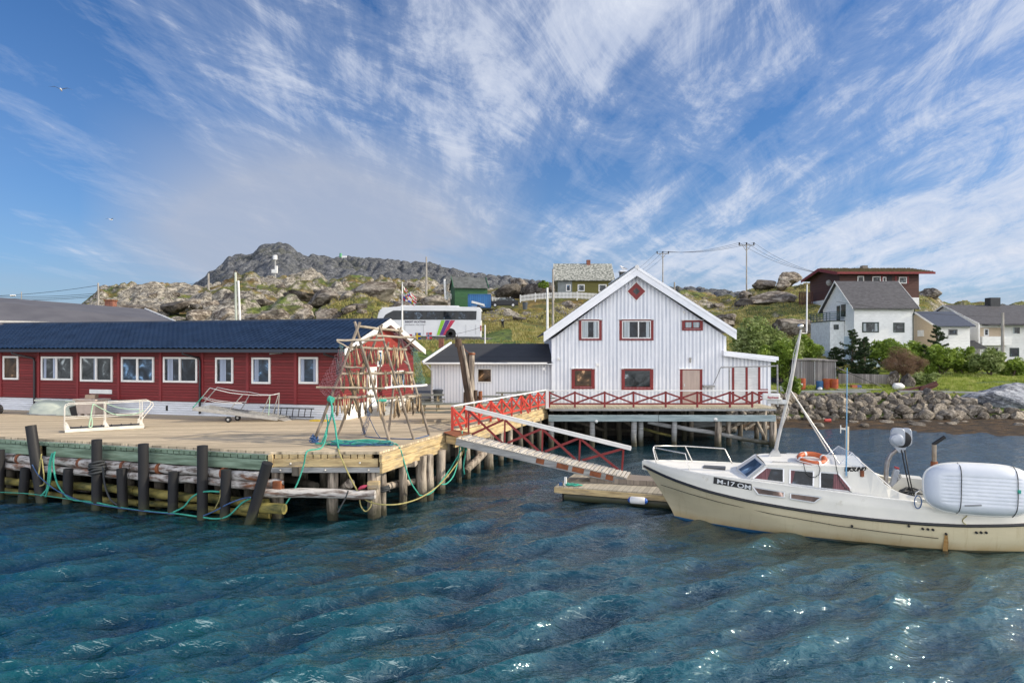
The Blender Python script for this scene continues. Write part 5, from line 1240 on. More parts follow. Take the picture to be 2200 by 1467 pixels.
MB().tube([side(1490, 200, .06), side(1530, 420, .06), side(1570, 580, .06), side(1650, 700, .06), side(1750, 755, .06), side(1860, 770, .06), side(1960, 710, .06), side(2030, 600, .06), side(2040, 490, .06)], .010, 6).build('cable', M_['black_rope'], boat, smooth='all')
# net hauler
hm = mat('grey_cast_alu', (.42, .45, .50), .4, .4, col2=(.32, .35, .40), sc_=4)
Y0 = -.85
pst = MB().tube([FB.L(1903, 1050, Y0), FB.L(1904, 1010, Y0), FB.L(1907, 990, Y0), FB.L(1914, 976, Y0), FB.L(1928, 965, Y0)], .055, 10).build('hauler_arm', mat('worn_steel', (.34, .33, .33), .4, .6, col2=(.22, .19, .17), sc_=5), boat, smooth=True)
hc = FB.L(1927, 938, Y0); s = .0118
def rr(c, wx, hz_, y0, y1, n=24, pw=4):
    pts = []
    for i in range(n):
        a = 2*math.pi*i/n; cx, sx = math.cos(a), math.sin(a); k = (abs(cx)**pw+abs(sx)**pw)**(-1/pw); pts.append((c[0]+cx*k*wx, y0, c[2]+sx*k*hz_*(1 if sx > 0 else .95)))
    return MB().prism(pts, (0, y1-y0, 0))
hd = rr(hc, .17, .24, Y0-.14, Y0-.04).build('hauler_head', hm, boat, smooth=True, bevel=.02)
h2 = (hc.x+.2, 0, hc.z); rr(h2, .13, .24, Y0-.10, Y0+.0).build('cover_plate', hm, hd, smooth=True, bevel=.02)
MB().lathe((hc.x+.10, Y0-.07, hc.z-.05), [(.19, .12), (.21, .10), (.12, .03), (.12, -.0), (.21, -.05), (.19, -.065)], 20, 'y').build('sheave', M_['black'], hd, smooth=True)
MB().lathe((hc.x-.04, Y0-.14, hc.z-.06), [(.165, 0), (.165, -.05), (.14, -.07), (.14, -.10), (.10, -.115), (.10, -.14), (.05, -.15)], 22, 'y').build('drum_hub', hm, hd, smooth=True)
MB().prism([(hc.x-.10, Y0-.06, hc.z-.22), (hc.x+.22, Y0-.06, hc.z-.22), (hc.x+.14, Y0-.06, hc.z-.40), (hc.x+.04, Y0-.06, hc.z-.40)], (0, .10, 0)).build('bracket', hm, hd)
for o_ in (0, .07): MB().tube([FB.L(1937, 966, Y0-.1)+Vector((o_, 0, 0)), FB.L(1945, 1010, Y0-.15)+Vector((o_*.9, 0, 0)), FB.L(1953, 1045, Y0-.2)+Vector((o_*.8, 0, 0)), FB.L(1962, 1070, Y0-.3)+Vector((o_*.5, 0, 0))], .016, 6).build('hose', M_['black'], boat, smooth='all')
# exhaust, winch, cockpit clutter
ex = MB().tube([FB.L(2007, 1030, .25), FB.L(2007, 991, .25)], .085, 10).build('exhaust_pipe', M_['rust'], boat, smooth=True)
MB().tube([FB.L(2007, 992, .25), FB.L(2007, 955, .25)], .055, 10).build('upper_pipe', mat('old_galvanised', (.35, .31, .26), .5, .3, col2=(.22, .17, .12), sc_=5), ex, smooth=True)
MB().tube([FB.L(2004, 955, .25), FB.L(2030, 938, .25)], .048, 10).build('elbow', M_['black'], ex, smooth=True)
wn = MB().bar(FB.L(1917, 1045, -.5), FB.L(1926, 1008, -.5), .14, .14); wn.build('winch', hm, boat, bevel=.02)
MB().tube([FB.L(1926, 1006, -.5), FB.L(1927, 1003, -.5)], .06, 10).build('winch_cap', mat('red_cap', (.45, .05, .05), .5), boat)
MB().tube([FB.L(1930, 1020, -.5), FB.L(1934, 1018, -.5), FB.L(1936, 1035, -.5)], .025, 8).build('lever', rs, boat, smooth=True)
MB().prism([FB.L(1915, 1048, -.6), FB.L(1938, 1025, -.6), FB.L(1985, 1030, -.6), FB.L(1985, 1062, -.6), FB.L(1930, 1058, -.6)], (0, .5, 0)).build('fish_hold', gel, boat)
tangle('hose_bundle', BO+Matrix.Rotation(brz, 3, 'Z') @ FB.L(1955, 1062, -1.0), .35, .2, 40, .02, M_['black_rope'], 'black hoses piled in the boat cockpit beside the white dinghy', .08, 33, 'hose')
MB().tube([FB.L(1966, 1070, -1.3), FB.L(1968, 1058, -1.3), FB.L(1978, 1052, -1.3), FB.L(1985, 1056, -1.3)], .022, 8).build('grab_hoop', rs, boat, smooth=True)
tag(MB().tube([Vector((math.cos(a)*.09-.02, 0, math.sin(a)*.16)) for a in np.linspace(math.pi*.5, math.pi*2.5, 14)], .012, 6).build('rope_loop', M_['blue_rope'], smooth='all', loc=BO+Matrix.Rotation(brz, 3, 'Z') @ hull_side(1974, 1078, .03)), 'small grey rope loop hanging over the boat side left of the dinghy', 'rope')
rope('mooring_rope', [BO+Matrix.Rotation(brz, 3, 'Z') @ hull_side(a, b, .02) for a, b in ((2076, 1102), (2077, 1108), (2069, 1115), (2069, 1121), (2076, 1127))], .011, M_['yellow_rope'], 'short curled line hanging on the boat side under the dinghy')
# life ring on the roof
lr = T('life_ring', 'orange life ring with white bands lying on the boat cabin roof', 'life ring', BO+Matrix.Rotation(brz, 3, 'Z') @ (cb_(1195, 290, -.55)+Vector((0, 0, 0))), brz)
lw = Matrix.Rotation(R(14), 3, 'X') @ Matrix.Rotation(R(3), 3, 'Y')
pts = [lw @ Vector((math.cos(a)*.32, math.sin(a)*.32, 0)) for a in np.linspace(0, 2*math.pi, 33)]
orm = mat('orange_ring', (.52, .13, .04), .5, col2=(.40, .09, .03), sc_=5)
MB().tube(pts, .068, 10).build('ring', orm, lr, smooth='all')
for a in (.5, 2.1, 3.6, 5.2):
    MB().tube([lw @ Vector((math.cos(a+k)*.32, math.sin(a+k)*.32, 0)) for k in (-.09, 0, .09)], .073, 10).build('band', M_['white'], lr, smooth=True)
MB().tube([lw @ Vector((math.cos(a)*(.41+.03*math.sin(a*4)), math.sin(a)*(.41+.03*math.sin(a*4)), .01)) for a in np.linspace(0, 2*math.pi, 41)], .012, 5).build('grab_line', M_['white'], lr)
# dinghy on its side
dc = FB.L(2103, 1051, -1.62); e0_, e1_2 = FB.L(1984, 1047, -1.62), FB.L(2222, 1047, -1.62)
dl = (e1_2.x-e0_.x)/2; dh = .60
dg = T('dinghy', 'white ribbed plastic dinghy lashed on its side to the boat stern', 'dinghy', BO+Matrix.Rotation(brz, 3, 'Z') @ Vector(((e0_.x+e1_2.x)/2, dc.y, dc.z)), brz)
n1_, n2_ = 120, 60
S_, T_ = np.meshgrid(np.linspace(-1, 1, n1_), np.linspace(-1, 1, n2_))
# map square to superellipse
kk = np.power(np.power(np.abs(S_), 6)+np.power(np.abs(T_), 6)+1e-9, -1/6)*np.maximum(np.abs(S_), np.abs(T_))
ang = np.arctan2(T_, S_); rad = np.maximum(np.abs(S_), np.abs(T_))
sup = np.power(np.power(np.abs(np.cos(ang)), 3.2)+np.power(np.abs(np.sin(ang)), 3.2), -1/3.2)
xx = rad*sup*np.cos(ang); zz_ = rad*sup*np.sin(ang)
dep = .38*np.power(np.clip(1-rad**5, 0, 1), .55)
flat_ = np.clip((.62-np.abs(zz_+.05))*8, 0, 1)*np.clip((.76-np.abs(xx))*8, 0, 1)
dep = dep-.035*flat_+.022*flat_*np.abs(np.sin(zz_*math.pi*7))
tilt = R(10)
xv = xx*dl; zv = zz_*dh*1.0; yv = -dep
zr = zv*math.cos(tilt)-yv*math.sin(tilt)*1.0; yr = yv*math.cos(tilt)+zv*math.sin(tilt)*1.0
dgm = mat('dinghy_white', (.74, .77, .81), .38, col2=(.62, .66, .71), sc_=1.5, dirt=((.40, .42, .44), 1.6, .72))
npmesh('hull', np.stack([xv, yr, zr], -1).reshape(-1, 3), gridfaces(n2_, n1_), dgm, parent=dg)
rim = []
for a in np.linspace(0, 2*math.pi, 61):
    sp_ = (abs(math.cos(a))**3.2+abs(math.sin(a))**3.2)**(-1/3.2); x_, z_ = math.cos(a)*sp_*dl, math.sin(a)*sp_*dh
    rim.append(Vector((x_, z_*math.sin(tilt)+.0, z_*math.cos(tilt))))
MB().tube(rim, .03, 8).build('rim', gel2, dg, smooth='all')
def dsurf(fx, fz, o=.012):
    a = math.atan2(fz, fx); sp_ = (abs(math.cos(a))**3.2+abs(math.sin(a))**3.2)**(-1/3.2); rd0 = min(1, math.hypot(fx, fz)/sp_)
    y = -.38*(1-rd0**5)**.55-o; z = fz*dh; return Vector((fx*dl, y*math.cos(tilt)+z*math.sin(tilt), z*math.cos(tilt)-y*math.sin(tilt)))
for fx in (-.38, .62):
    MB().tube([dsurf(fx+.03*k/8, k/8.0) for k in range(-8, 9)], .010, 6).build('lashing', M_['black_rope'], dg, smooth='all')
MB().bar(dsurf(-.33, -.66, .0), dsurf(-.03, -.60, .0), .03, .03).build('skeg_strip', M_['greywood'], dg)
MB().box(dsurf(.64, .0), (.06, .03, .08)).build('knot', M_['teal_rope'], dg)
# ------------------------------------------------------------------ drying rack
pw = mat('rack_pole', (.30, .25, .20), .8, col2=(.10, .08, .06), sc_=2.2, st=(1.5, 1.5, .5), bump=.4, bs=20, lo=.36, hi=.6)
pw2 = mat('rack_pole_pale', (.48, .42, .34), .8, col2=(.22, .18, .13), sc_=2.2, st=(.5, 1.5, 1.5), bump=.3, bs=20)
RKO = G(790, 945, 2.0); rk_ = T('drying_rack', 'wooden pole rack for drying fish standing at the pier corner', 'rack', RKO)
def pole(a, b, r=.055, m=pw, ext=0):
    r *= .8
    a, b = Vector(a), Vector(b); d = (b-a).normalized(); b = b+d*ext
    mb = MB(RKO); roughlog(mb, a, b, r, 8, 5, .015); return mb.build('pole', m, rk_, smooth=True)
T1_ = P(766, 702, 22.3); T2_ = P(818, 705, 23.3); T3_ = P(858, 708, 24.2)
pole(G(673, 951, 2.0), P(772, 695, 22.2), .062, ext=.05); pole(G(837, 949, 2.0), P(763, 694, 22.35), .055, ext=.05)
pole(G(726, 934, 2.0), P(820, 700, 23.3), .055, ext=.05); pole(G(889, 944, 2.0), P(816, 703, 23.2), .05, ext=.05)
pole(G(834, 935, 2.0), P(861, 706, 24.2), .05, ext=.05); pole(G(922, 935, 2.0), P(856, 708, 24.1), .055, ext=.05)
pole(G(784, 934, 2.0), P(739, 775, 22.6), .05); pole(P(738, 760, 22.2), P(770, 845, 22.9), .045)
pole(P(770, 701, 22.3), P(860, 711, 24.2), .055, pw2, .1)
bars = [(P(752, 746, 22.15), P(873, 751, 23.7)), (P(730, 803, 22.0), P(888, 801, 23.6)), (P(716, 856, 21.7), P(803, 851, 22.4)), (P(809, 857, 21.95), P(904, 850, 23.5))]
for a, b in bars: pole(a, b, .055, pw2)
pole(P(723, 731, 21.9), P(826, 730, 22.4), .05, pw2); pole(P(809, 722, 22.6), P(893, 725, 23.6), .05, pw2)
pole(P(679, 832, 21.6), P(830, 834, 22.4), .045, pw2); pole(P(827, 833, 22.2), P(917, 827, 23.3), .045, M_['white'])
pole(P(738, 788, 22.0), P(785, 790, 22.2), .04, pw); pole(P(777, 731, 22.3), P(812, 718, 23), .035, pw); pole(P(724, 733, 21.9), P(757, 752, 22.1), .03, pw2)
pole(P(868, 748, 23.6), P(893, 728, 23.7), .035, pw); pole(P(745, 762, 22.3), P(800, 725, 23), .035, pw); pole(P(778, 790, 22.4), P(762, 850, 22.6), .05, pw)
pole(P(835, 735, 23.3), P(812, 800, 22.9), .04, pw); pole(P(868, 776, 23.6), P(880, 786, 23.6), .04, pw)
for p in ((793, 802, 22.3), (807, 857, 21.9), (714, 856, 21.7)): pass
MB(RKO).tube([P(706, 856, 21.65), P(716, 860, 21.6)], .10, 8).build('rope_lashing', M_['teal_rope'], rk_, smooth=True)
MB(RKO).tube([P(810, 860, 21.95), P(830, 860, 22.1)], .05, 8).build('rope_lashing', M_['teal_rope'], rk_, smooth=True)
rope('mooring_rope', [P(710, 858, 21.5), P(713, 875, 21.4), P(712, 892, 21.4), P(704, 915, 21.3), P(698, 935, 21.1), G(690, 955, 2.02)], .028, M_['teal_rope'], 'thick teal rope tied to the left rack pole and hanging to the planks, left strand')
rope('mooring_rope', [P(713, 870, 21.4), P(715, 890, 21.4), P(720, 915, 21.2), P(723, 940, 20.9), G(728, 964, 2.02)], .028, M_['teal_rope'], 'thick teal rope tied to the left rack pole and hanging to the planks, right strand')
# fish
fm_ = [mat('dried_fish_a', (.46, .33, .19), .7, col2=(.15, .10, .055), sc_=5, st=(1, 1, .5), bump=.5, bs=30, lo=.4, hi=.56), mat('dried_fish_b', (.60, .47, .30), .7, col2=(.26, .18, .10), sc_=5, st=(1, 1, .5), bump=.5, bs=30, lo=.4, hi=.56), mat('dried_fish_c', (.20, .15, .10), .7, col2=(.06, .045, .03), sc_=5, bump=.5, bs=30)]
fish_me = []
for k in range(6):
    rd = random.Random(k); L = .5+.08*rd.random(); cx = rd.uniform(-.06, .06)
    pts = [Vector((0, 0, .05)), Vector((.01, 0, .0)), Vector((cx*.3, .01, -.12*L/.5)), Vector((cx*.8, .0, -.26*L/.5)), Vector((cx, .01, -.38*L/.5)), Vector((cx*1.1, 0, -.47*L/.5)), Vector((cx*1.4, 0, -.53*L/.5))]
    mb = MB(); mb.tube(pts, .03, 7, [.022, .008, .015, .026, .030, .022, .006])
    mb.add([(0, 0, .03), (-.03, 0, .10), (.03, 0, .11)], [(0, 1, 2)])
    mb.add([(cx, .02, -.36*L/.5), (cx+.06, .03, -.42*L/.5), (cx+.02, .02, -.5*L/.5)], [(0, 1, 2)])
    o = mb.build('dried_fish', fm_[k % 3], smooth='all'); fish_me.append(o.data); bpy.data.objects.remove(o)
rows_l = ['split dried cod hanging on the topmost fish bar of the drying rack', 'split dried cod hanging on the middle fish bar of the drying rack', 'split dried cod hanging on the lowest left fish bar of the drying rack', 'split dried cod hanging on the lowest right fish bar of the drying rack']
skip = [lambda t: .16 < t < .27 or .93 < t, lambda t: .40 < t < .47 or .9 < t and t < .93, lambda t: t > .97, lambda t: .22 < t < .38]
rd = random.Random(4)
for bi, (a, b) in enumerate(bars):
    L = (b-a).length; n = int(L/.056)
    for i in range(n):
        t = (i+rd.uniform(.2, .8))/n
        if skip[bi](t): continue
        sd_ = rd.choice((-1, 1)); dd = (b-a).normalized(); nr = Vector((dd.y, -dd.x, 0))
        p = a.lerp(b, t)+nr*sd_*(.055+rd.random()*.03)+Vector((0, 0, -.0+rd.uniform(-.05, .02)))
        o = bpy.data.objects.new('dried_fish', rd.choice(fish_me)); COL.objects.link(o); o.location = p
        o.rotation_euler = (rd.uniform(-.12, .12), rd.uniform(-.22, .22), rd.uniform(0, 6.28)); s = rd.uniform(.62, 1.18); o.scale = (s*1.1, s*1.1, s)
        tag(o, rows_l[bi], 'fish', rows_l[bi].replace('split dried cod', 'dried cod'))
# nets on the rack: knotted diamond mesh drawn as thin cords
def net(name, c00, c10, c01, c11, nu_, nv_, r, m, label, sag=.15, seed=1):
    rd = random.Random(seed); g = {}
    O = Vector(c00)
    for i in range(nu_+1):
        for j in range(nv_+1):
            u, v = i/nu_, j/nv_
            p = (Vector(c00)*(1-u)*(1-v)+Vector(c10)*u*(1-v)+Vector(c01)*(1-u)*v+Vector(c11)*u*v)
            p += Vector((rd.uniform(-.03, .03), rd.uniform(-.05, .05), -sag*math.sin(math.pi*u)*math.sin(math.pi*v)+rd.uniform(-.02, .02))); g[i, j] = p
    mb = MB(O)
    for i in range(nu_+1):
        for j in range(nv_):
            if i < nu_: mb.tube([g[i, j], g[i+1, j+1]], r, 3)
            if i > 0: mb.tube([g[i, j], g[i-1, j+1]], r, 3)
    return tag(mb.build(name, m, loc=O), label, 'net')
nm1 = mat('purple_net', (.24, .13, .16), .9); nm2 = mat('green_net', (.16, .30, .27), .9)
net('fishing_net', P(731, 745, 22.0), P(745, 770, 22.0), P(682, 832, 21.6), P(735, 833, 21.8), 7, 14, .0045, nm1, 'thin dark red fishing net stretched on the left side of the rack', .1, 1)
net('fishing_net', P(684, 834, 21.6), P(735, 835, 21.8), P(705, 858, 21.7), P(720, 860, 21.8), 8, 6, .0045, nm1, 'hanging lower flap of the dark red net by the left rack pole', .1, 2)
net('fishing_net', P(840, 712, 24), P(868, 722, 24), P(888, 748, 24), P(862, 755, 24), 9, 10, .005, nm1, 'dark red fishing net bunched along the white gable board right of the rack', .1, 3)
net('fishing_net', P(882, 745, 24), P(897, 752, 24), P(896, 825, 24), P(914, 825, 24), 5, 22, .005, nm2, 'pale green fishing net hanging at the right end of the rack', .05, 4)
net('fishing_net', P(730, 740, 22.4), P(737, 742, 22.5), P(727, 800, 22.4), P(735, 800, 22.4), 3, 20, .005, nm2, 'narrow grey-green net strip hanging by the building corner', .02, 5)
net('fishing_net', P(793, 878, 23.4), P(800, 880, 23.4), P(775, 932, 23.4), P(786, 934, 23.4), 3, 14, .006, M_['blue_rope'], 'blue net bunch hanging down the middle rack pole to the deck', .02, 6)
rope('mooring_rope', [G(784, 937, 2.02), G(810, 940, 2.02), G(850, 942, 2.02), G(890, 942, 2.02), G(921, 935, 2.02)], .018, M_['blue_rope'], 'dark blue rope lying straight on the planks along the rack feet')
rope('mooring_rope', [P(806, 860, 22), P(790, 880, 22), P(797, 905, 22.2), G(815, 938, 2.02), G(835, 945, 2.02)], .012, M_['blue_rope'], 'thin blue line hanging loosely from the middle of the rack')
# ------------------------------------------------------------------ aluminium gangway standing on the deck
def G2(px, py, h=0):  # point at height h above deck whose foot pixel is given
    p = G(px, py, 2.0); p.z += h; return p
ag = T('boarding_gangway', 'off-white tubular metal gangway with green rope loops standing on the pier planks', 'gangway', G(135, 931, 2)); O = G(135, 931, 2)
n0, n1 = G(139, 930, 2.0), G(310, 920, 2.0); dv = (n1-n0).normalized(); wv = Vector((-dv.y, dv.x, 0))*.75
am = M_['alupaint']
for s, o_ in ((0, Vector()), (1, wv)):
    MB(O).bar(n0+o_+Vector((0, 0, .07)), n1+o_+Vector((0, 0, .07)), .04, .12).build('side_beam', am, ag, bevel=.008)
    a, b = n0+o_, n1+o_; Lg = (b-a).length
    MB(O).tube([a+Vector((0, 0, .1)), a+Vector((0, 0, .85)), a+dv*.04+Vector((0, 0, .95)), a+dv*.14+Vector((0, 0, 1.0)), a+dv*(Lg*.55)+Vector((0, 0, 1.0)), b+dv*.15+Vector((0, 0, 1.02)), b+dv*.28+Vector((0, 0, .95)), b+dv*.30+Vector((0, 0, .85)), b-dv*.10+Vector((0, 0, .32))], .016, 8).build('handrail', am, ag, smooth=True)
    MB(O).tube([a+Vector((0, 0, .5)), b+dv*.0+Vector((0, 0, .52))], .014, 8).build('mid_rail', am, ag, smooth=True)
    for q in (.5, .97): MB(O).tube([a+dv*Lg*q+Vector((0, 0, .1)), a+dv*Lg*q+Vector((0, 0, 1.0))], .016, 8).build('post', am, ag, smooth=True)
    for q in (.02, .5, .95):
        c = a+dv*Lg*q+Vector((0, -.03, .14)); MB(O).prism([c-dv*.02, c+dv*.13, c+dv*.03+Vector((0, 0, .18)), c+Vector((0, 0, .18))], (0, .012, 0)).build('gusset', am, ag)
MB(O).prism([n0+Vector((0, 0, .11)), n1+Vector((0, 0, .11)), n1+wv+Vector((0, 0, .11)), n0+wv+Vector((0, 0, .11))], (0, 0, .02)).build('tread', mat('dark_tread', (.06, .06, .06), .8), ag)
mb = MB(O)
for k in range(8): c = n0+dv*(.2+k*.32)+Vector((0, 0, .14)); mb.bar(c, c+wv, .03, .03)
mb.build('tread_cleats', mat('dark_tread', (.06, .06, .06), .8), ag)
for a0_, c0_ in ((.02, 0),): MB(O).tube([n1+dv*.02+Vector((0, -.02, .0)), n1+dv*.02+wv+Vector((0, 0, .0))], .03, 8).build('roller', M_['black'], ag)
pr = mat('pale_green_rope', (.42, .60, .45), .8, col2=(.3, .48, .34), sc_=10)
def onr(q, h, o_=Vector()): return n0+dv*(n1-n0).length*q+o_+Vector((0, -.03, h))
rope('mooring_rope', [onr(.35, 1.0), onr(.45, .82), onr(.6, .6), onr(.75, .53), onr(.9, .57), onr(1.0, .68)], .016, pr, 'pale green rope sagging along the near handrail of the white metal gangway')
rope('mooring_rope', [onr(.5, .98, wv), onr(.65, .8, wv), onr(.8, .7, wv), onr(.97, .66, wv)], .014, pr, 'pale green rope sagging along the far handrail of the white metal gangway')
rope('mooring_rope', [onr(.35, 1.0), onr(.33, .7), onr(.32, .5), onr(.30, .2), onr(.33, .17), onr(.34, .3), onr(.33, .5)], .022, pr, 'knotted pale green rope end hanging inside the white metal gangway')
# ------------------------------------------------------------------ second gangway, tilted, with wheels
bg_ = T('boarding_gangway', 'grey tilted metal gangway on small wheels with drooping rope rails by the red wall', 'gangway', G(490, 902, 2)); O = G(490, 902, 2)
def Q2(px, py, D): return P(px, py, D)
na, nb = Q2(414, 878, 27.6), Q2(597, 900, 28.0); fa, fb = na+Vector((.35, .75, .02)), nb+Vector((.2, .75, 0))
gm2 = mat('worn_alu', (.50, .49, .46), .45, .5, col2=(.34, .33, .31), sc_=4)
for a, b in ((na, nb), (fa, fb)): MB(O).bar(a, b, .06, .14).build('side_beam', gm2, bg_, bevel=.01)
mb = MB(O)
for k in range(22): t = (k+.5)/22; mb.bar(na.lerp(nb, t)+Vector((0, 0, .06)), fa.lerp(fb, t)+Vector((0, 0, .06)), .09, .02)
mb.build('tread', M_['greywood'], bg_)
for (pa, pb_, D) in (((420, 870), (451, 833), 27.6), ((488, 886), (522, 847), 27.75), ((560, 893), (580, 849), 27.9), ((597, 893), (600, 844), 28.0), ((437, 866), (467, 832), 28.3), ((515, 885), (535, 850), 28.4), ((585, 893), (598, 848), 28.5)):
    MB(O).tube([Q2(*pa, D), Q2(*pb_, D)], .02, 6).build('stanchion', gm2, bg_)
def catr(pts, D, nm='rope_rail', r=.016): MB(O).tube([Q2(a, b, D) for a, b in pts], r, 6).build(nm, M_['white'], bg_, smooth='all')
catr(((451, 833), (470, 838), (495, 844), (522, 847), (550, 849), (580, 849), (600, 845)), 27.8, r=.014); catr(((467, 832), (495, 838), (520, 841), (535, 842), (560, 847), (590, 848), (600, 845)), 28.4, r=.012)
catr(((435, 855), (460, 863), (490, 866), (520, 866)), 27.7, r=.012); catr(((438, 853), (465, 860), (500, 864), (530, 863)), 28.3, r=.012)
MB(O).tube([Q2(414, 876, 27.55), Q2(430, 858, 27.55), Q2(436, 852, 27.55)], .02, 6).build('rope_tie', M_['teal_rope'], bg_); MB(O).tube([Q2(580, 850, 27.8), Q2(577, 892, 27.8)], .016, 6).build('rope_tie', pr, bg_)
for px, D in ((491, 27.6), (511, 28.3)):
    c = Q2(px, 895, D); c.z = 2.12; wl = MB(O).lathe(c, [(.05, .05), (.12, .04), (.12, -.04), (.05, -.05)], 16, 'y').build('wheel', M_['black'], bg_, smooth=True); MB(O).lathe(c, [(.05, .055), (.05, -.055)], 10, 'y').build('hub', M_['alu'], wl)
MB(O).prism([nb, nb+Vector((.25, .1, -.1)), fb+Vector((.25, 0, -.1)), fb], (0, 0, .02)).build('end_flap', gm2, bg_)
# ladder on edge against plinth
lo_ = FR_; la_ = T('ladder', 'dark metal ladder lying on its edge against the white plinth', 'ladder', CR+Matrix.Rotation(rzR, 3, 'Z') @ Vector((-5, -.25, 0)), rzR)
l0, l1 = FR_.L(560, 897, -.2).x+5, FR_.L(676, 897, -.2).x+5
for z in (.12, .48): MB().bar((l0, 0, z), (l1, 0, z), .03, .035).build('side_rail', M_['black'], la_)
for k in range(9): x = l0+(l1-l0)*(k+.5)/9; MB().bar((x-.03, 0, .12), (x+.03, 0, .48), .025, .025).build('rung', M_['black'], la_)
tag(MB().prism([(0, 0, 0), (.7, -.1, 0), (.75, .3, 0), (.1, .35, 0)], (0, 0, .05)).build('yellow_board', mat('yellow_plastic', (.65, .45, .03), .5), loc=G(665, 905, 2.0)), 'flat yellow sheet lying on the planks near the plinth corner', 'sheet')
# upturned rowing boat
ub = T('rowing_boat', 'pale green upturned rowing boat lying against the white plinth', 'rowing boat', G(118, 889, 2.0), rzR)
n1_, n2_ = 60, 30
S_, T_ = np.meshgrid(np.linspace(-1, 1, n1_), np.linspace(-1, 1, n2_))
bw = np.power(np.clip(1-np.abs(np.where(S_ < 0, S_, S_*.82))**2.4, 0, 1), .7)*.72; hh = .62*np.clip(1-np.abs(S_)**3.5, .0, 1)**.6
yv = T_*bw; zv = hh*np.power(np.clip(1-np.abs(T_)**2.6, 0, 1), .55)+.012*np.abs(np.sin(T_*14))
ubm = mat('pale_green_hull', (.56, .60, .50), .5, col2=(.44, .49, .42), sc_=1.6, st=(1, 4, 4), dirt=((.35, .33, .28), 2, .68))
npmesh('hull', np.stack([S_*1.35, yv, zv], -1).reshape(-1, 3), gridfaces(n2_, n1_), ubm, parent=ub)
MB().bar((-1.2, 0, .6), (1.2, 0, .6), .05, .07).build('keel', ubm, ub)
MB().tube([Vector((-1.35+2.7*k/20, -.74*float(np.interp(abs(-1+2*k/20), [0, .5, .8, 1], [1, .9, .6, .05])), .03)) for k in range(21)], .03, 6).build('gunwale', M_['greywood'], ub)
# fish tub with carton
tb = T('fish_tub', 'beige insulated fish tub standing by the red wall', 'tub', G(197, 892, 2.0), rzR)
tbm = mat('beige_plastic', (.50, .43, .38), .6, col2=(.42, .36, .32), sc_=3)
MB().add([(-.5, -.3, .08), (.5, -.3, .08), (.5, .3, .08), (-.5, .3, .08), (-.56, -.36, .68), (.56, -.36, .68), (.56, .36, .68), (-.56, .36, .68)], [(0, 1, 2, 3), (0, 1, 5, 4), (1, 2, 6, 5), (2, 3, 7, 6), (3, 0, 4, 7), (4, 5, 6, 7)]).build('body', tbm, tb, bevel=.03)
MB().box((0, 0, .71), (1.26, .84, .07)).build('lid', tbm, tb, bevel=.015)
for x in (-.38, 0, .38): MB().box((x, 0, .04), (.16, .6, .09)).build('foot', tbm, tb)
tag(MB().prism([(-.22, -.18, 0), (.22, -.18, 0), (.18, .15, 0), (-.2, .15, 0)], (.0, .03, .18)).build('carton', mat('cardboard', (.40, .30, .22), .9), loc=G(197, 892, 2.0)+Vector((.02, .0, .75))), 'small brown cardboard carton on top of the fish tub', 'box')
tag(MB().box((0, 0, .2), (.32, .1, .42), Matrix.Rotation(R(-15), 3, 'Y')).build('crate', M_['black'], loc=G(160, 892, 2.0)), 'small black crate leaning between rowing boat and fish tub', 'crate')
t = T('tyre', 'black tyre lying against the plinth at the far left', 'tyre', G(4, 888, 2.0)+Vector((0, 0, .2)), rzR)
MB().tube([Vector((math.cos(a)*.18, -.15, math.sin(a)*.18)) for a in np.linspace(0, 2*math.pi, 25)], .07, 8).build('tread', M_['black'], t, smooth='all'); MB().lathe((0, -.15, 0), [(.12, .04), (.12, -.04)], 14, 'y').build('rim', M_['rust'], t)
# ------------------------------------------------------------------ picnic tables
def picnic():
    t = T('picnic_table', 'x', 'picnic table', (0, 0, 2)); m = mat('picnic_wood', (.20, .21, .17), .8, col2=(.11, .115, .10), sc_=3, st=(.5, 3, 3))
    ml = mat('picnic_leg', (.30, .24, .14), .8, col2=(.18, .14, .08), sc_=3)
    MB().bb(-.95, .95, -.36, .36, .70, .74).build('tabletop', m, t)
    for s in (-1, 1): MB().bb(-.95, .95, s*.78-.13, s*.78+.13, .43, .47).build('seat', m, t)
    for x in (-.65, .65):
        MB().bar((x, -.8, .41), (x, .8, .41), .05, .09).build('brace', ml, t); MB().bar((x+.05, -.3, .66), (x+.05, .3, .66), .05, .09).build('brace', ml, t)
        for s in (-1, 1): MB().bar((x, s*.25, .70), (x, s*.55, .0), .05, .10).build('leg', ml, t)
        for s in (-1, 1): MB().bar((x, s*.80, .42), (x, s*.82, .0), .05, .09).build('leg', ml, t)
    return t
pt = picnic(); pts_ = [(945, 905, 5, 'dark picnic table with benches nearest the gangway top, right of the drying rack'), (912, 880, 2, 'picnic table by the dark rubbish bin, behind the nearest picnic table'), (1055, 884, 2, 'picnic table seen through the red railing, nearest the old mooring posts'), (1105, 874, 0, 'picnic table seen through the red railing, farther right beside the white annex'), (1150, 871, 3, 'picnic table in the corner where the two railings meet'), (808, 884, 75, 'brown picnic table behind the drying rack in front of the red gable')]
for i, (px, py, rz, lb) in enumerate(pts_):
    o = pt if i == 0 else copy_tree(pt); o.location = G(px, py, 2.0); o.rotation_euler = (0, 0, R(rz)); o['label'] = lb; o['group'] = 'picnic tables on the pier'
bn = T('rubbish_bin', 'dark grey plastic rubbish bin at the annex corner', 'bin', G(941, 866, 2.0))
MB().lathe((0, 0, 0), [(.20, 0), (.27, .68)], 12).build('body', mat('bin_grey', (.07, .085, .10), .5), bn, smooth=True); MB().lathe((0, 0, .68), [(.30, 0), (.29, .06), (.1, .09)], 12).build('lid', MATS['bin_grey'], bn, smooth=True)
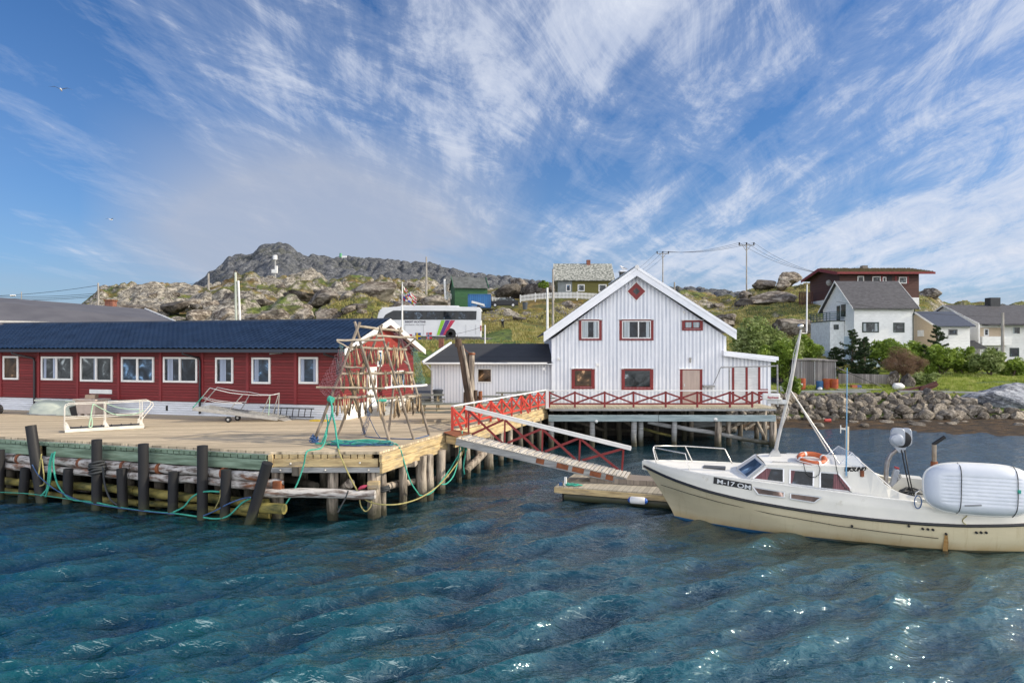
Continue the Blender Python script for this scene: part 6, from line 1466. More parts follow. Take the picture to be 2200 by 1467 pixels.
# ------------------------------------------------------------------ old mooring posts by the annex
D0 = 31.5
mp = T('mooring_post', 'tall leaning weathered double timber mooring post with broken dark top', 'post', P(1012, 866, D0)); O = P(1012, 866, D0)
dkw = mat('dark_rotten_wood', (.13, .085, .06), .9, col2=(.03, .022, .018), sc_=2, st=(2, 2, .3), bump=.8, bs=12, bd=.05)
logpart('post', P(1011, 864, D0)-Vector((0, 0, .5)), P(985, 728, D0), .14, dkw, mp, O); logpart('post', P(1020, 866, D0-.2)-Vector((0, 0, .4)), P(993, 742, D0-.1), .07, M_['pile'], mp, O)
mb = MB(O); rd = random.Random(8)
for k in range(9): a = P(985+rd.uniform(-6, 7), 731, D0+rd.uniform(-.1, .1)); mb.tube([a-Vector((0, 0, .3)), a+Vector((rd.uniform(-.05, .05), 0, rd.uniform(.0, .25)))], .03, 5, [.05, .01])
mb.build('splintered_top', dkw, mp)
D1 = 32.2; O = P(1012, 868, D1); mp2 = T('mooring_post', 'shorter upright grey timber mooring post with rusty cap band', 'post', O)
logpart('post', P(1014, 864, D1)-Vector((0, 0, .5)), P(1014, 757, D1), .13, M_['pile'], mp2, O); logpart('post', P(1005, 864, D1+.1)-Vector((0, 0, .5)), P(1006, 760, D1+.1), .08, M_['pile_dark'], mp2, O)
MB(O).tube([P(1014, 762, D1), P(1014, 758, D1)], .16, 10).build('cap_band', M_['rust'], mp2, smooth=True)
for px, h, lb, m_ in ((1000, 842, 'short rotten timber stump left of the tall leaning post', dkw), (1022, 838, 'short broken timber stump between the posts and the railing', dkw), (1032, 840, 'short reddish timber stump right of the mooring posts', M_['rust'])):
    p = P(px, 866, 31.9); tag(MB(p).tube([p-Vector((0, 0, .4)), P(px, h, 31.9)], .1, 8, [.11, .09]).build('mooring_stump', m_, smooth=True, loc=p), lb, 'post')
rope('mooring_rope', [P(988, 738, D0), P(1000, 752, D0+.3), P(1008, 758, D1), P(1013, 760, D1)], .014, M_['rust'], 'rusty wire looped between the tops of the two mooring posts')
# ------------------------------------------------------------------ boulders
import bmesh
def boulder_mesh(seed, sub=3, cuts=11, ns=.16):
    bm = bmesh.new(); bmesh.ops.create_icosphere(bm, subdivisions=sub, radius=1); rd = np.random.RandomState(seed)
    v = np.array([p.co[:] for p in bm.verts]); d = rd.randn(cuts, 3); d /= np.linalg.norm(d, axis=1)[:, None]; off = rd.uniform(.48, .86, cuts)
    for n_, o_ in zip(d, off):
        s = v @ n_; m_ = s > o_; v[m_] -= np.outer((s[m_]-o_)*.92, n_)
    n1_ = fbm(v[:, 0]*2+seed*3.1+v[:, 2]*1.7, v[:, 1]*2-v[:, 2]*1.3, seed, 5)-.5
    v *= (1+ns*n1_*2)[:, None]
    for p, q in zip(bm.verts, v): p.co = q
    me = bpy.data.meshes.new('boulder'); bm.to_mesh(me); bm.free()
    me.polygons.foreach_set('use_smooth', [True]*len(me.polygons)); me.set_sharp_from_angle(angle=R(28)); return me
BM = [boulder_mesh(s, 4, 17, .2) for s in range(7)]; BS = []
for me in BM:
    me.materials.append(rock_m)
for s in range(9):
    me = boulder_mesh(40+s, 3, 13, .10); me.materials.append(rock_s); BS.append(me)
def put(me, name, loc, sc3, rot, label, group=None, cat='boulder'):
    o = bpy.data.objects.new(name, me); COL.objects.link(o); o.location = loc; o.scale = sc3; o.rotation_euler = rot
    return tag(o, label, cat, group)
def hb(px, D, wpx, hr, label, group=None, sink=.3, ry=1.0):
    x = (px-1100)/F*D; w_ = wpx/F*D/2; z = float(HT(np.array([x]), np.array([D]), False)[0]); h = w_*hr
    rd = random.Random(px*7+int(D))
    put(rd.choice(BM), 'boulder', (x, D+w_*.3, z+h*(1-sink)-.3), (w_*1.12, w_*ry, h*1.1), (rd.uniform(-.15, .15), rd.uniform(-.15, .15), rd.uniform(0, 6.28)), label, group)
named = [(292, 98, 88, .40, 'large rounded grey boulder right of the brick chimney'), (368, 100, 78, .45, 'large dark-topped boulder between the chimney and the first hillside pole'), (412, 106, 48, .6, 'smaller dark grey boulder right of the large pair above the grey roof'),
 (240, 168, 50, .30, 'flat pale rock slab on the left skyline of the hill'), (505, 165, 14, 1.4, 'narrow upright pointed rock on the left hill crest'), (1114, 136, 52, .50, 'big squarish boulder standing on the skyline left of the olive house'), (1172, 132, 44, .75, 'dark upright boulder close to the left wall of the olive house'),
 (800, 104, 130, .34, 'huge dark lichen-covered rock above the coach front'), (930, 103, 70, .5, 'angular grey rock above the coach behind the flag'), (1112, 92, 34, .35, 'pale low boulder in the grass below the parked black car'),
 (1225, 102, 46, .62, 'rugged rock below the white picket fence, left of two'), (1268, 103, 48, .6, 'bluish rock below the white picket fence, right of two'), (1700, 90, 84, .70, 'large cracked grey boulder above the willow bushes'), (1648, 142, 62, .42, 'layered rock knoll on the skyline left of the brown house'), (1700, 140, 60, .5, 'rock knoll on the skyline touching the brown house'),
 (1605, 112, 60, .42, 'rounded grey boulder right of the white house roof slope'), (1660, 112, 110, .33, 'long low whaleback rock on the right hillside'), (1565, 100, 40, .6, 'small round boulder near the white house eave'), (1098, 118, 90, .6, 'dark craggy rock behind the green shed'), (1150, 118, 70, .6, 'dark craggy rock between the green shed and olive house')]
for px, D, w_, hr, lb in named: hb(px, D, w_, hr, lb)
extra = [(480, 92, 70, .5), (545, 90, 62, .55), (590, 91, 84, .6), (655, 92, 60, .6), (700, 90, 74, .62), (748, 91, 54, .6), (620, 100, 60, .55), (690, 102, 84, .5), (745, 99, 58, .55), (560, 104, 52, .5), (450, 103, 56, .5), (520, 112, 70, .35), (640, 116, 80, .34), (860, 96, 60, .5), (880, 112, 70, .4)]
for px, D, w_, hr in extra: hb(px, D, w_, hr, 'dark-topped angular grey boulder in the rocky band right above the red building roof', 'angular boulders above the roof', .38)
rd = random.Random(21)
groups = [('weathered grey boulder on the hillside above the long red building', 'boulders above the red building', 400, 860, 86, 112, 11, 26, 66), ('pale boulder scattered on the upper left hillside near the crest', 'boulders near the hill crest', 260, 960, 118, 150, 12, 14, 34), ('lichen-grey boulder scattered on the hillside between the white house and brown house', 'boulders on the right hillside', 1470, 1740, 92, 140, 10, 14, 40), ('small boulder on the far right slope behind the houses', 'boulders behind the right houses', 1990, 2260, 105, 145, 8, 20, 50)]
for lb, g_, a, b, d0, d1, n, w0, w1 in groups:
    for i in range(n): D = rd.uniform(d0, d1); hb(rd.uniform(a, b), D, rd.uniform(w0, w1), rd.uniform(.42, .65), lb, g_)
# revetment stones
rd = random.Random(5); n = 0
def rowstones(x0, x1, D, zc, s0, s1, gap, jit):
    global n
    x = x0
    while x < x1:
        s = rd.uniform(s0, s1); zt = float(HT(np.array([x]), np.array([D]), False)[0])
        put(rd.choice(BS), 'shore_stone', (x+rd.uniform(-.1, .1), D+rd.uniform(-jit, jit), zt+zc+rd.uniform(-.08, .12)), (s*rd.uniform(.9, 1.35), s*rd.uniform(.8, 1.1), s*rd.uniform(.6, .95)), (rd.uniform(-.5, .5), rd.uniform(-.5, .5), rd.uniform(0, 6.28)), 'angular grey stone in the piled shore embankment', 'stones of the shore embankment', 'stone')
        if rd.random() < .06: put(rd.choice(BS), 'shore_stone', (x, D-.1, zt+zc+.1), (.75, .6, .5), (rd.uniform(-.4, .4), rd.uniform(-.4, .4), rd.uniform(0, 6)), 'large angular block among the piled shore embankment stones', 'large blocks of the shore embankment', 'stone')
        x += s*gap; n += 1
for (D, zc, s0, s1, x1) in ((46.1, .0, .15, .50, 35.5), (46.7, .08, .2, .6, 35), (47.3, .12, .2, .56, 33.0), (47.9, .14, .22, .6, 32.5), (48.6, .14, .2, .5, 32), (49.2, .08, .15, .42, 31.5)):
    rowstones(17.4, x1, D, zc, s0, s1, 1.3, .28)
for i in range(14):
    x = rd.uniform(17, 33); D = rd.uniform(43, 45.5); s = rd.uniform(.15, .5)
    put(rd.choice(BS), 'beach_stone', (x, D, .15), (s*1.3, s, s*.45), (0, 0, rd.uniform(0, 6)), 'low dark stone lying among the brown seaweed on the beach', 'stones on the seaweed beach', 'stone')
for i in range(16):
    x = rd.uniform(12.2, 17.5); D = rd.uniform(41, 45.5); s = rd.uniform(.25, .6)
    put(rd.choice(BS), 'beach_stone', (x, D, .35+(D-42)*.3), (s*1.3, s, s*.6), (0, 0, rd.uniform(0, 6)), 'stone lying in the shade under the right end of the house pier', 'stones under the house pier', 'stone')
me = boulder_mesh(77, 5, 9, .22); blm, nt_, b__, c__ = rockmat('blue_rock', (.14, .17, .22), (.52, .55, .60), (.07, .08, .11), 1.3, .3); me.materials.append(blm)
put(me, 'rock_outcrop', (35.6, 49.3, .95), (4.2, 2.4, 1.7), (0, .05, .3), 'smooth pale blue-grey bedrock outcrop at the right end of the shore', None, 'rock')
# ------------------------------------------------------------------ foliage
def leafmat(name, c1, c2, c3):
    m, nt, b = new_mat(name); b.inputs['Roughness'].default_value = .6
    v = coords(nt); n_ = noise(nt, v, 1.1, 4, .6); k = noise(nt, v, 7, 3, .6)
    ad = N(nt, 'ShaderNodeMath', operation='MULTIPLY_ADD'); nt.links.new(k, ad.inputs[0]); ad.inputs[1].default_value = .45; nt.links.new(n_, ad.inputs[2])
    c = ramp(nt, ad.outputs[0], [(.52, c1), (.70, c2), (.90, c3)]); nt.links.new(c, b.inputs['Base Color'])
    tr = nt.nodes.new('ShaderNodeBsdfTranslucent'); nt.links.new(c, tr.inputs[0]); mx = nt.nodes.new('ShaderNodeMixShader'); mx.inputs[0].default_value = .28
    nt.links.new(b.outputs[0], mx.inputs[1]); nt.links.new(tr.outputs[0], mx.inputs[2]); nt.links.new(mx.outputs[0], nt.nodes['Material Output'].inputs[0]); return m
LW = leafmat('willow_leaf', (.08, .12, .03), (.22, .29, .08), (.42, .48, .22)); LG = leafmat('green_leaf', (.04, .08, .012), (.17, .26, .03), (.32, .42, .07))
LS = leafmat('spruce_needle', (.012, .030, .012), (.028, .058, .018), (.06, .10, .03)); LB = leafmat('bare_twig', (.10, .055, .035), (.20, .12, .075), (.29, .20, .12))
bark = mat('bark', (.16, .12, .09), .9, col2=(.07, .055, .04), sc_=5)
def leaves(P0, size, m, parent, name='crown', asp=.5, rs=None, up=.3):
    rs = rs or np.random.RandomState(1); n = len(P0)
    a = rs.randn(n, 3); a[:, 2] *= .6; a /= np.linalg.norm(a, axis=1)[:, None]
    b = rs.randn(n, 3); b[:, 2] += up; b -= a*(a*b).sum(1)[:, None]; b /= np.linalg.norm(b, axis=1)[:, None]
    s = size*rs.uniform(.6, 1.4, (n, 1)); a *= s; b *= s*asp
    v = np.stack([P0-a, P0-b*.8, P0+a, P0+b*.8], 1).reshape(-1, 3); f = np.arange(4*n).reshape(-1, 4)
    return npmesh(name, v, f, m, smooth=False, parent=parent)
def bush(name, label, px, D, wpx, ytop, ybot, m, n=5000, size=.16, seed=1, cat='bush', clumps=26, depth=.6, asp=.45, twigs=14, group=None):
    x = (px-1100)/F*D; z0 = CAMZ+(748-ybot)/F*D; z1 = CAMZ+(748-ytop)/F*D; rx = wpx/F*D/2; rz_ = (z1-z0)/2
    t = T(name, label, cat, (x, D, z0), 0, group); rs = np.random.RandomState(seed)
    # clump centres on an irregular crown
    c = rs.randn(clumps, 3); c /= np.linalg.norm(c, axis=1)[:, None]; c *= rs.uniform(.35, .88, (clumps, 1)); c[:, 2] = c[:, 2]*.85
    r_ = rs.uniform(.20, .42, clumps)
    k = rs.randint(0, clumps, n); q = rs.randn(n, 3); q /= np.linalg.norm(q, axis=1)[:, None]; q *= (rs.uniform(.3, 1, (n, 1))**.5)
    Pp = c[k]+q*r_[k][:, None]
    Pp = Pp*np.array([rx, rx*depth, rz_])+np.array([0, 0, rz_*1.0])
    Pp[:, 2] = np.maximum(Pp[:, 2], .05)
    leaves(Pp, size, m, t, asp=asp, rs=rs)
    for i in range(3):
        mb = MB(); cc = c[i*3 % clumps]; mb.tube([(rx*.1*i-.1, 0, -.2), (cc[0]*rx*.4, cc[1]*rx*depth*.4, rz_*.6), (cc[0]*rx*.9, cc[1]*rx*depth*.9, rz_*(1+cc[2]*.9))], .06, 6, [.09, .06, .02]); mb.build('stem', bark, t, smooth=True)
    mb = MB(); rd = random.Random(seed)
    for i in range(twigs):
        cc = c[rd.randrange(clumps)]; e = Vector((cc[0]*rx*1.25, cc[1]*rx*depth*1.2, rz_*(1+cc[2]*1.15))); mb.tube([e*.35, e*.7+Vector((0, 0, .1)), e], .02, 4, [.035, .02, .008])
    mb.build('twigs', bark, t)
    return t
def spruce(label, px, D, ytop, ybot, wpx, seed, dens=1.0, group='spruce trees in front of the right houses'):
    x = (px-1100)/F*D; z0 = CAMZ+(748-ybot)/F*D; H_ = (ybot-ytop)/F*D; rx = wpx/F*D/2
    t = T('spruce_tree', label, 'tree', (x, D, z0), 0, group); rs = np.random.RandomState(seed)
    MB().tube([(0, 0, -.4), (.05, 0, H_*.5), (0, 0, H_*.98)], .1, 8, [.14, .08, .015]).build('trunk', bark, t, smooth=True)
    pts = []; nb = int(46*dens); limbs = MB()
    for i in range(nb):
        h = (.06+.92*(i/nb))*H_; a = rs.rand()*6.28; L = rx*(1-h/H_)**.75*rs.uniform(.65, 1.15)+.12
        e = np.array([math.cos(a)*L, math.sin(a)*L, rs.uniform(-.02, .16)*L+.12*L]); base = np.array([0, 0, h])
        limbs.tube([Vector(base), Vector(base+e*.5-np.array([0, 0, .06*L])), Vector(base+e)], .03, 4, [.03, .02, .006])
        m_ = int(170*(.25+L/rx)); s = rs.rand(m_)**.7; w_ = (1-s)*.34*L+.06; side_ = np.array([-math.sin(a), math.cos(a), 0])
        q = base+np.outer(s, e)+np.outer(rs.uniform(-1, 1, m_)*w_, side_); q[:, 2] += -.07*L*np.sin(s*3.1)+rs.randn(m_)*.04-np.abs(rs.randn(m_))*.05*L
        pts.append(q)
    limbs.build('limbs', bark, t); leaves(np.vstack(pts), .115, LS, t, asp=.32, rs=rs, up=0)
    return t
bush('willow_bush', 'tall silvery green willow bush behind the white lean-to', 1625, 60, 120, 676, 800, LW, 12500, .16, 3, clumps=54, twigs=30)
bush('willow_bush', 'bright green willow bush filling the gap right of the lean-to roof', 1672, 57, 92, 728, 815, LG, 9000, .14, 4, clumps=42)
bush('willow_bush', 'yellow-green bush at the foot of the white gabled house', 1735, 66, 66, 716, 790, LG, 5000, .16, 5)
bush('willow_bush', 'grey-green twiggy willow bush left of the boat mast', 1695, 63, 66, 705, 800, LW, 5200, .15, 6)
spruce('large dark spruce left of the front windows of the gabled house', 1830, 64, 706, 815, 104, 11, 1.25)
spruce('slim dark spruce just right of the largest spruce', 1856, 62, 722, 815, 60, 12)
spruce('spruce with sparse top in front of the beige house', 2012, 70, 696, 800, 80, 13, 1.1)
spruce('low dark spruce left of the largest spruce, over the grey shed', 1794, 65, 745, 812, 72, 14, .9)
bush('garden_bush', 'bright green bush under the front windows of the gabled house', 1905, 70, 120, 722, 790, LG, 8000, .16, 7, clumps=40)
bush('garden_bush', 'green bush rising right of the dark spruces', 1965, 71, 90, 728, 800, LG, 6000, .16, 8)
bush('bare_bush', 'brown leafless twiggy bush between the green bushes', 1940, 62, 104, 744, 812, LB, 15000, .11, 9, asp=.10, clumps=36, twigs=70)
bush('garden_bush', 'dense green bush in front of the beige house corner', 2020, 66, 90, 736, 812, LG, 7500, .15, 10, clumps=36)
bush('garden_bush', 'green bush in front of the small porch roof', 2072, 66, 80, 742, 812, LG, 6500, .15, 15)
bush('garden_bush', 'olive green bush below the utility pole on the right', 2125, 64, 90, 745, 810, LW, 6500, .14, 16)
bush('garden_bush', 'low green bush at the right picture edge', 2175, 64, 66, 765, 815, LG, 4000, .14, 17)
bush('garden_bush', 'small bright shrub left of the olive house', 1167, 112, 24, 602, 622, LG, 1200, .2, 18, twigs=4)
bush('garden_bush', 'low scrub on the bank beside the big blue-grey outcrop', 1990, 56, 70, 795, 835, LW, 3500, .12, 19)
bush('garden_bush', 'dark scrub behind the shore timber at the left of the stones', 1702, 50, 40, 800, 860, LG, 2500, .12, 20)
# grass as stuff
rs = np.random.RandomState(9)
def grass(name, label, n, pxr, Dr, h0, h1, m, flt=None):
    px = rs.uniform(*pxr, n); D = 1/rs.uniform(1/Dr[1], 1/Dr[0], n); X_ = (px-1100)/F*D
    keep = fbm(X_*.4, D*.4, 123, 4) > .40
    if flt is not None: keep &= flt(X_, D)
    X_, D = X_[keep], D[keep]; z, mk = HT(X_, D); n = len(X_)
    h = rs.uniform(h0, h1, n); a = rs.rand(n)*6.28; w_ = .028*D/50; lean = rs.randn(n, 2)*.35*h[:, None]
    b0 = np.stack([X_-np.cos(a)*w_, D-np.sin(a)*w_, z-.03], -1); b1 = np.stack([X_+np.cos(a)*w_, D+np.sin(a)*w_, z-.03], -1); tp = np.stack([X_+lean[:, 0], D+lean[:, 1], z+h], -1)
    v = np.stack([b0, b1, tp], 1).reshape(-1, 3); o = npmesh(name, v, np.arange(3*n).reshape(-1, 3), m, smooth=False); tag(o, label, 'grass', kind='stuff')
GM = leafmat('grass_blade', (.12, .16, .02), (.26, .34, .04), (.48, .48, .16)); GM2 = leafmat('dry_grass_blade', (.18, .12, .03), (.30, .28, .07), (.50, .42, .20))
inb = lambda x, y: ~((x > 21.8) & (x < 27) & (y > 55.5) & (y < 60)) & ~((x > 17) & (y < 49.3))
grass('shore_grass', 'short bright green grass on the shore above the stone embankment', 130000, (1540, 2330), (48.6, 76), .08, .24, GM, inb)
grass('slope_grass', 'rough yellow-green grass on the slope below the coach and the cars', 90000, (700, 1560), (57, 102), .12, .38, GM2, lambda x, y: ~((x < 0) & (y > 73) & (y < 83)))
grass('hill_grass', 'olive brown grass and moss tufts between the hillside rocks', 70000, (1440, 2250), (76, 150), .10, .32, GM2, None)
# ------------------------------------------------------------------ right-hand houses
crm = boards('cream_siding', (.92, .94, .94), axis='z', width=.16, line=.10, var=.03, dark=.7, rough=.6)
whs = boards('white_siding', (.90, .91, .90), axis='z', width=.16, line=.10, var=.03, dark=.7, rough=.6)
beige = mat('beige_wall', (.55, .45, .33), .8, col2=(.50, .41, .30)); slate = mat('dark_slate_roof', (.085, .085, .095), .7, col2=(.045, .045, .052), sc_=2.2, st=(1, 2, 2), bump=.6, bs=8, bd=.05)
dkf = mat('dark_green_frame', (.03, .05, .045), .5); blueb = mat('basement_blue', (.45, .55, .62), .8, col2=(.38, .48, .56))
def house(name, label, px0, px1, D, W_, ye, yr, zb, wall, roofm, ov=.5, th=.12):
    xa = (px0-1100)/F*D; xb = (px1-1100)/F*D; O = Vector((xa, D, zb)); t = T(name, label, 'house', O); f = Fac(O, 0); L = xb-xa
    ze = CAMZ+(748-ye)/F*(D-ov)-zb; zr = CAMZ+(748-yr)/F*(D+W_/2)-zb
    s = (zr-ze)/(W_/2+ov); zw = ze+ov*s-.02
    mb = MB(); mb.prism([(0, 0, -.8), (0, W_, -.8), (0, W_, zw), (0, W_/2, zr-.03), (0, 0, zw)], (L, 0, 0)); mb.build('wall', wall, t)
    gable_roof('roof', t, -ov*.8, L+ov*.8, -ov, W_/2, W_+ov, ze, zr, th, roofm)
    for x in (-ov*.8-.04, L+ov*.8+.01):
        for (ya, yb_) in ((-ov-.02, W_/2), (W_+ov+.02, W_/2)): MB().prism([(x, ya, ze-.08), (x, yb_, zr-.08), (x, yb_, zr+th+.03), (x, ya, ze+th+.03)], (.035, 0, 0)).build('bargeboard', M_['white'], t)
    return t, f, L, ze, zr
def fwin(t, f, x0, x1, y0, y1, fm=None, **k):
    a, b = f.L(x0, y1), f.L(x1, y0); return window(t, a.x, b.x, a.z, b.z, 0, fm or M_['white'], k.pop('fw', .10), .05, **k)
t, f, L, ze, zr = house('gabled_house', 'cream two-storey house with steep dark roof and side balcony on the right', 1835, 1963, 80, 8, 664, 606, 2.9, crm, slate)
fwin(t, f, 1852, 1888, 692, 714, dkf, glass=G_grey, curtains=((.02, .2), (.8, .98)), cm=CURT2, fw=.13); fwin(t, f, 1919, 1943, 693, 714, dkf, glass=G_grey, fw=.13)
MB().bb(.08, L, -.03, -.002, -.8, 1.5).build('basement', blueb, t)
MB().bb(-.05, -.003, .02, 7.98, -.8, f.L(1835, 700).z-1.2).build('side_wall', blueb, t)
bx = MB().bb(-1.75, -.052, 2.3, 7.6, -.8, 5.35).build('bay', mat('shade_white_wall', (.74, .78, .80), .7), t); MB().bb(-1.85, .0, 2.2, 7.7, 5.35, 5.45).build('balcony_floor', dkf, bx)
MB().bb(-1.32, -.72, 2.25, 2.296, 4.35, 4.95).build('window', dkf, bx); MB().bb(-1.22, -.82, 2.24, 2.248, 4.45, 4.85).build('pane', G_grey, bx)
MB().bb(-1.77, -1.752, 2.28, 7.62, -.8, 1.8).build('basement', blueb, bx)
br_ = MB()
for y in np.linspace(2.3, 7.6, 7): br_.bb(-1.8, -1.74, y-.03, y+.03, 5.45, 6.4)
for z in (5.7, 5.95, 6.2, 6.42): br_.bb(-1.8, -1.76, 2.3, 7.6, z-.04, z+.04); br_.bb(-1.8, 0, 2.28, 2.32, z-.04, z+.04)
br_.build('balcony_railing', mat('teal_railing', (.05, .10, .11), .6), t)
for (y0, y1, z0, z1) in ((3.4, 4.2, 5.5, 7.3), (2.0, 3.1, 5.9, 7.4)):
    w_ = MB().bb(-.06, -.0, y0, y1, z0, z1).build('window', dkf, t); MB().bb(-.07, -.062, y0+.1, y1-.1, z0+.1, z1-.1).build('pane', G_grey, w_)
MB().tube([(L-.1, -.45, ze-.02), (L-.1, -.06, ze-.6), (L-.1, -.06, 0)], .06, 6).build('downpipe', dkf, t)
# brown turf-roofed house
brw = boards('brown_boards', (.10, .042, .032), axis='z', width=.2, line=.1, var=.12, dark=.5, rough=.7)
O = Vector((48, 100, 11.2)); t = T('turf_roof_house', 'long dark brown house with low grass roof and red fascia on the hill', 'house', O); f = Fac(O, 0); L = 11.6
ze, zr = 15.85-11.2, 17.0-11.2
MB().prism([(0, 0, 1.2), (0, 10, 1.2), (0, 10, ze+.2), (0, 5, zr-.05), (0, 0, ze+.2)], (L, 0, 0)).build('wall', brw, t)
MB().bb(-.05, L, -.03, 10, -1, 1.2).build('foundation', M_['white'], t)
turf = mat('turf', (.13, .095, .04), .95, col2=(.06, .06, .015), sc_=1.5, bump=1, bs=6, bd=.1)
gable_roof('roof', t, -.9, L+1.6, -1.2, 5, 11.2, ze-.05, zr, .22, turf)
rs2 = np.random.RandomState(2); n = 3500; xx = rs2.uniform(-.9, L+1.6, n); yy = rs2.uniform(-1.2, 5, n); zz2 = ze+.17+(zr-ze+.05)*(yy+1.2)/6.2
hh_ = rs2.uniform(.06, .25, n); v = np.stack([np.stack([xx-.06, yy, zz2-.02], -1), np.stack([xx+.06, yy, zz2-.02], -1), np.stack([xx+rs2.randn(n)*.06, yy, zz2+hh_], -1)], 1).reshape(-1, 3)
npmesh('turf_grass', v, np.arange(3*n).reshape(-1, 3), mat('dry_turf', (.12, .09, .04), .9, col2=(.06, .045, .02)), smooth=False, parent=t)
MB().bb(-.95, L+1.65, -1.26, -1.2, ze-.12, ze+.2).build('fascia', dr, t)
for (ya, za, yb_, zb) in ((-1.2, ze, 5, zr), (11.2, ze, 5, zr)): MB().prism([(-.96, ya, za-.25), (-.96, yb_, zb-.22), (-.96, yb_, zb+.25), (-.96, ya, za+.2)], (.05, 0, 0)).build('bargeboard', dr, t)
for a, b, y0, y1 in ((1842, 1856, 593, 610), (1874, 1892, 594, 609), (1896, 1904, 595, 609), (1931, 1948, 595, 609)): fwin(t, f, a, b, y0, y1, glass=G_grey, fw=.12)
for a, b in ((1858, 1871), (1906, 1916)): p, q = f.L(a, 612), f.L(b, 592); MB().bb(p.x, q.x, -.03, -.002, 1.2, q.z).build('dark_panel', mat('dark_board', (.02, .018, .02), .6), t)
for a in (1893, 1923, 1949): p, q = f.L(a, 609), f.L(a+3, 593); MB().bb(p.x, q.x, -.05, -.002, p.z, q.z).build('window_shutter', dr, t)
pch = f.L(1856, 571, 5); MB().bb(pch.x-.4, pch.x+.4, 4.6, 5.4, zr-.2, pch.z).build('chimney', mat('stone_chimney', (.28, .24, .2), .9, col2=(.15, .13, .11), sc_=5), t)
MB().lathe((-.45, 2.4, 3.6), [(.02, -.15), (.25, -.05), (.45, .06)], 14, 'y').build('satellite_dish', M_['greywood'], t, smooth=True)
mb = MB()
for k in range(9): mb.bb(-1.0-.25*k, -.85-.25*k, 7, 7.1, .6, 2.6)
mb.build('side_fence', brw, t)
# beige house
t, f, L, ze, zr = house('beige_house', 'small beige and white house with blue-grey roof between its two neighbours', 2012, 2084, 84, 8, 702, 671, 2.9, whs, mat('bluegrey_roof', (.06, .075, .11), .6, col2=(.045, .055, .08)))
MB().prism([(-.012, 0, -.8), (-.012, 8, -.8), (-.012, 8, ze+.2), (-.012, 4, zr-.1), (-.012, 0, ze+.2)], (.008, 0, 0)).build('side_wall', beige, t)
fwin(t, f, 2037, 2057, 707, 720, M_['greywood'], glass=G_dark); MB().bb(-.10, -.015, 2.5, 3.8, 3.6, 4.4).build('side_panel', M_['white'], t)
# far right house
t, f, L, ze, zr = house('balcony_house', 'white house with wide dark roof, recessed balcony and black chimney at the right edge', 2105, 2340, 88.5, 14, 697, 657, 2.8, whs, slate)
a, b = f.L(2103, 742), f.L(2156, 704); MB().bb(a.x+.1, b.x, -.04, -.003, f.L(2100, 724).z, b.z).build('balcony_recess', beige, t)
MB().bb(a.x-.3, b.x+.3, -1.1, -.0, f.L(2100, 742).z, f.L(2100, 723).z).build('balcony_parapet', whs, t)
for px in (2103, 2155): p = f.L(px, 742, -1.0); MB().bb(p.x-.08, p.x+.08, -1.08, -.92, p.z, ze).build('balcony_post', M_['white'], t)
p, q = f.L(2113, 722), f.L(2124, 706); w_ = MB().bb(p.x, q.x, -.07, -.042, p.z, q.z).build('window', M_['white'], t); MB().bb(p.x+.15, q.x-.15, -.08, -.072, p.z+.15, q.z-.15).build('pane', G_dark, w_)
fwin(t, f, 2173, 2193, 701, 719, glass=G_grey, curtains=((.02, .25),), cm=CURT2, fw=.14); fwin(t, f, 2169, 2189, 747, 766, dkf, glass=G_dark, fw=.12); fwin(t, f, 2131, 2144, 747, 775, M_['greywood'], glass=G_dark); fwin(t, f, 2210, 2232, 701, 719)
MB().bb(.3, L, -1.3, 0, ze-.12, ze-.02).build('balcony_roof', slate, t)
p0 = f.L(2078, 748, -2.0); q0 = f.L(2120, 735, -2.0); MB().prism([(p0.x, -2, p0.z+.4), (p0.x+.9, -2, q0.z+.2), (q0.x, -2, p0.z+.1), (q0.x, -2, p0.z-.1), (p0.x, -2, p0.z-.1)], (0, 2, 0)).build('porch_roof', slate, t)
p0 = f.L(2122, 663, 7); q0 = f.L(2143, 640, 7); MB().bb(p0.x, q0.x, 6.4, 7.6, p0.z-.5, q0.z).build('chimney', mat('black_chimney', (.05, .055, .06), .7), t)
# ------------------------------------------------------------------ shore clutter
gw = boards('grey_shed_boards', (.27, .255, .25), axis='x', width=.17, line=.15, var=.28, dark=.25, rough=.9)
D = 56.0; O = P(1748, 829, D); O.z = 1.9; sh = T('plank_shed', 'small leaning grey plank shed by the shore behind the barrels', 'shed', O); f = Fac(O, 0)
A_, B_, C_, D_2 = f.L(1701, 830), f.L(1798, 830), f.L(1794, 776), f.L(1706, 774)
for q in (A_, B_): q.z = -.1
MB().prism([A_, B_, C_, D_2], (0, .08, 0)).build('front_wall', gw, sh)
MB().add([A_+Vector((.01, .05, 0)), D_2+Vector((.01, .05, 0)), D_2+Vector((-.35, 3, .1)), A_+Vector((-.75, 3, 0))], [(0, 1, 2, 3)]).build('side_wall', mat('dark_boards', (.10, .095, .09), .9), sh)
MB().add([B_+Vector((0, .05, 0)), C_+Vector((0, .05, 0)), C_+Vector((.1, 3, 0)), B_+Vector((.2, 3, 0))], [(0, 1, 2, 3)]).build('side_wall', gw, sh)
MB().prism([D_2+Vector((-.15, -.15, .03)), C_+Vector((.15, -.15, .0)), C_+Vector((.15, 3.2, .1)), D_2+Vector((-.5, 3.2, .15))], (0, 0, .08)).build('roof', gw, sh)
for px in (1750, 1796, 1722): a, b = f.L(px, 829, -.03), f.L(px-2 if px > 1790 else px, 776, -.03); MB().bar(a, b, .09, .05, (0, 1, 0)).build('batten', M_['greywood'], sh)
MB().bar(f.L(1690, 830, 1.5), f.L(1700, 778, 1.5), .5, .05, (0, 1, 0)).build('leaning_board', M_['greywood'], sh)
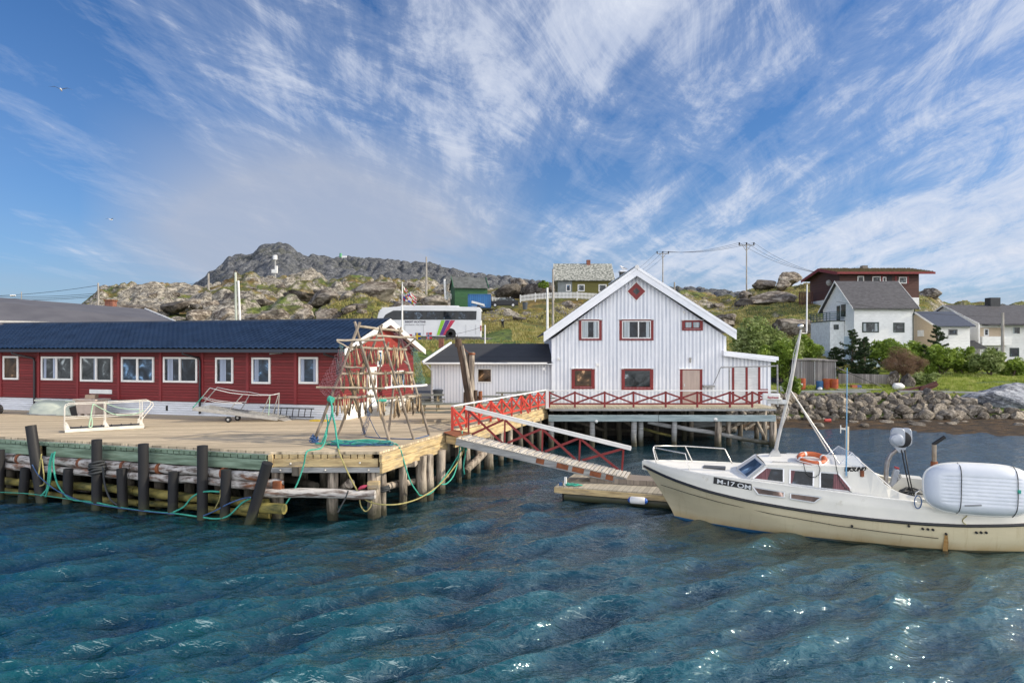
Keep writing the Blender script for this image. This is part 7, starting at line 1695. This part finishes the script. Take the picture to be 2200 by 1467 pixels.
obm = mat('orange_drum', (.40, .10, .02), .6, col2=(.26, .035, .015), sc_=2.5, dirt=((.14, .06, .03), 3, .58)); obm2 = mat('blue_drum', (.03, .13, .30), .5)
def drum(px, D, m, label, h=.88, w_=.3):
    p = G(px, 830, 1.9); x = (px-1100)/F*D; z = float(HT(np.array([x]), np.array([D]), False)[0]); t = T('oil_drum', label, 'barrel', (x, D, z-.02), 0, 'barrels beside the shed')
    MB().lathe((0, 0, 0), [(w_, 0), (w_, h*.32), (w_+.02, h*.33), (w_+.02, h*.36), (w_, h*.37), (w_, h*.65), (w_+.02, h*.66), (w_+.02, h*.69), (w_, h*.7), (w_, h), (w_-.03, h), (w_-.03, h-.03)], 18).build('body', m, t, smooth=True)
    return t
d0 = drum(1722, 54, obm, 'orange oil drum with pale label standing alone left of the blue barrel'); MB().bb(-.22, -.02, -.312, -.305, .25, .5).build('paper_sticker', M_['white'], d0)
drum(1761, 53.6, obm2, 'blue plastic barrel left of two orange drums', .7, .26); drum(1776, 53.6, obm, 'orange oil drum between the blue barrel and another drum'); drum(1792, 53.4, obm, 'orange oil drum at the right end of the shed')
def hz(x, D): return float(HT(np.array([x]), np.array([D]), False)[0])
def gp(px, D, h=0): x = (px-1100)/F*D; return Vector((x, D, hz(x, D)+h))
def beam(name, p0, p1, w_, h_, m, label, cat='timber'):
    c = (p0+p1)/2; return tag(MB(c).bar(p0, p1, w_, h_).build(name, m, loc=c, bevel=.01), label, cat)
beam('timber_beam', gp(1690, 50.2, .22), gp(1860, 50.2, .24), .25, .2, M_['greywood'], 'long grey timber beam edging the grass above the stones, left part'); beam('timber_beam', gp(1930, 50.1, .2), gp(2110, 50.1, .14), .25, .2, M_['greywood'], 'long grey timber beam edging the grass above the stones, right part')
beam('plank', gp(1798, 52.8, .12), gp(1893, 52.6, .1), .25, .06, M_['greywood'], 'loose grey plank lying in the grass right of the drums'); beam('plank', gp(1790, 51.6, .12), gp(1870, 51.5, .1), .2, .06, M_['greywood'], 'loose grey plank lying nearest the stones below the shed')
beam('ramp_plank', P(1797, 789, 56), gp(1892, 55, .1), .9, .08, gw, 'sloping plank ramp leaning from the shed roof down to the right'); 
mb = MB(gp(1850, 57)); mb.bar(gp(1800, 57, .45), gp(1912, 57, .35), .06, 1.0); tag(mb.build('plank_fence', gw, loc=gp(1850, 57)), 'low grey plank wall behind the sloping ramp', 'fence')
put(BM[2], 'concrete_block', gp(1922, 55.5, .7), (.75, .6, 1.0), (0, 0, .4), 'tall dark grey broken rock block behind the white float', None, 'rock'); put(BM[4], 'concrete_block', gp(1947, 55, .45), (.9, .6, .75), (0, .3, 1.4), 'wide dark grey broken block beside the taller one', None, 'rock')
tag(MB().tube([(-.42, 0, .25), (-.3, 0, .27), (.2, 0, .27), (.42, 0, .25)], .25, 12, [.12, .27, .28, .14]).build('plastic_float', M_['white'], smooth=True, loc=gp(1930, 53.0)), 'white plastic float lying in the grass by the broken blocks', 'float')
put(BS[1], 'plastic_bag', gp(1762, 52.8, .12), (.28, .2, .18), (0, 0, 1), 'small white crumpled plastic heap below the blue barrel', None, 'bag').data = (lambda m_: (m_.materials.clear(), m_.materials.append(M_['white']), m_)[2])(BS[1].copy())
cr = T('crate', 'red and blue plastic crate lying in the grass right of the shed', 'crate', gp(1838, 54)); MB().bb(-.35, .05, -.2, .2, 0, .3).build('box', mat('orange_crate', (.5, .15, .08), .6), cr); MB().bb(.06, .38, -.2, .2, 0, .3).build('box', mat('blue_crate', (.10, .13, .35), .6), cr)
bk = T('bucket', 'white bucket standing left of the shed beside dark gear', 'bucket', gp(1682, 52)); MB().lathe((0, 0, 0), [(.2, 0), (.25, .45)], 12).build('body', M_['white'], bk, smooth=True); MB().box((.45, .1, .25), (.45, .4, .5)).build('gear', M_['black'], bk)
wi = T('rusty_winch', 'old dark rusty boat winch with wheel lying on the shore grass', 'winch', gp(1985, 51)); O = gp(1985, 51)
MB(O).bar(gp(1928, 51, .12), gp(2014, 51.2, .62), .22, .16).build('beam', mat('dark_rust', (.10, .035, .03), .8), wi); MB(O).prism([gp(1970, 51, .3), gp(2013, 51.1, .85), gp(2014, 51.2, .45), gp(1990, 51, .1)], (0, .2, 0)).build('plate', MATS['dark_rust'], wi)
MB(O).lathe(gp(1985, 50.9, .22), [(.1, .1), (.34, .09), (.34, -.09), (.1, -.1)], 16, 'y').build('wheel', MATS['dark_rust'], wi, smooth=True)
put(BS[3], 'buoy', gp(2052, 49.9, .1), (.22, .18, .14), (0, 0, 1), 'small pale stone-like object on the beam end by the shore', None, 'stone')
tag(MB().tube([(-.2, 0, .1), (.2, 0, .1)], .12, 10, [.1, .12]).build('float', mat('red_float', (.55, .08, .06), .5), smooth=True, loc=Vector(((1778-1100)/F*44.5, 44.5, .2))), 'small red float washed up on the seaweed', 'float')
# ------------------------------------------------------------------ hilltop buildings, middle
slp = mat('slate_tiles', (.42, .43, .39), .8, col2=(.09, .10, .09), sc_=3.2, st=(1, 1.4, 1.4), lo=.42, hi=.58, bump=.5)
t, f, L, ze, zr = house('olive_house', 'olive green wooden house with grey slate roof high on the hill', 1198, 1314, 115, 7, 603, 568, 13.2, boards('olive_siding', (.135, .125, .018), axis='z', width=.18, line=.12, var=.08, dark=.5), slp, .6)
a, b = f.L(1199, 634), f.L(1229, 605); MB().bb(.02, b.x, -.05, -.002, 0, b.z+.2).build('porch_wall', mat('grey_panel', (.24, .27, .27), .8, col2=(.17, .19, .2)), t)
for x0, x1, y0, y1, g_ in ((1216, 1226, 611, 626, G_blue), (1241, 1256, 611, 626, G_grey), (1286, 1303, 611, 627, G_grey)):
    p, q = f.L(x0, y1), f.L(x1, y0); window(t, p.x, q.x, p.z, q.z, -.05 if x0 < 1230 else 0, M_['white'], .14, .06, glass=g_)
p, q = f.L(1260, 580, 3.5), f.L(1268, 559, 3.5); MB().bb(p.x, q.x, 3.1, 3.8, zr-.3, q.z).build('chimney', brick, t)
# green shed
O = P(977, 650, 106); O.z = 10.4; rz_ = R(14); gs = T('green_shed', 'dark green wooden shed with sagging grey roof on the hillside', 'shed', O, rz_); f = Fac(O, rz_); L = 5.2
gmx = boards('green_boards', (.018, .10, .03), axis='z', width=.2, line=.12, var=.1, dark=.5)
zw, zr_2 = f.L(1000, 618).z, f.L(1000, 597, 2).z
MB().prism([(0, 0, .4), (0, 4.4, .4), (0, 4.4, zw), (0, 2.2, zr_2), (0, 0, zw)], (L, 0, 0)).build('wall', gmx, gs)
gable_roof('roof', gs, -.2, L+.15, -.3, 2.2, 4.7, zw-.1, zr_2+.02, .1, mat('old_felt', (.13, .14, .14), .9, col2=(.06, .065, .065), sc_=1.5), )
for x in (-.25, L+.15): MB().bar((x, -.3, zw), (x, 2.2, zr_2+.15), .05, .2).build('bargeboard', mat('green_trim', (.03, .16, .06), .7), gs)
for x in (.3, 2, 3.6, 5): MB().bb(x-.15, x+.15, .1, .4, -1, .4).build('foundation_post', M_['white'], gs)
p = f.L(1066, 640, 2.0); MB().bb(L+.2, L+.5, 1.2, 2.0, .9, 2.4).build('yellow_door', mat('yellow_door', (.60, .38, .04), .6), gs)
# blue container, trailer, car
D = 100; cz = 10.95; xa, xb = (1006-1100)/F*D, (1054-1100)/F*D
ctn = T('blue_container', 'blue corrugated waste container parked below the green shed', 'container', ((xa+xb)/2, D, cz)); w2 = (xb-xa)/2
cbm = boards('blue_container', (.02, .16, .42), axis='x', width=.3, line=.35, var=.05, dark=.55, rough=.5)
MB().bb(-w2, w2, 0, 2.2, 0, 1.9).build('body', cbm, ctn, bevel=.02)
fr2 = MB()
for x in (-w2, w2): fr2.bb(x-.06, x+.06, -.05, .0, 0, 1.92)
fr2.bb(-w2-.06, w2+.06, -.05, 0, 1.85, 1.97); fr2.bb(-w2-.06, w2+.06, -.05, 0, -.03, .1); fr2.build('frame', mat('blue_frame', (.02, .12, .33), .5), ctn)
tl = T('trailer', 'small white tipping trailer in front of the blue container', 'trailer', (xa+1.7, D-2.3, cz-.35)); MB().prism([(-1.1, 0, .9), (.7, 0, .45), (.75, 0, .7), (-1.05, 0, 1.2)], (0, 1.1, 0)).build('bed', M_['white'], tl); MB().lathe((-.1, .1, .28), [(.05, .06), (.28, .06), (.28, -.06), (.05, -.06)], 12, 'y').build('wheel', M_['black'], tl, smooth=True); MB().bar((-1.1, .5, .4), (.9, .5, .4), .06, .06).build('drawbar', M_['alu'], tl)
car = T('parked_car', 'black estate car parked beside the blue container on the hill track', 'car', ((1083-1100)/F*103, 103, 11.15)); cbk = mat('black_car_paint', (.012, .014, .018), .2, col2=(.010, .012, .015), spec=.3)
cs = [(-2.1, .25), (-2.1, .72), (-1.95, .88), (-1.1, .95), (-.55, 1.38), (1.2, 1.42), (1.95, .98), (2.15, .85), (2.15, .28)]
MB().prism([(x, -.85, z) for x, z in cs], (0, 1.7, 0)).build('body', cbk, car, bevel=.06)
MB().prism([(x, -.862, z) for x, z in ((-1.0, .98), (-.52, 1.31), (.25, 1.33), (.25, .98))], (0, .005, 0)).build('window', G_grey, car); MB().prism([(x, -.862, z) for x, z in ((.32, .98), (.32, 1.33), (1.15, 1.35), (1.75, .99))], (0, .005, 0)).build('window', G_grey, car)
for x in (-1.35, 1.35):
    w_ = MB().lathe((x, -.8, .3), [(.1, .1), (.31, .09), (.31, -.08), (.1, -.09)], 16, 'y').build('wheel', M_['black'], car, smooth=True); MB().lathe((x, -.8, .3), [(.18, -.07), (.18, -.10)], 12, 'y').build('rim', M_['alu'], w_, smooth=True)
MB().box((-2.09, -.55, .66), (.06, .35, .14)).build('headlight', M_['white'], car); MB().box((2.13, -.6, .72), (.06, .3, .16)).build('tail_light', M_['redpaint'], car)
for i, (px, lb) in enumerate(((1128, 'dark wheeled bin standing right of the black car'),)):
    b_2 = T('rubbish_bin', lb, 'bin', gp(px, 101)); MB().lathe((0, 0, 0), [(.3, 0), (.4, 1.0)], 10).build('body', MATS['bin_grey'], b_2, smooth=True); MB().lathe((0, 0, 1.0), [(.44, 0), (.4, .08)], 10).build('lid', MATS['bin_grey'], b_2)
# picket fences
def fence(label, pts, D, h=1.0, step=.22):
    O = P(pts[0][0], 640, D); O.z = CAMZ+(748-pts[0][1])/F*D; t = T('picket_fence', label, 'fence', O, 0, 'white picket fences on the hill'); mb = MB(O); W_ = [P(a, b, D) for a, b in pts]
    for a, b in zip(W_[:-1], W_[1:]):
        n = max(1, int((b-a).length/step))
        for k in range(n): p = a.lerp(b, k/n); mb.bb(p.x-.055, p.x+.055, D-.02, D+.02, p.z, p.z+h)
    mb.build('pickets', M_['white'], t)
    for hh in (.25, .8):
        mb = MB(O)
        for a, b in zip(W_[:-1], W_[1:]): mb.bar(a+Vector((0, .05, hh)), b+Vector((0, .05, hh)), .04, .09)
        mb.build('rail', M_['white'], t)
    for p in W_: MB(O).bb(p.x-.08, p.x+.08, D-.05, D+.08, p.z-.3, p.z+h+.1).build('post', M_['white'], t)
fence('long white picket fence running below the olive house', [(1118, 648), (1150, 644), (1190, 641), (1240, 641), (1290, 644)], 111, 1.0)
fence('short white picket fence between the green shed and the black car', [(1058, 652), (1096, 652)], 109, .95)
fence('white picket fence partly hidden left of the green shed', [(962, 640), (984, 650)], 109, .9)
# ------------------------------------------------------------------ coach
D = 77.5; bz = 6.12; O = Vector(((920-1100)/F*D, D, bz)); bus = T('coach_bus', 'white touring coach with green, purple and red stripes parked on the road', 'bus', O); f = Fac(O, 0)
busm = mat('coach_white', (.70, .72, .74), .35, col2=(.62, .64, .67), sc_=.8); busw = mat('coach_glass', (.012, .014, .018), .12, col2=(.03, .036, .04), sc_=.7, spec=.3)
def BL(px, py, y=0): return f.L(px, py, y)
prof_ = [(1033, 724), (1034, 664), (1030, 660), (985, 659), (960, 657), (880, 656.5), (850, 659), (822, 661), (814, 668), (810, 685), (808, 722)]
MB().prism([BL(a, b) for a, b in prof_], (0, 2.5, 0)).build('body', busm, bus, bevel=.05)
MB().prism([BL(a, b, -.012) for a, b in ((1023, 687), (1024, 668), (845, 667), (828, 676), (820, 690), (838, 687))], (0, .01, 0)).build('side_window_band', busw, bus)
for a, b in ((868, 910), (913, 948), (951, 980), (983, 1004)): MB().prism([BL(a+2, 685, -.02), BL(a+2, 670, -.02), BL(b-2, 670, -.02), BL(b-2, 685, -.02)], (0, .005, 0)).build('window', G_dark, bus)
for c0, (a, b, c_, d_) in (((.25, .55, .02), (951, 938, 948, 959)), ((.09, .03, .22), (962, 947, 959, 968)), ((.50, .02, .07), (974, 951, 958, 980))):
    top0, top1 = {951: (948, 956), 962: (957, 967), 974: (968, 978)}[a]; bo0, bo1 = {951: (938, 944), 962: (944, 951), 974: (951, 956)}[a]
    MB().prism([BL(bo0, 720, -.016), BL(top0, 688, -.016), BL(top1, 688, -.016), BL(bo1, 720, -.016)], (0, .006, 0)).build('stripe', mat('stripe_%d' % a, c0, .4), bus)
def flat_text(txt, px0, px1, py, sz, m, par, y=-.02, bold=0):
    a, b = BL(px0, py, y), BL(px1, py, y); Mx = Matrix((Vector((1, 0, 0)), Vector((0, 0, 1)), Vector((0, -1, 0)))).transposed().to_4x4(); Mx.translation = a
    return text(txt, sz, m, par, Mx, width=b.x-a.x, bold=bold)
ink = mat('navy_ink', (.02, .02, .06), .5)
flat_text('INSIGHT VACATIONS', 870, 914, 693, .28, ink, bus, bold=.01); flat_text('MORE PERSONAL · MORE COMFORT', 870, 914, 698.5, .15, ink, bus)
for px in (968, 840):
    c = BL(px, 718, .1); c.z = .5; MB().lathe((c.x, -.005, .52), [(.62, .02), (.62, -.01)], 24, 'y').build('wheel_arch_shade', M_['shadow'], bus)  # dark disc on the flat side, painted as the shaded wheel arch
    w_ = MB().lathe((c.x, .05, .5), [(.2, .1), (.5, .1), (.5, -.09), (.3, -.1)], 22, 'y').build('wheel', M_['black'], bus, smooth=True); MB().lathe((c.x, .0, .5), [(.27, -.02), (.25, -.05), (.08, -.05)], 16, 'y').build('rim', M_['alu'], w_, smooth=True)
e = BL(1034, 700); MB().bb(e.x, e.x+.012, .2, 2.3, 2.1, 3.1).build('rear_window', busw, bus); MB().bb(e.x-.12, e.x+.01, -.015, .35, .85, 1.45).build('tail_light', mat('tail_red', (.4, .03, .03), .3), bus); MB().bb(e.x-.45, e.x-.02, -.016, -.002, 2.0, 3.05).build('rear_corner', busm, bus)
g0 = BL(812, 664); MB().tube([(g0.x+.2, -.1, 3.1), (g0.x-.6, -.2, 2.9), (g0.x-.65, -.2, 2.3)], .05, 6).build('mirror', M_['black'], bus, smooth=True); MB().bb(g0.x-.75, g0.x-.55, -.3, -.1, 1.9, 2.4).build('mirror', M_['black'], bus)
MB().prism([BL(818, 664, .1), BL(835, 663, .1), BL(822, 668, .1), BL(813, 672, .1)], (0, 2.3, 0)).build('windscreen', busw, bus)
MB().prism([(BL(860, 0).x, .3, 3.62), (BL(985, 0).x, .3, 3.58), (BL(985, 0).x, 2.2, 3.58), (BL(860, 0).x, 2.2, 3.62)], (0, 0, .14)).build('roof_unit', busm, bus, bevel=.04)
mb = MB()
for px in (870, 910, 1001, 1022): x = BL(px, 0).x; mb.bb(x-.015, x+.015, -.014, -.002, .45, 1.55)
mb.build('panel_seams', M_['greywood'], bus)
# ------------------------------------------------------------------ poles, wires, flags
polem = mat('grey_pole', (.40, .38, .35), .8, col2=(.25, .23, .21), sc_=3, st=(1, 1, .3))
def upole(label, px, D, ytop, ybase, r=.12, name='utility_pole', lean=0, m=None, cat='pole'):
    b = P(px, ybase, D); t_ = P(px+lean, ytop, D); t = T(name, label, cat, b); MB(b).tube([b-Vector((0, 0, 1.2)), t_], r, 8, [r*1.1, r*.8]).build('pole', m or polem, t, smooth=True); return t, b, t_
upole('slim wooden pole rising behind the ridge of the grey roof', 211, 70, 608, 662, .10); upole('bare wooden pole on the hillside left of the twin poles', 448, 130, 588, 655, .22)
t, b, q = upole('pair of pale green and white leaning poles above the red building', 508, 75, 585, 692, .15, m=mat('pale_green_pole', (.55, .60, .52), .7), lean=-2); MB(b).tube([P(516, 692, 75), P(512, 603, 75)], .12, 8).build('second_pole', M_['white'], t, smooth=True)
t, b, q = upole('radio mast with white box near the mountain foot', 591, 172, 552, 588, .28, 'radio_mast', cat='mast', m=M_['greywood']); MB(b).lathe(P(591, 558, 172), [(.55, 0), (.55, 1.1)], 12).build('antenna_drum', M_['white'], t, smooth=True); MB(b).box(P(590, 583, 172), (1.3, .8, .9)).build('equipment_box', M_['white'], t); MB(b).box(P(594, 578, 172), (.5, .5, 1.6)).build('antenna', M_['white'], t)
t, b, q = upole('tall wooden pole on the ridge above the coach', 916, 130, 552, 622, .18)
upole('white pole standing in front of the grassy slope, left of two', 1176, 72, 618, 712, .13, m=M_['white']); upole('tall grey pole left of the olive house', 1188, 84, 578, 682, .14); upole('thin pole right of the white house gable on the hill', 1449, 150, 606, 628, .2)
upole('leaning pale post left of the green shed', 958, 108, 600, 628, .22, lean=-3, name='old_post', m=M_['white'], cat='post')
upole('grey utility pole in front of the balcony house', 2154, 74, 672, 768, .17)
def tpole(px, D, ytop, ybase, w_, label):
    t, b, q = upole(label, px, D, ytop, ybase, .17); zc = P(px, ytop+4, D); MB(b).bar(zc-Vector((w_, 0, 0)), zc+Vector((w_, 0, 0)), .16, .2).build('crossarm', M_['greywood'], t)
    for s in (-1, 1): MB(b).bar(zc+Vector((s*w_*.55, 0, 0)), zc-Vector((0, 0, w_*.75)), .08, .1).build('brace', polem, t)
    o_ = []
    for s in (-.93, 0, .93): MB(b).lathe(zc+Vector((s*w_, 0, .1)), [(.12, 0), (.2, .18), (.14, .3), (.2, .42), (.1, .55)], 8).build('insulator', M_['black'], t, smooth=True); o_.append(zc+Vector((s*w_, 0, .6)))
    return o_
A1 = tpole(1604, 157, 523, 628, 1.8, 'tall power pole with crossarm on the ridge, the right one'); A2 = tpole(1424, 190, 541, 622, 1.7, 'power pole with crossarm behind the white house roof, the left one')
def wire(a, b, sag, label, r=.02, n=14):
    a, b = Vector(a), Vector(b); pts = [a.lerp(b, k/n)-Vector((0, 0, 4*sag*(k/n)*(1-k/n))) for k in range(n+1)]; tag(MB(a).tube(pts, r, 4).build('power_line', M_['black'], loc=a), label, 'cable', 'overhead power lines')
wl = 'thin overhead power line strung across the sky'
for i in range(3): wire(A2[i], A1[i], 1.0, 'overhead power line between the two power poles', .03); wire(A1[i], P(1770+i*10, 588+i*2, 130), 1.2, 'overhead power line from the right power pole to the brown house', .028); wire(A2[i], P(1330+i*12, 600, 205), 1.0, 'overhead power line from the left power pole to behind the white house', .03)
for k, (y0, y1) in enumerate(((637, 613), (634, 630), (638, 634), (642, 637))): wire(P(-60, y0, 70), P(211, y1, 70), .25, 'overhead cable left of the pole behind the grey roof', .02)
wire(P(211, 615, 70), P(448, 600, 130), .8, 'overhead cable between two hillside poles over the skyline', .03)
upole('thin small pole over the left end of the grey roof', 46, 70, 627, 650, .05); tag(MB().tube([(-.25, 0, 0), (.25, 0, .02)], .12, 10, [.10, .06]).build('street_lamp', M_['white'], smooth=True, loc=P(28, 635, 69)), 'white street lamp head hanging on the cables at the far left', 'lamp')
wire(P(1797, 648, 70), P(2154, 680, 74), .35, 'long telephone cable in front of the gabled house', .015)
bc = T('beacon', 'tiny green beacon with white base on the mountain ridge', 'beacon', P(732, 552, 500)); MB(P(732, 552, 500)).lathe(P(732, 553, 500), [(1.1, 0), (.9, 3)], 10).build('tower', mat('beacon_green', (.10, .35, .18), .6), bc, smooth=True); MB(P(732, 552, 500)).box(P(739, 552, 500), (4, 1, 1.4)).build('base', M_['white'], bc)
# flagpole and flag
D = 60; fpz = P(864, 700, D); t = T('flagpole', 'white flagpole in front of the coach', 'flagpole', fpz); MB(fpz).tube([P(864, 730, D), P(864.5, 610, D)], .07, 8, [.09, .05]).build('pole', M_['white'], t, smooth=True); MB(fpz).lathe(P(864.5, 609, D), [(.03, 0), (.08, .05), (.03, .12)], 8).build('finial', M_['white'], t)
fo = P(865, 616, D); fl_ = T('flag', 'colourful patchwork of nation flags fluttering on the white pole', 'flag', fo)
cs_ = [(.6, .6, .6), (.5, .03, .04), (.03, .06, .35), (.6, .6, .6), (.55, .35, .03), (.5, .03, .04), (.05, .25, .08), (.6, .6, .6)]; fms = [mat('flag_colour_%d' % i, c_, .8) for i, c_ in enumerate(cs_)]
mb = MB(fo); rd = random.Random(6); cols, rows = 9, 7
def fpnt(u, v): return P(866+27*u+2*math.sin(v*4), 614+24*u+29*v*(1-.35*u)+1.5*math.sin(u*9), D)+Vector((0, .25*math.sin(u*8+v*2), 0))
for i in range(cols):
    for j in range(rows):
        mb.mi = (j*2+(i//2)*3+rd.randrange(2)) % 8; u0, u1, v0, v1 = i/cols, (i+1)/cols, j/rows, (j+1)/rows; mb.add([fpnt(u0, v0), fpnt(u1, v0), fpnt(u1, v1), fpnt(u0, v1)], [(0, 1, 2, 3)])
mb.build('cloth', fms, fl_, norm=False)
# bunting
D = 44.0; bp = P(1042, 733, D); t = T('bunting_pole', 'short white pole holding the bunting line behind the annex roof', 'pole', bp); MB(bp).tube([P(1042, 745, D), P(1042, 698, D)], .05, 8).build('pole', M_['white'], t, smooth=True)
wire(P(1042, 700, D), P(868, 718, D), .35, 'white bunting line from the short pole towards the flagpole', .010); wire(P(1042, 731, D), P(940, 724, D), .1, 'lower white bunting line behind the annex roof', .008)
def nflag(px, py, base, cross, inner, label):
    o = P(px, py, D); t = T('small_flag', label, 'flag', o); w_, h_ = .36, .42; m0 = mat('fl_%s0' % label[:6], base, .8); m1 = mat('fl_%s1' % label[:6], cross, .8)
    MB().quad((-w_/2, 0, -h_/2), (w_/2, 0, -h_/2), (w_/2, .03, h_/2), (-w_/2, .03, h_/2)).build('cloth', m0, t)
    def cr_(w2_, m_, y): MB().bb(-w_/2, w_/2, y, y+.002, -w2_, w2_).build('cross_bar', m_, t); MB().bb(-.05-w2_, -.05+w2_, y-.003, y-.001, -h_/2, h_/2).build('cross_bar', m_, t)
    cr_(.05, m1, -.012)
    if inner: cr_(.022, mat('fl_%s2' % label[:6], inner, .8), -.02)
    return t
nflag(898, 722, (.01, .05, .25), (.65, .45, .02), None, 'Swedish flag, blue with yellow cross, on the bunting line'); nflag(922, 721, (.5, .02, .04), (.7, .7, .7), (.01, .03, .2), 'Norwegian flag, red with blue cross, on the bunting line'); nflag(879, 725, (.5, .02, .05), (.7, .7, .7), None, 'small red and white flag at the left end of the bunting line')
mb_ = T('stone_chimney', 'small brown chimney block in the grass behind the annex verge', 'chimney', P(948, 735, 50)); MB(P(948, 735, 50)).box(P(948, 737, 50), (.35, .4, .7)).build('block', brick, mb_)
# person on the slope
pf = gp(1080, 84); hgt = 1.45; pe = T('person', 'person in dark clothes standing on the grass slope right of the coach', 'person', pf, R(-20))
sk_ = bpy.data.meshes.new('body'); jt = [(0, 0, .92), (0, 0, 1.15), (0, 0, 1.42), (0, 0, 1.52), (0, 0, 1.64), (0, -.01, 1.76), (-.19, 0, 1.42), (-.25, .02, 1.15), (-.20, -.12, .95), (.19, 0, 1.42), (.25, .02, 1.15), (.18, -.14, 1.0), (-.1, 0, .88), (-.11, -.02, .48), (-.11, .03, .06), (-.12, -.12, .03), (.1, 0, .88), (.12, .0, .48), (.13, .03, .06), (.14, -.12, .03)]
ed = [(0, 1), (1, 2), (2, 3), (3, 4), (4, 5), (2, 6), (6, 7), (7, 8), (2, 9), (9, 10), (10, 11), (0, 12), (12, 13), (13, 14), (14, 15), (0, 16), (16, 17), (17, 18), (18, 19)]
ra_ = [.15, .14, .16, .06, .10, .08, .07, .05, .035, .07, .05, .035, .10, .07, .045, .04, .10, .07, .045, .04]
sk_.from_pydata([Vector(j)*(hgt/1.8) for j in jt], ed, []); bo = bpy.data.objects.new('body', sk_); COL.objects.link(bo); bo.parent = pe
sm = bo.modifiers.new('skin', 'SKIN')
for i, r_ in enumerate(ra_): sk_.skin_vertices[0].data[i].radius = (r_*hgt/1.8, r_*hgt/1.8)
sk_.skin_vertices[0].data[0].use_root = True
bo.modifiers.new('sub', 'SUBSURF').levels = 1; bo.modifiers['sub'].render_levels = 1
sk_.materials.append(mat('dark_clothes', (.02, .02, .025), .9))
MB().lathe((0, -.0, 1.29), [(.03, -.08), (.085, -.03), (.09, .04), (.07, .11), (.02, .15)], 12).build('hair', mat('pale_hair', (.45, .38, .3), .8), pe, smooth=True); MB().tube([(-.14, -.06, 1.12), (0, -.13, 1.05), (.14, -.06, 1.12)], .05, 8).build('scarf', M_['white'], pe, smooth=True)
